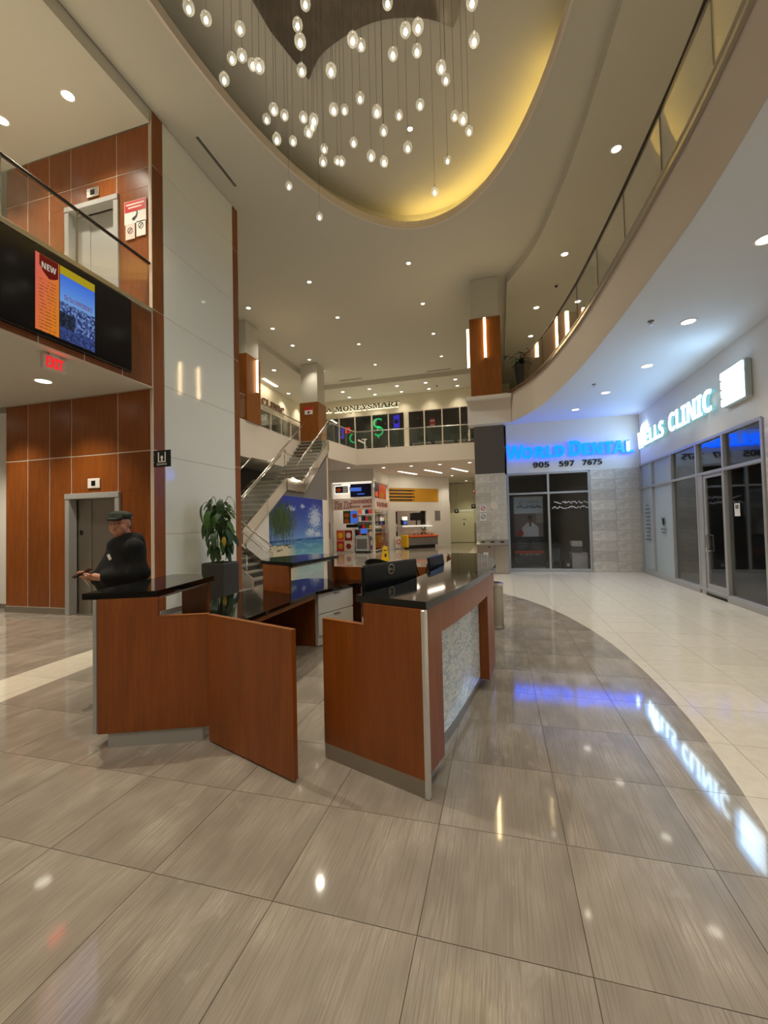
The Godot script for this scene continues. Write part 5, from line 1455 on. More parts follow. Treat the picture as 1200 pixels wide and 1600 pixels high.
func build_desk_right() -> void:
	var outer := spline([Vector2(-0.42, -2.4), Vector2(-0.276, -3.0), Vector2(-0.17, -3.6), Vector2(-0.08, -4.3), Vector2(-0.06, -4.9), Vector2(-0.13, -5.6), Vector2(-0.33, -6.22)], 0.09)
	var inner := spline([Vector2(-0.905, -2.58), Vector2(-0.8, -2.88), Vector2(-0.726, -3.15), Vector2(-0.667, -3.6), Vector2(-0.612, -4.1), Vector2(-0.59, -4.9), Vector2(-0.62, -5.6), Vector2(-0.76, -6.3)], 0.12)
	var d := thing("reception_counter", "curved cherry wood reception counter with black granite top and white mosaic front", "counter")
	var top := PackedVector2Array()
	top.append_array(outer)
	var back := inner.duplicate()
	back.reverse()
	top.append_array(back)
	part(d, "granite_top", mb().plan(top, 1.06, 1.105), M.granite)
	# front: wood band, wood legs, recessed mosaic, steel kick
	part(d, "wood_band", ribbon(sub_curve(outer, -2.4, -6.2), -0.12, -0.025, 0.87, 1.06), M.desk_wood)
	for r in [[-2.41, -2.68], [-4.04, -4.55], [-5.75, -6.15]]: part(d, "wood_front", ribbon(sub_curve(outer, r[0], r[1]), -0.12, -0.025, 0.1, 0.87), M.desk_wood)
	for r in [[-2.68, -4.04], [-4.55, -5.75]]:
		var sc := sub_curve(outer, r[0], r[1])
		part(d, "mosaic_backing", ribbon(sc, -0.15, -0.118, 0.12, 0.87), M.laminate)
		mosaic(d, offset_curve(sc, -0.114))
	part(d, "kick_plate", ribbon(sub_curve(outer, -2.45, -6.15), -0.15, -0.135, 0.0, 0.12), M.brushed)
	part(d, "back_panel", ribbon(sub_curve(outer, -2.55, -6.1), -0.19, -0.16, 0.1, 1.06), M.desk_wood)
	part(d, "end_panel", mb().extrude(rect(0.05, 0.0, 0.42, 1.06), 0.04, upright(Vector2(-0.36, -6.16), Vector2(-0.78, -6.26))), M.desk_wood)
	# stepped end panel towards the camera
	var e := upright(Vector2(-1.175, -2.66), Vector2(-0.428, -2.382))
	var back_e := e.translated_local(Vector3(0, 0, -0.04))
	part(d, "end_panel", mb().extrude(PackedVector2Array([Vector2(0, 0.102), Vector2(0.78, 0.102), Vector2(0.78, 1.06), Vector2(0.353, 1.06), Vector2(0.353, 0.92), Vector2(0, 0.92)]), 0.04, back_e), M.desk_wood)
	part(d, "edge_band", mb().extrude(rect(0, 0.92, 0.353, 0.928), 0.042, back_e), M.orange_wood)
	part(d, "end_kick_plate", mb().extrude(rect(0, 0.0, 0.78, 0.1), 0.036, back_e), M.brushed)
	part(d, "corner_post", mb().box(e * Vector3(0.785, 0.53, -0.015), Vector3(0.03, 1.06, 0.036), e.basis, 0.006), M.satin_post)
	# inner worktop with its supports
	var wt := PackedVector2Array()
	wt.append_array(sub_curve(offset_curve(outer, -0.19), -2.85, -6.05))
	wt.append_array(PackedVector2Array([Vector2(-0.95, -6.0), Vector2(-1.08, -4.6), Vector2(-1.06, -3.0), Vector2(-0.98, -2.85)]))
	part(d, "worktop", mb().plan(wt, 0.69, 0.72), M.granite)
	part(d, "support_panel", mb().box(Vector3(-0.78, 0.345, -4.7), Vector3(0.5, 0.69, 0.03)), M.desk_wood)

func mosaic(parent: Node, c: PackedVector2Array) -> void:
	var o := mb()
	var length := 0.0
	for i in c.size() - 1: length += c[i].distance_to(c[i + 1])
	var cv := Curve2D.new()
	for q in c: cv.add_point(q)
	var cols := [Color(0.74, 0.82, 0.86), Color(0.84, 0.88, 0.9), Color(0.58, 0.7, 0.78), Color(0.9, 0.92, 0.92), Color(0.5, 0.63, 0.72), Color(0.78, 0.85, 0.89)]
	var y := 0.122
	while y < 0.865:
		var s := rng.randf_range(0.0, 0.03)
		while s < length - 0.01:
			var w := minf(rng.randf_range(0.028, 0.055), length - s)
			var a := cv.sample_baked(s + 0.001)
			var b := cv.sample_baked(s + w - 0.001)
			var u := Vector3(b.x - a.x, 0, b.y - a.y)
			var bs := Basis(u.normalized(), Vector3.UP, u.normalized().cross(Vector3.UP))
			o.col = cols[rng.randi() % cols.size()]
			o.box(Vector3((a.x + b.x) / 2, y + 0.0065, (a.y + b.y) / 2), Vector3(u.length(), 0.0125, 0.008 + 0.002 * rng.randf()), bs)
			s += w
		y += 0.0142
	var m := StandardMaterial3D.new()
	m.resource_name = "glass_mosaic"
	m.vertex_color_use_as_albedo = true
	m.roughness = 0.12
	var p := part(parent, "mosaic_field", o, m)
	p.set_meta("kind", "stuff")

func build_desk_left() -> void:
	var outer := spline([Vector2(-2.88, -2.4), Vector2(-3.02, -3.0), Vector2(-3.13, -3.6), Vector2(-3.22, -4.3), Vector2(-3.24, -4.9), Vector2(-3.17, -5.6), Vector2(-2.97, -6.2)], 0.12)
	var d := thing("reception_counter", "left reception counter with two raised granite shelves and a low granite worktop", "counter")
	# low worktop
	var wt := PackedVector2Array()
	wt.append_array(sub_curve(offset_curve(outer, -0.02), -2.55, -6.15))
	wt.append_array(PackedVector2Array([Vector2(-2.4, -6.2), Vector2(-1.45, -6.06), Vector2(-1.45, -5.68), Vector2(-2.02, -5.72), Vector2(-2.26, -4.92), Vector2(-2.25, -2.85), Vector2(-2.35, -2.66)]))
	part(d, "worktop", mb().plan(wt, 0.685, 0.72), M.granite)
	part(d, "worktop_edge", mb().extrude(rect(0, 0.635, 2.06, 0.684), 0.03, upright(Vector2(-2.27, -4.92), Vector2(-2.265, -2.86))), M.orange_wood)
	# outer wall of the ring
	part(d, "outer_wall", ribbon(sub_curve(outer, -2.42, -6.15), 0.02, 0.05, 0.1, 0.69), M.desk_wood)
	part(d, "kick_plate", ribbon(sub_curve(outer, -2.5, -6.1), 0.06, 0.075, 0.0, 0.1), M.brushed)
	# raised shelf near the camera
	part(d, "granite_top", mb().plan(PackedVector2Array([Vector2(-2.9, -2.36), Vector2(-2.43, -2.555), Vector2(-2.61, -3.43), Vector2(-2.95, -3.56), Vector2(-3.14, -3.5), Vector2(-3.06, -3.0), Vector2(-2.98, -2.66)]), 1.06, 1.105), M.granite)
	part(d, "shelf_end", mb().extrude(rect(0, 0.72, 0.34, 1.06), 0.035, upright(Vector2(-3.0, -3.5), Vector2(-2.66, -3.44))), M.desk_wood)
	part(d, "light_rail", mb().extrude(rect(0.0, 1.03, 0.8, 1.058), 0.02, upright(Vector2(-2.66, -3.4), Vector2(-2.5, -2.62))), M.steel)
	# stepped end panel towards the camera
	var e := upright(Vector2(-2.822, -2.387), Vector2(-2.11, -2.675))
	var be := e.translated_local(Vector3(0, 0, -0.04))
	part(d, "end_panel", mb().extrude(PackedVector2Array([Vector2(0.02, 0.105), Vector2(0.785, 0.105), Vector2(0.785, 0.915), Vector2(0.43, 0.915), Vector2(0.43, 1.06), Vector2(0.02, 1.06)]), 0.04, be), M.desk_wood)
	part(d, "edge_band", mb().extrude(rect(0.43, 0.915, 0.785, 0.923), 0.042, be), M.orange_wood)
	part(d, "end_kick_plate", mb().extrude(rect(0.085, 0.0, 0.735, 0.105), 0.03, be), M.alu)
	part(d, "corner_post", mb().box(e * Vector3(0.0, 0.58, -0.02), Vector3(0.03, 0.95, 0.036), e.basis, 0.006), M.alu)
	# kneehole and leg
	part(d, "leg_panel", mb().box(Vector3(-2.75, 0.34, -5.06), Vector3(0.84, 0.68, 0.035)), M.desk_wood)
	# raised shelf at the far end
	part(d, "granite_top", mb().plan(PackedVector2Array([Vector2(-3.1, -5.02), Vector2(-2.46, -4.71), Vector2(-2.33, -5.9), Vector2(-2.57, -6.3), Vector2(-3.0, -6.1), Vector2(-3.24, -5.5)]), 1.06, 1.105), M.granite)
	part(d, "shelf_end", mb().extrude(rect(0, 0.72, 0.56, 1.06), 0.035, upright(Vector2(-3.03, -5.02), Vector2(-2.52, -4.78))), M.desk_wood)
	part(d, "shelf_end", mb().extrude(rect(0, 0.72, 0.46, 1.06), 0.035, upright(Vector2(-2.62, -6.24), Vector2(-2.38, -5.85))), M.desk_wood)
	part(d, "light_rail", mb().extrude(rect(0, 1.03, 1.05, 1.058), 0.02, upright(Vector2(-2.41, -5.85), Vector2(-2.52, -4.8))), M.steel)
	# low far wall closing the ring
	part(d, "far_wall", mb().box(Vector3(-1.72, 0.46, -6.09), Vector3(1.6, 0.92, 0.04), Basis(), 0.004), M.desk_wood)
	# gate
	var g := thing("swing_gate_panel", "cherry wood gate panel standing at the opening of the reception ring", "gate")
	var gx := upright(Vector2(-2.085, -2.664), Vector2(-1.236, -2.35))
	part(g, "panel", mb().extrude(PackedVector2Array([Vector2(0, 0.012), Vector2(0.89, 0.012), Vector2(0.895, 0.02), Vector2(0.895, 0.915), Vector2(0, 0.915)]), 0.034, gx.translated_local(Vector3(0, 0, -0.034))), M.desk_wood)
	part(g, "edge_band", mb().extrude(rect(0, 0.915, 0.895, 0.922), 0.036, gx.translated_local(Vector3(0, 0, -0.035))), M.orange_wood)
	# drawer units
	for k in 2:
		var x := upright(Vector2(-2.28, -5.02), Vector2(-2.05, -5.7)) if k == 0 else upright(Vector2(-1.92, -5.7), Vector2(-1.5, -5.7))
		var u := thing("drawer_pedestal", ["white two-drawer pedestal under the left worktop", "white drawer pedestal against the low far wall"][k], "drawers")
		u.transform = x
		var w: float = [0.72, 0.42][k]
		part(u, "body", mb().box(Vector3(w / 2, 0.34, -0.2), Vector3(w - 0.02, 0.66, 0.38), Basis(), 0.004), M.white_gloss)
		for j in 2:
			var dr := part(u, "drawer", mb().box(Vector3.ZERO, Vector3(w - 0.01, 0.26, 0.02), Basis(), 0.004), M.white_gloss, Vector3(w / 2, 0.27 + 0.275 * j, 0.0))
			part(dr, "handle", mb().box(Vector3(0, 0.1, 0.016), Vector3(0.12, 0.014, 0.014), Basis(), 0.003), M.under_grey)
		part(u, "plinth", mb().box(Vector3(w / 2, 0.05, -0.2), Vector3(w - 0.04, 0.1, 0.34)), M.white_gloss)

func build_desk_items() -> void:
	# large monitor seen from behind
	var m := thing("computer_monitor", "wide black monitor seen from behind with a round logo, behind the curved counter", "monitor", Vector3(-0.84, 0.72, -3.3), 0.0)
	m.basis = upright(Vector2(-0.985, -2.99), Vector2(-0.7, -3.62)).basis
	# the back of the screen faces the right-hand walk side
	part(m, "screen_shell", mb().box(Vector3(0, 0.335, -0.02), Vector3(0.69, 0.39, 0.035), Basis(), 0.012), M.plastic_black)
	part(m, "stand", mb().box(Vector3(0, 0.16, 0.03), Vector3(0.09, 0.3, 0.03), Basis(), 0.01), M.plastic_black)
	part(m, "foot", mb().box(Vector3(0, 0.012, 0.02), Vector3(0.26, 0.022, 0.2), Basis(), 0.008), M.plastic_black)
	part(m, "logo_ring", mb().lathe([Vector2(0.034, 0), Vector2(0.034, 0.004), Vector2(0.04, 0.004), Vector2(0.04, 0)], 28, Transform3D(Basis(Vector3.RIGHT, PI / 2), Vector3(-0.02, 0.475, -0.002))), M.steel)
	lettering(m, "logo_text", "DELL", 0.056, 0.018, 0.003, M.steel, facing_z(Vector3(-0.048, 0.466, -0.001)))
	# smaller screen further along
	var m2 := thing("computer_monitor", "small dark screen standing edge-on further along the curved counter", "monitor", Vector3(-0.66, 0.72, -4.5), 0.0)
	m2.basis = upright(Vector2(-0.69, -4.3), Vector2(-0.61, -4.75)).basis
	part(m2, "screen_shell", mb().box(Vector3(0, 0.34, 0), Vector3(0.47, 0.3, 0.03), Basis(Vector3.RIGHT, -0.1), 0.01), M.plastic_black)
	part(m2, "stand", mb().box(Vector3(0, 0.12, -0.03), Vector3(0.07, 0.24, 0.03), Basis(), 0.008), M.plastic_black)
	part(m2, "foot", mb().box(Vector3(0, 0.01, -0.03), Vector3(0.2, 0.02, 0.16), Basis(), 0.006), M.plastic_black)
	# crossed dark stand between the screens
	var xs := thing("folding_stand", "small crossed black folding stand between the two monitors", "stand", Vector3(-0.74, 0.72, -4.05), 0.9)
	for s in [-1, 1]: part(xs, "crossed_leg", mb().tube([Vector3(-0.07 * s, 0.0, 0.02 * s), Vector3(0.06 * s, 0.44, 0.02 * s)], 0.008, 8), M.plastic_black)
	part(xs, "pivot", mb().tube([Vector3(-0.005, 0.22, -0.03), Vector3(-0.005, 0.22, 0.03)], 0.012, 8), M.steel)
	# office chairs
	var c := thing("office_chair", "black office chair with a curved back behind the wide monitor", "chair", Vector3(-1.02, 0, -4.22), 2.6)
	part(c, "seat", mb().box(Vector3(0, 0.5, 0), Vector3(0.5, 0.09, 0.48), Basis(), 0.035), M.leather)
	var pts := []
	for i in 7:
		var t := i / 6.0
		pts.append([Vector3(0, 0.62 + 0.6 * t, -0.22 - 0.09 * t + 0.05 * sin(t * PI)), 0.23 - 0.035 * t * t])
	var bk := mb()
	for i in 6:
		for j in 6:
			var q := []
			for ij in [[i, j], [i, j + 1], [i + 1, j + 1], [i + 1, j]]:
				var s: float = ij[1] / 6.0 * 2 - 1
				var b = pts[ij[0]]
				q.append(b[0] + Vector3(s * b[1], -0.05 * s * s * (1.0 if ij[0] == 6 else 0.0), 0.06 * s * s))
			bk.quad(q[0], q[1], q[2], q[3])
			bk.quad(q[3] + Vector3(0, 0, -0.03), q[2] + Vector3(0, 0, -0.03), q[1] + Vector3(0, 0, -0.03), q[0] + Vector3(0, 0, -0.03))
	part(c, "backrest", bk, M.leather)
	part(c, "back_bar", mb().tube([Vector3(0, 0.46, -0.1), Vector3(0, 0.5, -0.26), Vector3(0, 0.75, -0.26)], 0.022, 8), M.black)
	part(c, "gas_post", mb().tube([Vector3(0, 0.12, 0), Vector3(0, 0.46, 0)], 0.028, 10), M.black)
	for s in [-1, 1]: part(c, "armrest", mb().tube([Vector3(s * 0.26, 0.5, 0.05), Vector3(s * 0.3, 0.68, 0.05), Vector3(s * 0.29, 0.7, -0.16)], 0.018, 8), M.black)
	for k in 5:
		var a := TAU * k / 5
		var tip := Vector3(cos(a) * 0.3, 0.07, sin(a) * 0.3)
		var lg := part(c, "base_arm", mb().tube([Vector3(0, 0.13, 0), tip], 0.02, 8), M.black)
		part(lg, "caster", mb().globe(tip + Vector3(0, -0.035, 0), Vector3(0.035, 0.035, 0.035), 10, 6), M.black)
	# tall steel bin at the far end of the counter
	var b := thing("round_steel_bin", "round brushed steel bin beyond the far end of the curved counter", "bin", Vector3(-0.13, 0, -6.45))
	part(b, "body", mb().lathe([Vector2(0.001, 0.0), Vector2(0.15, 0.0), Vector2(0.155, 0.02), Vector2(0.145, 0.06), Vector2(0.145, 0.6), Vector2(0.15, 0.63)], 28), M.brushed)
	part(b, "rim", mb().lathe([Vector2(0.15, 0.62), Vector2(0.155, 0.65), Vector2(0.12, 0.66), Vector2(0.11, 0.6)], 28), M.steel)
	part(b, "liner", mb().lathe([Vector2(0.11, 0.6), Vector2(0.001, 0.58)], 24), M.black)
	# caution sign
	var w := thing("wet_floor_sign", "yellow folding caution sign standing on the floor before the convenience shop", "caution sign", Vector3(-4.56, 0, -16.72), 0.2)
	for s in [-1, 1]:
		var lx := Transform3D(Basis(Vector3.RIGHT, s * -0.16), Vector3(0, 0, s * 0.12))
		part(w, "panel", mb().extrude(PackedVector2Array([Vector2(-0.17, 0), Vector2(-0.13, 0), Vector2(-0.11, 0.05), Vector2(0.11, 0.05), Vector2(0.13, 0), Vector2(0.17, 0), Vector2(0.09, 0.62), Vector2(0.06, 0.66), Vector2(-0.06, 0.66), Vector2(-0.09, 0.62)]), 0.012, lx), M.yellow)
	part(w, "black_mark", mb().box(Vector3(0.02, 0.28, 0.092), Vector3(0.07, 0.13, 0.004), Basis(Vector3.RIGHT, -0.16), 0.001), M.ink)
	part(w, "caution_band", mb().box(Vector3(0, 0.48, 0.06), Vector3(0.12, 0.04, 0.004), Basis(Vector3.RIGHT, -0.16), 0.001), M.ink)
	# three-hole recycling station against the stone pier
	var r := thing("recycling_station", "stainless steel recycling station with three round holes against the stone pier", "bin", Vector3(-0.23, 0, -13.13))
	part(r, "cabinet", mb().box(Vector3(0, 0.42, 0), Vector3(0.92, 0.84, 0.32), Basis(), 0.01), M.steel)
	part(r, "sloped_top", mb().extrude(PackedVector2Array([Vector2(-0.16, 0.84), Vector2(0.16, 0.84), Vector2(0.16, 0.87), Vector2(-0.16, 1.0)]), 0.92, Transform3D(Basis(Vector3(0, 0, 1), Vector3(0, 1, 0), Vector3(1, 0, 0)), Vector3(-0.46, 0, 0))), M.brushed)
	for k in 3: part(r, "hole", mb().lathe([Vector2(0.001, 0.004), Vector2(0.06, 0.004), Vector2(0.07, 0.0)], 20, Transform3D(Basis(Vector3.RIGHT, 0.385), Vector3(-0.28 + 0.28 * k, 0.938, 0.0))), M.black)
	part(r, "door_seam", mb().box(Vector3(0.05, 0.42, 0.161), Vector3(0.008, 0.8, 0.004)), M.vent_dark)
	part(r, "lock", mb().box(Vector3(-0.09, 0.79, 0.163), Vector3(0.05, 0.03, 0.008), Basis(), 0.003), M.black)
	part(r, "recycle_sticker", mb().box(Vector3(-0.2, 0.55, 0.162), Vector3(0.14, 0.16, 0.003)), M.paper)
	part(r, "sticker_ring", mb().lathe([Vector2(0.035, 0), Vector2(0.035, 0.003), Vector2(0.05, 0.003), Vector2(0.05, 0)], 20, Transform3D(Basis(Vector3.RIGHT, PI / 2), Vector3(-0.2, 0.55, 0.164))), M.ink)

# ---------------------------------------------------------------- lamps
func build_lamps() -> void:
	var warm := Color(1.0, 0.955, 0.87)
	for x in [-5.46, -2.33]:
		for k in 4: downlight(Vector3(x, 9.08, [-11.84, -14.2, -16.6, -19.0][k]), "downlight in the high ceiling, row %s, %s from the oval" % ["nearer the stair" if x < -4 else "nearer the orange pier", nth(k)], "high ceiling downlights", 11.5, 0.06, warm, 62)
	for k in 5: downlight(Vector3(-8.12, 9.08, [-12.64, -14.25, -15.86, -17.46, -18.98][k]), "downlight in the high ceiling over the stair, %s from the white pier" % nth(k), "stair downlights", 4.0, 0.07, warm, 50)
	# round the oval, nearer the camera
	for p in [[-5.3, -3.6], [-5.3, -0.6], [-5.3, 2.4], [-1.6, 3.4], [1.2, 2.9], [0.2, 1.6], [-3.2, 1.6], [1.65, -1.6], [1.65, 0.4]]: downlight(Vector3(p[0], 9.08, p[1]), "recessed downlight in the high ceiling beside the near half of the oval", "downlights beside the oval", 11.5 if p[1] > -2.0 else 40.0, 0.06, warm, 62)
	# one lamp inside the recess
	downlight(Vector3(-1.55, 9.7, -8.4), "small bright spot in the raised ceiling of the oval", "oval recess spots", 20.0, 0.05, warm, 50)
	# upper lobby left, washing the lift wall
	for k in 3: downlight(Vector3([-6.76, -8.28, -9.9][k], 8.84, -5.28), "bright downlight before the upper lift wall, %s from the pier corner" % nth(k), "upper lobby downlights", 11.0, 0.09, Color(1.0, 0.955, 0.87), 55)
	for x in [-9.9, -7.5]:
		for z in [-2.4, 0.8]: downlight(Vector3(x, 8.84, z), "downlight deeper in the upper lobby ceiling", "upper lobby inner downlights", 5.0, 0.09)
	# ground lobby left
	for k in 3: downlight(Vector3([-7.2, -8.9, -10.6][k], 4.04, -5.2), "round downlight before the ground floor lift, %s from the pier corner" % nth(k), "lobby downlights", 10.0, 0.11)
	for x in [-9.9, -7.38]:
		for z in [-2.6, 0.2, 3.0]: downlight(Vector3(x, 4.04, z), "round downlight in the lobby ceiling nearer the camera", "lobby inner downlights", 11.0, 0.11)
	# right soffit
	var so := [[2.07, -12.4], [2.5, -10.98], [2.88, -9.32], [2.87, -7.4], [2.87, -5.44], [2.87, -3.4], [2.87, -1.4], [2.87, 0.8]]
	for k in 8: downlight(Vector3(so[k][0], 4.54, so[k][1]), "round downlight in the right-hand soffit, %s from the dental clinic" % nth(k), "right soffit downlights", 4.6, 0.09, Color(1.0, 0.985, 0.96))
	# upper right wing
	var rw := [[1.39, -17.5], [2.73, -15.2], [1.42, -15.2], [1.93, -12.35], [2.43, -9.1], [2.6, -6.0], [2.6, -3.0], [2.6, 0.0]]
	for k in 8: downlight(Vector3(rw[k][0], 8.84, rw[k][1]), "round downlight over the right-hand upper walkway, %s from its far end" % nth(k), "right wing downlights", 5.5, 0.085, Color(1.0, 0.94, 0.8))
	# far upper walkway, two rows
	for k in 5:
		downlight(Vector3(-8.1 + 1.53 * k, 8.84, -21.63), "downlight over the far walkway, front row, %s from the stair" % nth(k), "far walkway front downlights", 3.4, 0.085)
		downlight(Vector3(-8.1 + 1.53 * k, 8.84, -22.68), "downlight over the far walkway, row at the shop wall, %s from the stair" % nth(k), "far walkway wall washers", 3.2, 0.08)
	var lwp := [[-10.2, -11.5], [-10.2, -14.5], [-9.96, -17.54], [-11.0, -20.9], [-11.0, -22.7]]
	for k in 5: downlight(Vector3(lwp[k][0], 8.84, lwp[k][1]), "round downlight over the left wing walkway, %s from the white pier" % nth(k), "left wing downlights", 4.5, 0.085)
	# far ground hall
	for k in 4: downlight(Vector3(-5.96 + 1.52 * k, 4.58, -21.9), "round downlight in the far hall ceiling, front row, %s from the convenience shop" % nth(k), "far hall front downlights", 5.0, 0.09)
	for k in 3: downlight(Vector3(-5.95 + 1.52 * k, 4.58, -27.6), "round downlight in the far hall ceiling, back row, %s from the bakery" % nth(k), "far hall back downlights", 5.0, 0.09)
	downlight(Vector3(-2.3, 4.58, -31.6), "downlight before the cream washroom partition", "washroom downlight", 9.0, 0.09, Color(0.95, 0.95, 0.78))
	downlight(Vector3(-7.7, 4.58, -21.2), "round downlight above the convenience sign", "shop front downlight", 4.0, 0.09)
	for k in 3:
		var l := thing("linear_ceiling_light", ["short slanted strip light in the far hall ceiling, nearest the convenience shop", "short slanted strip light in the far hall ceiling, the middle one", "short slanted strip light in the far hall ceiling, nearest the stone pier"][k], "ceiling light", Vector3(-5.22 + 1.54 * k, 4.575, -24.7), -0.35)
		part(l, "diffuser", bx(Vector3(0.14, 0.03, 2.0), 0.008), M.lamp_warm)
		part(l, "frame", bx(Vector3(0.18, 0.016, 2.06)), M.wall_white, Vector3(0, 0.006, 0))
		area(l, Transform3D(Basis(Vector3.RIGHT, -PI / 2), Vector3(0, -0.04, 0)), Vector2(0.14, 2.0), 2.6, Color(1.0, 0.93, 0.82))
	var lw := thing("linear_ceiling_light", "short strip light in the left wing ceiling beside the orange column", "ceiling light", Vector3(-11.0, 8.83, -18.98), 0.0)
	part(lw, "diffuser", bx(Vector3(0.14, 0.03, 1.3), 0.008), M.lamp_warm)
	area(lw, Transform3D(Basis(Vector3.RIGHT, -PI / 2), Vector3(0, -0.04, 0)), Vector2(0.14, 1.3), 2.0, Color(1.0, 0.93, 0.82))

func build_pendants() -> void:
	# polished canopy in the recess
	var cp := spline([Vector2(-3.09, -6.84), Vector2(-2.65, -6.5), Vector2(-1.75, -6.33), Vector2(-0.95, -6.5), Vector2(-0.5, -6.77)], 0.15)
	cp.append_array(spline([Vector2(-0.42, -6.66), Vector2(-0.05, -5.4), Vector2(0.02, -4.4), Vector2(-0.05, -3.4), Vector2(-0.5, -2.1)], 0.25))
	cp.append_array(spline([Vector2(-0.95, -2.4), Vector2(-1.75, -2.55), Vector2(-2.65, -2.4), Vector2(-3.09, -2.06)], 0.25))
	cp.append_array(spline([Vector2(-3.36, -3.0), Vector2(-3.52, -4.4), Vector2(-3.36, -5.98)], 0.25))
	var can := thing("chandelier_canopy", "large mirror-polished canopy plate with curved edges inside the ceiling oval", "light canopy")
	part(can, "mirror_plate", mb().plan(cp, 9.6, 9.63), M.mirror)
	part(can, "mounting_box", mb().box(Vector3(-1.75, 9.665, -4.4), Vector3(1.6, 0.07, 2.6)), M.black)
	var at := [[-2.63, 6.36, -3.19], [-2.59, 6.47, -3.38], [-2.35, 6.52, -3.58], [-2.66, 6.65, -3.89], [-2.45, 6.47, -3.76], [-2.47, 6.63, -3.99], [-2.03, 5.83, -3.39], [-2.63, 6.22, -3.71], [-1.68, 6.65, -3.67], [-1.82, 6.61, -3.78], [-1.6, 5.9, -3.37], [-1.86, 6.32, -3.94], [-1.4, 5.81, -3.6], [-1.17, 6.0, -3.57], [-2.22, 6.05, -3.99], [-2.65, 6.62, -4.58], [-2.35, 6.49, -4.48], [-2.31, 5.94, -4.21], [-2.43, 6.52, -4.85], [-2.09, 6.36, -4.45], [-1.8, 5.91, -4.09], [-2.13, 6.58, -4.79], [-1.95, 5.99, -4.28], [-1.58, 5.99, -4.12], [-1.7, 6.68, -4.8], [-2.12, 6.59, -5.14], [-1.98, 6.06, -4.76], [-2.05, 6.67, -5.45], [-1.85, 6.29, -5.07], [-1.65, 6.41, -4.98], [-2.9, 6.65, -5.63], [-2.6, 6.42, -6.06], [-1.28, 6.67, -4.18], [-0.9, 6.6, -3.85], [-0.1, 6.07, -3.65], [-0.71, 6.13, -3.74], [-0.57, 5.95, -3.6], [-0.91, 6.34, -4.08], [-0.68, 6.41, -4.18], [-0.1, 6.1, -3.98], [-0.43, 6.08, -4.11], [-0.44, 6.54, -4.67], [-1.4, 6.43, -4.49], [-1.11, 5.85, -4.14], [-1.07, 6.68, -5.06], [-0.76, 6.47, -4.8], [-0.39, 6.56, -5.15], [-0.25, 5.82, -4.45], [-0.23, 6.51, -5.35], [-1.17, 6.13, -4.65], [-0.88, 5.81, -4.6], [-1.32, 5.84, -4.62], [-1.23, 5.96, -4.87], [-0.56, 6.66, -5.88], [-0.71, 5.98, -5.54]]
	var globe := mb().globe(Vector3.ZERO, Vector3(0.052, 0.064, 0.052), 18, 12).mesh()
	var core := mb().lathe([Vector2(0.001, -0.052), Vector2(0.012, -0.047), Vector2(0.022, -0.026), Vector2(0.018, -0.004), Vector2(0.006, 0.016), Vector2(0.001, 0.02)], 12).mesh()
	var cap := mb().lathe([Vector2(0.001, 0.056), Vector2(0.016, 0.058), Vector2(0.016, 0.076), Vector2(0.005, 0.092), Vector2(0.001, 0.092)], 12).mesh()
	for i in at.size():
		var p := Vector3(at[i][0], at[i][1], at[i][2])
		var o := thing("glass_pendant", "clear glass drop pendant with a lit core hanging in the chandelier cluster", "pendant light", p, 0.0, "glass pendants of the chandelier")
		part(o, "glass_globe", globe, M.globe_glass)
		part(o, "light_core", core, M.globe_core)
		part(o, "cap", cap, M.steel)
		part(o, "wire", mb().tube([Vector3(0, 0.09, 0), Vector3(0, 9.6 - p.y, 0)], 0.0022, 5), M.under_grey)
		omni(o, Vector3(0, -0.01, 0), 0.01, Color(1.0, 0.94, 0.82), 0.02)

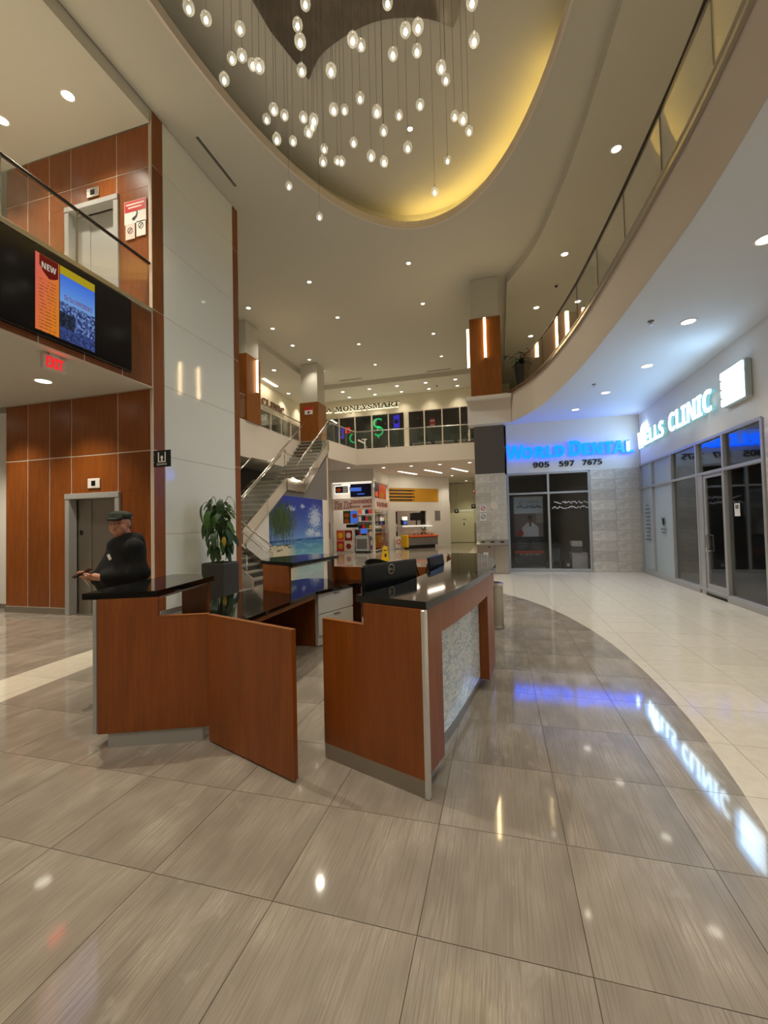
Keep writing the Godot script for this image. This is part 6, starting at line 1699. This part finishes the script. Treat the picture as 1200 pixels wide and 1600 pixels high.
# ---------------------------------------------------------------- screens, signs and small fittings
func build_fittings() -> void:
	# wide display on the upper front
	var t := thing("wide_display_screen", "wide black display screen with two bright adverts on the wood front", "screen", Vector3(-5.77, 4.14, -3.44), PI / 2)
	part(t, "bezel", mb().box(Vector3(1.055, 0.595, -0.01), Vector3(2.11, 1.19, 0.07), Basis(), 0.01), M.gloss_black)
	part(t, "dark_screen", mb().box(Vector3(1.055, 0.6, 0.026), Vector3(2.07, 1.14, 0.004)), screen_face("screen_off", Color(0.008, 0.008, 0.03)))
	var n := noise(91, 0.03, 3)
	var left := picture(96, 320, func(x, y):
		var v: float = y / 320.0
		var q := Color(0.95, 0.42, 0.4).lerp(Color(0.95, 0.55, 0.16), clampf(x / 96.0 * 0.7 + v * 0.5, 0, 1))
		if v > 0.3 and fmod(v, 0.045) < 0.012 and x > 14 and x < 84 and n.get_noise_2d(x * 2, floor(v * 22) * 90) > -0.1: q = q.darkened(0.35)
		return q)
	var adv := part(t, "red_advert", mb().quad_or(Vector3(0.605, 0.06, 0.03), Vector3(0.915, 1.085, 0.03)), screen_face("advert_a", Color.WHITE, left))
	part(adv, "new_badge", mb().extrude(PackedVector2Array([Vector2(0.655, 1.08), Vector2(0.9, 1.08), Vector2(0.9, 0.86), Vector2(0.84, 0.82), Vector2(0.78, 0.8), Vector2(0.7, 0.87), Vector2(0.655, 0.94)]), 0.003, facing_z(Vector3(0, 0, 0.031))), screen_face("badge_red", Color(0.42, 0.02, 0.03)))
	lettering(adv, "new_text", "NEW", 0.19, 0.085, 0.002, screen_face("badge_white", Color(0.85, 0.82, 0.75)), facing_z(Vector3(0.68, 0.905, 0.036)))
	var n2 := noise(92, 0.05, 3)
	var right := picture(160, 320, func(x, y):
		var u: float = x / 160.0
		var v: float = y / 320.0
		if v < 0.11: return Color(0.75, 0.66, 0.1)
		if v < 0.48: return Color(0.2, 0.42, 0.95).lerp(Color(0.5, 0.72, 0.98), v * 2.0)
		var k := n2.get_noise_2d(floor(x / 7.0) * 9, floor(y / 9.0) * 11)
		var q := Color(0.1, 0.16, 0.4).lerp(Color(0.55, 0.68, 0.9), clampf(0.5 + k * 1.2, 0, 1))
		if v > 0.82: q = Color(0.16, 0.2, 0.34).lerp(Color(0.3, 0.4, 0.75), clampf(0.4 + k, 0, 1))
		if u < 0.4 and v > 0.62 and v < 0.82: q = q.darkened(0.6)
		return q)
	var ad2 := part(t, "blue_advert", mb().quad_or(Vector3(0.925, 0.06, 0.03), Vector3(1.445, 1.085, 0.03)), screen_face("advert_b", Color.WHITE, right))
	lettering(ad2, "advert_text", "Tin Tin CONVENIENCE", 0.42, 0.07, 0.002, screen_face("advert_ink", Color(0.5, 0.06, 0.12)), facing_z(Vector3(0.98, 0.63, 0.032)), font(true, false))
	area(t, Transform3D(Basis(Vector3.UP, PI), Vector3(1.02, 0.58, 0.06)), Vector2(0.8, 1.0), 0.35, Color(0.8, 0.7, 0.9))
	# exit sign under the soffit
	var e := thing("exit_sign", "red glowing exit sign under the lobby soffit", "exit sign", Vector3(-5.97, 3.8, -4.31), PI / 2)
	part(e, "case", mb().box(Vector3(0.155, 0.11, -0.02), Vector3(0.33, 0.21, 0.05), Basis(), 0.008), M.trim_white)
	lettering(e, "exit_text", "EXIT", 0.23, 0.15, 0.006, M.neon_red, facing_z(Vector3(0.04, 0.035, 0.006)))
	part(e, "ceiling_mount", mb().box(Vector3(0.155, 0.225, -0.02), Vector3(0.14, 0.03, 0.04)), M.trim_white)
	area(e, Transform3D(Basis(Vector3.UP, PI), Vector3(0.155, 0.11, 0.03)), Vector2(0.23, 0.15), 0.05, Color(1.0, 0.1, 0.12))
	# projecting lift sign on the pier corner
	var l := thing("lift_sign", "black projecting sign with a lift pictogram on the pier corner", "sign", Vector3(-5.8, 2.63, -6.03))
	part(l, "plate", mb().box(Vector3(0.19, 0.145, 0), Vector3(0.36, 0.29, 0.012), Basis(), 0.003), M.black)
	for s in [0.0, 1.0]: part(l, "frame_bar", mb().box(Vector3(0.12 + 0.14 * s, 0.17, 0.008), Vector3(0.018, 0.17, 0.004)), M.paper)
	part(l, "frame_bar", mb().box(Vector3(0.19, 0.09, 0.008), Vector3(0.158, 0.016, 0.004)), M.paper)
	part(l, "arrow", mb().extrude(PackedVector2Array([Vector2(0.175, 0.105), Vector2(0.205, 0.105), Vector2(0.205, 0.16), Vector2(0.225, 0.16), Vector2(0.19, 0.2), Vector2(0.155, 0.16), Vector2(0.175, 0.16)]), 0.003, facing_z(Vector3(0, 0, 0.007))), M.paper)
	lettering(l, "sign_text", "ELEVATOR", 0.2, 0.032, 0.002, M.paper, facing_z(Vector3(0.09, 0.03, 0.007)), font(false, false))
	for y in [0.08, 0.22]: part(l, "bolt", mb().globe(Vector3(0.03, y, 0.008), Vector3(0.01, 0.01, 0.006), 10, 6), M.steel)
	# notices beside the upper lift
	var a := thing("warning_notice", "red topped notice with a black figure beside the upper lift", "sign", Vector3(-6.165, 7.28, -6.045))
	part(a, "plate", bx(Vector3(0.48, 0.42, 0.008)), M.paper)
	part(a, "red_header", bx(Vector3(0.46, 0.19, 0.004)), M.red, Vector3(0, 0.105, 0.006))
	for k in 2: part(a, "header_line", bx(Vector3(0.4 - 0.1 * k, 0.03, 0.002)), M.pink_sign, Vector3(0, 0.14 - 0.06 * k, 0.009))
	part(a, "black_figure", mb().extrude(PackedVector2Array([Vector2(-0.07, -0.14), Vector2(-0.02, -0.16), Vector2(0.04, -0.1), Vector2(0.06, -0.04), Vector2(0.05, 0.0), Vector2(0.02, 0.0), Vector2(0.035, -0.03), Vector2(0.01, -0.08), Vector2(-0.06, -0.11)]), 0.003, facing_z(Vector3(0, 0, 0.005))), M.ink)
	for k in 2:
		var s := thing("small_notice", ["grey no smoking plate below the red notice by the upper lift", "white notice plate below the red notice by the upper lift"][k], "sign", Vector3(-6.28 + 0.24 * k, 6.93 + 0.02 * k, -6.045))
		part(s, "plate", bx(Vector3(0.21, 0.28, 0.008), 0.003), [M.pink_sign, M.paper][k])
		part(s, "ring", mb().lathe([Vector2(0.045, 0), Vector2(0.045, 0.003), Vector2(0.058, 0.003), Vector2(0.058, 0)], 20, Transform3D(Basis(Vector3.RIGHT, PI / 2), Vector3(0, 0.02 + 0.03 * k, 0.005))), M.under_grey)
		part(s, "bar", mb().box(Vector3(0, 0.02 + 0.03 * k, 0.006), Vector3(0.09, 0.012, 0.003), Basis(Vector3.BACK, 0.7)), M.ink)
	# plates on the stone pier
	for k in 2:
		var s := thing("small_notice", ["no smoking plate with red ring on the stone pier", "white notice plate below the no smoking plate on the stone pier"][k], "sign", Vector3(-0.485, 1.95 - 0.26 * k, -13.29))
		part(s, "plate", bx(Vector3(0.19, 0.2 + 0.02 * k, 0.01), 0.003), M.paper)
		part(s, "ring", mb().lathe([Vector2(0.055, 0), Vector2(0.055, 0.003), Vector2(0.072, 0.003), Vector2(0.072, 0)], 22, Transform3D(Basis(Vector3.RIGHT, PI / 2), Vector3(0, 0.01, 0.006))), [M.red, M.ink][k])
		part(s, "bar", mb().box(Vector3(0, 0.01, 0.007), Vector3(0.11, 0.016, 0.003), Basis(Vector3.BACK, 0.7)), M.ink)
	var sp := thing("round_wall_speaker", "round white wall speaker on the stone pier", "speaker", Vector3(-0.17, 2.03, -13.3))
	part(sp, "rim", mb().lathe([Vector2(0.08, 0.03), Vector2(0.1, 0.025), Vector2(0.11, 0.0)], 24, Transform3D(Basis(Vector3.RIGHT, PI / 2), Vector3.ZERO)), M.wall_white)
	part(sp, "grille", mb().lathe([Vector2(0.001, 0.024), Vector2(0.08, 0.028)], 24, Transform3D(Basis(Vector3.RIGHT, PI / 2), Vector3.ZERO)), M.trim_white)
	var st := thing("fire_alarm_strobe", "small red alarm strobe on the corridor edge of the stone pier", "alarm", Vector3(-0.75, 2.5, -13.5))
	part(st, "body", bx(Vector3(0.08, 0.1, 0.08), 0.015), M.red)
	part(st, "lens", bx(Vector3(0.04, 0.05, 0.02), 0.008), M.paper, Vector3(0, 0, 0.055))
	# sprinklers and detectors
	for q in [[Vector3(2.3, 4.54, -7.2), "ceiling sprinkler in the right soffit nearer the camera"], [Vector3(2.1, 4.54, -10.2), "ceiling sprinkler in the right soffit nearer the dental clinic"]]:
		var s := thing("sprinkler_head", q[1], "sprinkler", q[0])
		part(s, "escutcheon", mb().lathe([Vector2(0.045, 0.0), Vector2(0.04, -0.012), Vector2(0.012, -0.014)], 16), M.under_grey)
		part(s, "head", mb().lathe([Vector2(0.012, -0.012), Vector2(0.01, -0.05), Vector2(0.028, -0.054), Vector2(0.001, -0.058)], 12), M.steel)
	for q in [[Vector3(1.9, 8.84, -13.9), "small black dome camera over the right-hand walkway"], [Vector3(-3.0, 8.84, -22.2), "small black dome camera over the far walkway"]]:
		var s := thing("dome_camera", q[1], "camera", q[0])
		part(s, "mount", mb().lathe([Vector2(0.07, 0.0), Vector2(0.065, -0.03), Vector2(0.05, -0.04)], 18), M.wall_white)
		part(s, "dome", mb().globe(Vector3(0, -0.04, 0), Vector3(0.05, 0.045, 0.05), 14, 8), M.gloss_black)

func screen_face(called: String, c: Color, tex: Texture2D = null) -> StandardMaterial3D:
	var m := mat(called, Color(0.02, 0.02, 0.025), 0.12)
	m.emission_enabled = true
	m.emission = c
	m.emission_energy_multiplier = 1.0
	if tex:
		m.emission_texture = tex
		m.emission_operator = BaseMaterial3D.EMISSION_OP_MULTIPLY
	return m

# ---------------------------------------------------------------- plants
func leaf_mesh(l: float, w: float, droop: float) -> ArrayMesh:
	var o := mb()
	var rows := 7
	var p := func(i: int, s: float) -> Vector3:
		var t := float(i) / rows
		var hw := w * pow(sin(PI * clampf(t * 0.94 + 0.03, 0, 1)), 0.75) * (1.0 - 0.25 * t) / 2
		return Vector3(s * hw, -droop * t * t * l + 0.12 * hw * absf(s), t * l)
	for i in rows:
		for s in [-1.0, 0.0]:
			o.quad(p.call(i, s + 1.0), p.call(i, s), p.call(i + 1, s), p.call(i + 1, s + 1.0))
	return o.mesh()

func build_plants() -> void:
	var r := RandomNumberGenerator.new()
	r.seed = 11
	var pl := thing("square_planter", "tall square charcoal planter in front of the white glass pier", "planter", Vector3(-5.33, 0, -7.2), 0.0)
	part(pl, "body", mb().box(Vector3(0, 0.435, 0), Vector3(0.5, 0.87, 0.5), Basis(), 0.012), M.planter)
	part(pl, "soil", mb().box(Vector3(0, 0.872, 0), Vector3(0.46, 0.01, 0.46)), M.soil)
	var pt := thing("potted_plant", "green broad-leaved plant with one yellow leaf in the charcoal planter", "plant", Vector3(-5.33, 0.877, -7.2))
	var kinds := [leaf_mesh(0.27, 0.15, 0.8), leaf_mesh(0.32, 0.18, 1.0), leaf_mesh(0.22, 0.14, 0.6)]
	for k in 4:
		var a := TAU * k / 4 + 0.4
		part(pt, "stem", mb().tube([Vector3(0.06 * cos(a), 0, 0.06 * sin(a)), Vector3(0.09 * cos(a), 0.5, 0.09 * sin(a)), Vector3(0.05 * cos(a), 1.0 + 0.08 * k, 0.05 * sin(a))], 0.012, 7), M.stem)
	for k in 110:
		var y := r.randf_range(0.1, 1.2)
		var a := r.randf() * TAU
		var rad := 0.05 + 0.2 * sin(PI * (0.12 + 0.72 * y / 1.2)) * sqrt(r.randf())
		var lf := part(pt, "leaf", kinds[r.randi() % 3], M.leaf_yellow if k == 9 else (M.leaf_dark if r.randf() < 0.45 else M.leaf))
		lf.position = Vector3(rad * cos(a), y, rad * sin(a))
		if k == 9:
			lf.position = Vector3(0.2, 0.5, 0.16)
			a = 0.7
		var tilt := lerpf(1.0, 0.35, clampf(y / 1.15, 0, 1)) + r.randf_range(-0.45, 0.45)
		lf.basis = Basis(Vector3.UP, PI / 2 - a + r.randf_range(-0.5, 0.5)) * Basis(Vector3.RIGHT, tilt) * Basis(Vector3.BACK, r.randf_range(-0.6, 0.6))
		lf.scale = Vector3.ONE * (0.55 + 0.3 * sin(PI * clampf(y / 1.25, 0.1, 0.95)))
		if k == 9: lf.scale *= 0.7
	# long arching shoots, each ending in a hanging leaf
	for k in 5:
		var a: float = [2.2, -0.5, 0.9, 1.6, 3.0][k]
		var reach: float = [0.3, 0.22, 0.2, 0.32, 0.16][k]
		var top: float = [1.18, 1.3, 1.25, 1.02, 1.3][k]
		var path := []
		for i in 8:
			var t := i / 7.0
			path.append(Vector3(cos(a) * reach * t, 0.7 + (top - 0.7) * sin(t * PI * 0.62) / sin(PI * 0.5), sin(a) * reach * t))
		part(pt, "shoot", mb().tube(path, 0.006, 6), M.stem)
		var lf := part(pt, "leaf", kinds[1], M.leaf if k % 2 else M.leaf_dark, path[-1])
		lf.basis = Basis(Vector3.UP, PI / 2 - a) * Basis(Vector3.RIGHT, 0.8)
	part(pt, "plant_tag", mb().box(Vector3(0.2, 0.1, 0.18), Vector3(0.07, 0.1, 0.004), Basis(Vector3.UP, 0.8)), M.paper)
	# planter upstairs at the end of the curved guard
	var p2 := thing("tapered_planter", "tall tapered dark planter at the end of the curved balcony", "planter", Vector3(0.78, 5.4, -13.52))
	part(p2, "body", mb().lathe([Vector2(0.001, 0), Vector2(0.2, 0), Vector2(0.3, 0.85), Vector2(0.3, 0.9), Vector2(0.25, 0.9), Vector2(0.24, 0.84)], 4, Transform3D(Basis(Vector3.UP, PI / 4), Vector3.ZERO)), M.planter_green)
	part(p2, "soil", mb().box(Vector3(0, 0.84, 0), Vector3(0.3, 0.01, 0.3)), M.soil)
	var t2 := thing("potted_plant", "dark spiky plant in the tapered planter at the balcony end", "plant", Vector3(0.78, 6.26, -13.52))
	var kn := [leaf_mesh(0.22, 0.07, 0.3), leaf_mesh(0.3, 0.08, 0.5)]
	for k in 16:
		var a := r.randf() * TAU
		var l := r.randf_range(0.3, 0.6)
		var lean := r.randf_range(0.25, 0.9)
		var pts := []
		for i in 5:
			var t := i / 4.0
			pts.append(Vector3(cos(a) * lean * l * t * t, l * t * (1.0 - 0.25 * lean * t), sin(a) * lean * l * t * t))
		var stem := part(t2, "stem", mb().tube(pts, 0.008, 6), M.stem)
		for i in 5:
			var q: Vector3 = pts[i / 2 + 1] if i < 4 else pts[4]
			var lf := part(stem, "leaf", kn[i % 2], M.leaf_dark, q)
			lf.basis = Basis(Vector3.UP, PI / 2 - a + (1.3 if i % 2 else -1.3)) * Basis(Vector3.RIGHT, r.randf_range(-0.6, 0.3))

# ---------------------------------------------------------------- the man behind the counter
# bones: [a, b, radius at a, radius at b] or [centre, radii (Vector3)] for an ellipsoid
func field_mesh(o: MB, bones: Array, cell: float, k: float) -> void:
	var lo := Vector3.ONE * 1e9
	var hi := -lo
	for b in bones:
		var r: float = maxf(b[2], b[3]) if b.size() == 4 else maxf(b[1].x, maxf(b[1].y, b[1].z))
		var q: Vector3 = b[1] if b.size() == 4 else b[0]
		lo = lo.min(b[0] - Vector3.ONE * r).min(q - Vector3.ONE * r)
		hi = hi.max(b[0] + Vector3.ONE * r).max(q + Vector3.ONE * r)
	lo -= Vector3.ONE * (2.5 * cell)
	hi += Vector3.ONE * (2.5 * cell)
	var nx := int((hi.x - lo.x) / cell) + 1
	var ny := int((hi.y - lo.y) / cell) + 1
	var nz := int((hi.z - lo.z) / cell) + 1
	var f := PackedFloat32Array()
	f.resize(nx * ny * nz)
	f.fill(1.0)
	for b in bones:
		var cone: bool = b.size() == 4
		var r: float = (maxf(b[2], b[3]) if cone else maxf(b[1].x, maxf(b[1].y, b[1].z))) + k + 2 * cell
		var p0: Vector3 = b[0]
		var p1: Vector3 = b[1] if cone else b[0]
		var m0 := (p0.min(p1) - Vector3.ONE * r - lo) / cell
		var m1 := (p0.max(p1) + Vector3.ONE * r - lo) / cell
		var ab := p1 - p0
		var l2 := maxf(ab.length_squared(), 1e-9)
		var rad: Vector3 = Vector3.ONE if cone else b[1]
		var rm := minf(rad.x, minf(rad.y, rad.z))
		for z in range(maxi(0, int(m0.z)), mini(nz, int(m1.z) + 1)):
			for y in range(maxi(0, int(m0.y)), mini(ny, int(m1.y) + 1)):
				for x in range(maxi(0, int(m0.x)), mini(nx, int(m1.x) + 1)):
					var p := lo + Vector3(x, y, z) * cell
					var d: float
					if cone:
						var t := clampf((p - p0).dot(ab) / l2, 0, 1)
						d = (p - p0 - ab * t).length() - lerpf(b[2], b[3], t)
					else:
						d = (((p - p0) / rad).length() - 1.0) * rm
					var i := x + nx * (y + ny * z)
					var e := f[i]
					var h := maxf(k - absf(e - d), 0.0) / k
					f[i] = minf(e, d) - h * h * k * 0.25
	# surface nets
	var at := {}
	var sx := 1
	var sy := nx
	var sz := nx * ny
	var off := [0, sx, sy, sx + sy, sz, sx + sz, sy + sz, sx + sy + sz]
	var cor := [Vector3(0, 0, 0), Vector3(1, 0, 0), Vector3(0, 1, 0), Vector3(1, 1, 0), Vector3(0, 0, 1), Vector3(1, 0, 1), Vector3(0, 1, 1), Vector3(1, 1, 1)]
	var edges := [[0, 1], [2, 3], [4, 5], [6, 7], [0, 2], [1, 3], [4, 6], [5, 7], [0, 4], [1, 5], [2, 6], [3, 7]]
	for z in nz - 1:
		for y in ny - 1:
			for x in nx - 1:
				var i := x + nx * (y + ny * z)
				var neg := 0
				for q in 8:
					if f[i + off[q]] < 0: neg += 1
				if neg == 0 or neg == 8: continue
				var s := Vector3()
				var n := 0
				for e in edges:
					var a := f[i + off[e[0]]]
					var b := f[i + off[e[1]]]
					if (a < 0) != (b < 0):
						s += cor[e[0]].lerp(cor[e[1]], a / (a - b)); n += 1
				var g := Vector3(f[i + 1] - f[i] + f[i + 1 + sy + sz] - f[i + sy + sz], f[i + sy] - f[i] + f[i + 1 + sy + sz] - f[i + 1 + sz], f[i + sz] - f[i] + f[i + 1 + sy + sz] - f[i + 1 + sy])
				at[i] = [lo + (Vector3(x, y, z) + s / n) * cell, g.normalized()]
	for i in at:
		for ax in [[sx, sy, sz], [sy, sz, sx], [sz, sx, sy]]:
			var a := f[i]
			var b := f[i + ax[0]]
			if (a < 0) == (b < 0): continue
			var c1 = at.get(i)
			var c2 = at.get(i - ax[1])
			var c3 = at.get(i - ax[1] - ax[2])
			var c4 = at.get(i - ax[2])
			if c2 == null or c3 == null or c4 == null: continue
			var q := [c1, c2, c3, c4]
			if a >= 0: q.reverse()
			# front as seen from outside
			o.smooth_quad(q.map(func(s): return s[0]), q.map(func(s): return s[1]))

func build_man() -> void:
	var man := thing("person", "man in a dark flat cap and black hooded jacket holding a phone before the lift", "person", Vector3(-3.58, 0, -3.36), deg_to_rad(-26))
	mat("skin", rgb(196, 138, 112), 0.55)
	M.skin.subsurf_scatter_enabled = true; M.skin.subsurf_scatter_strength = 0.15
	mat("jacket", rgb(9, 9, 11), 0.9)
	mat("trousers", rgb(24, 26, 32), 0.85)
	mat("shoe", rgb(20, 18, 18), 0.5)
	mat("cap_cloth", rgb(44, 50, 42), 0.8)
	mat("hair", rgb(70, 62, 56), 0.7)
	mat("lip", rgb(160, 92, 82), 0.5)
	mat("eye", rgb(28, 22, 20), 0.2)
	var V := func(x: float, y: float, z: float) -> Vector3: return Vector3(x, y, z)
	var hips := [Vector3(0.1, 0.9, 0), Vector3(-0.1, 0.9, 0)]
	var el := [Vector3(0.26, 1.14, -0.06), Vector3(-0.27, 1.14, -0.04)]
	var wr := [Vector3(0.13, 1.12, 0.24), Vector3(-0.06, 1.1, 0.27)]
	var sh := [Vector3(0.2, 1.39, -0.02), Vector3(-0.2, 1.39, -0.02)]
	# body: trunk, limbs and neck in one surface
	var b := mb()
	var core := [[Vector3(0, 0.92, 0), Vector3(0, 1.1, 0.03), 0.15, 0.17], [Vector3(0, 1.1, 0.03), Vector3(0, 1.34, 0), 0.17, 0.15], [sh[0], sh[1], 0.07, 0.07], [Vector3(0, 1.4, -0.01), Vector3(0, 1.56, 0.02), 0.065, 0.06]]
	for s in 2:
		core.append([hips[s], hips[s] + Vector3(0, -0.42, 0.02), 0.1, 0.07])
		core.append([hips[s] + Vector3(0, -0.42, 0.02), hips[s] + Vector3(0, -0.82, -0.01), 0.065, 0.042])
		core.append([hips[s] + Vector3(0, -0.85, -0.03), hips[s] + Vector3(0.01 - 0.02 * s, -0.86, 0.15), 0.04, 0.032])
		core.append([sh[s], el[s], 0.058, 0.046])
		core.append([el[s], wr[s], 0.044, 0.031])
	field_mesh(b, core, 0.018, 0.04)
	# head, turned towards the camera; built in its own frame and added to the body surface
	var hd := Transform3D(Basis(Vector3.UP, deg_to_rad(44)) * Basis(Vector3.RIGHT, 0.05), Vector3(0, 1.615, 0.035))
	var face := [[Vector3(0, 0.02, 0.0), Vector3(0.078, 0.105, 0.097)], [Vector3(0, -0.045, 0.035), Vector3(0.068, 0.072, 0.062)], [Vector3(0, -0.085, 0.06), Vector3(0.036, 0.03, 0.034)], [Vector3(0, 0.012, 0.098), Vector3(0, -0.022, 0.116), 0.011, 0.0145], [Vector3(0.014, -0.026, 0.103), Vector3(-0.014, -0.026, 0.103), 0.009, 0.009], [Vector3(0.045, 0.028, 0.078), Vector3(-0.045, 0.028, 0.078), 0.016, 0.016], [Vector3(0.05, -0.03, 0.066), Vector3(0.05, -0.055, 0.05), 0.024, 0.026], [Vector3(-0.05, -0.03, 0.066), Vector3(-0.05, -0.055, 0.05), 0.024, 0.026], [Vector3(0.016, -0.058, 0.092), Vector3(-0.016, -0.058, 0.092), 0.009, 0.009], [Vector3(0, -0.09, 0.0), Vector3(0, -0.16, -0.02), 0.062, 0.066]]
	for s in [-1, 1]: face.append([Vector3(s * 0.08, -0.002, -0.002), Vector3(0.012, 0.032, 0.02)])
	var hm := mb()
	field_mesh(hm, face, 0.0055, 0.018)
	for i in hm.v.size():
		b.v.append(hd * hm.v[i]); b.n.append(hd.basis * hm.n[i]); b.t.append(hm.t[i]); b.c.append(Color.WHITE)
	# hands: left holds the phone flat, right steadies it
	for s in 2:
		var side := 1.0 if s == 0 else -1.0
		var w: Vector3 = wr[s]
		var dir: Vector3 = (Vector3(0.01, 1.15, 0.37) - w).normalized()
		var across := dir.cross(Vector3.UP).normalized() * -side
		var palm := w + dir * 0.055
		var hand := [[w - dir * 0.02, palm, 0.029, 0.034], [palm + across * 0.018, palm - across * 0.02, 0.024, 0.024]]
		for f in 4:
			var root := palm + dir * 0.02 + across * (0.03 - 0.02 * f)
			var l: float = [0.038, 0.044, 0.041, 0.032][f]
			var k1 := root + dir * l
			var k2 := k1 + (dir * 0.6 + Vector3(0, 0.55, 0) - across * 0.5 * side * (0.6 if s == 0 else -0.2)).normalized() * l * 0.75
			var k3 := k2 + (dir * -0.1 + Vector3(0, 0.5, 0) - across * 0.85).normalized() * l * 0.55
			hand.append([root, k1, 0.0105, 0.0095])
			hand.append([k1, k2, 0.0095, 0.009])
			hand.append([k2, k3, 0.009, 0.008])
		var t0 := palm - dir * 0.005 + across * 0.03
		var t1 := t0 + (across * 0.7 + dir * 0.5 + Vector3(0, 0.5, 0)).normalized() * 0.04
		hand.append([t0, t1, 0.013, 0.0115])
		hand.append([t1, t1 + (dir * 0.9 - across * 0.2 + Vector3(0, 0.3, 0)).normalized() * 0.032, 0.011, 0.009])
		field_mesh(b, hand, 0.0045, 0.012)
	part(man, "body", b, M.skin)
	# jacket with sleeves, belly and hood
	var j := mb()
	var jb := [[Vector3(0, 0.9, 0.0), Vector3(0, 1.1, 0.045), 0.175, 0.2], [Vector3(0, 1.1, 0.045), Vector3(0, 1.33, 0.0), 0.2, 0.16], [sh[0], sh[1], 0.075, 0.075], [Vector3(0, 1.36, -0.05), Vector3(0, 1.12, -0.03), 0.135, 0.16], [Vector3(0.075, 1.465, -0.035), Vector3(-0.075, 1.465, -0.035), 0.05, 0.05], [Vector3(0.05, 1.46, -0.095), Vector3(-0.05, 1.46, -0.095), 0.055, 0.055], [Vector3(0.075, 1.47, 0.0), Vector3(0.025, 1.42, 0.1), 0.036, 0.03], [Vector3(-0.075, 1.47, 0.0), Vector3(-0.025, 1.42, 0.1), 0.036, 0.03]]
	for s in 2:
		jb.append([sh[s] + Vector3(0, -0.015, 0), el[s], 0.072, 0.066])
		jb.append([el[s], el[s].lerp(wr[s], 0.9), 0.066, 0.048])
	field_mesh(j, jb, 0.014, 0.06)
	part(man, "jacket", j, M.jacket)
	part(man, "chest_emblem", mb().box(Vector3(0.095, 1.3, 0.162), Vector3(0.03, 0.06, 0.012), Basis(Vector3.UP, 0.45) * Basis(Vector3.BACK, 0.5), 0.004), M.paper)
	var tr := mb()
	var tb := [[Vector3(0.06, 0.92, 0), Vector3(-0.06, 0.92, 0), 0.15, 0.15]]
	for s in 2:
		tb.append([hips[s], hips[s] + Vector3(0, -0.42, 0.02), 0.115, 0.088])
		tb.append([hips[s] + Vector3(0, -0.42, 0.02), hips[s] + Vector3(0, -0.78, -0.01), 0.085, 0.07])
	field_mesh(tr, tb, 0.018, 0.03)
	part(man, "trousers", tr, M.trousers)
	for s in 2:
		var so := mb()
		var a: Vector3 = hips[s]
		field_mesh(so, [[Vector3(a.x, 0.055, -0.06), Vector3(a.x, 0.05, 0.06), 0.045, 0.046], [Vector3(a.x, 0.05, 0.06), Vector3(a.x, 0.04, 0.17), 0.046, 0.036]], 0.012, 0.02)
		part(man, "shoe", so, M.shoe)
	# hair below the cap
	var hr := mb()
	field_mesh(hr, [[Vector3(0, 0.03, -0.03), Vector3(0.084, 0.07, 0.08)], [Vector3(0, -0.03, -0.06), Vector3(0.066, 0.045, 0.045)]], 0.008, 0.02)
	var ho := part(man, "hair", hr, M.hair)
	ho.transform = hd
	# flat cap with a peak
	var cp := mb()
	field_mesh(cp, [[Vector3(0, 0.075, -0.015), Vector3(0.094, 0.055, 0.11)], [Vector3(0, 0.085, 0.06), Vector3(0.085, 0.04, 0.06)], [Vector3(0.05, 0.055, 0.105), Vector3(-0.05, 0.055, 0.105), 0.022, 0.022], [Vector3(0.035, 0.048, 0.145), Vector3(-0.035, 0.048, 0.145), 0.012, 0.012]], 0.0065, 0.02)
	var co := part(man, "flat_cap", cp, M.cap_cloth)
	co.transform = hd
	part(co, "cap_button", mb().globe(Vector3(0.09, 0.06, -0.03), Vector3(0.008, 0.01, 0.01), 8, 6), M.steel)
	# features
	for s in [-1, 1]:
		var ey := part(man, "eye", mb().globe(Vector3(s * 0.031, 0.012, 0.083), Vector3(0.014, 0.0075, 0.012), 12, 8), M.eye)
		ey.transform = hd
		var br := part(man, "eyebrow", mb().tube([Vector3(s * 0.014, 0.036, 0.1), Vector3(s * 0.034, 0.04, 0.096), Vector3(s * 0.052, 0.034, 0.085)], 0.0045, 6), M.hair)
		br.transform = hd
	var mo := part(man, "mouth", mb().globe(Vector3(0, -0.058, 0.098), Vector3(0.023, 0.006, 0.008), 12, 6), M.lip)
	mo.transform = hd
	# phone and pen
	var ph := thing("mobile_phone", "black mobile phone held by the man in the flat cap", "phone", man.transform * Vector3(0.02, 1.165, 0.36))
	ph.basis = man.basis * Basis(Vector3.RIGHT, 0.45)
	part(ph, "shell", bx(Vector3(0.078, 0.012, 0.16), 0.005), M.gloss_black)
	part(ph, "screen", bx(Vector3(0.07, 0.002, 0.145)), M.gloss_black, Vector3(0, 0.007, 0))
	var pn := thing("pen", "silver pen in the fingers of the man in the flat cap", "pen", man.transform * Vector3(0.06, 1.08, 0.33))
	pn.basis = man.basis * Basis(Vector3.RIGHT, 0.6)
	part(pn, "barrel", mb().tube([Vector3(0, -0.035, 0), Vector3(0, 0.035, 0)], 0.0055, 8), M.chrome)
	part(pn, "tip", mb().lathe([Vector2(0.001, -0.05), Vector2(0.005, -0.035)], 8), M.steel)
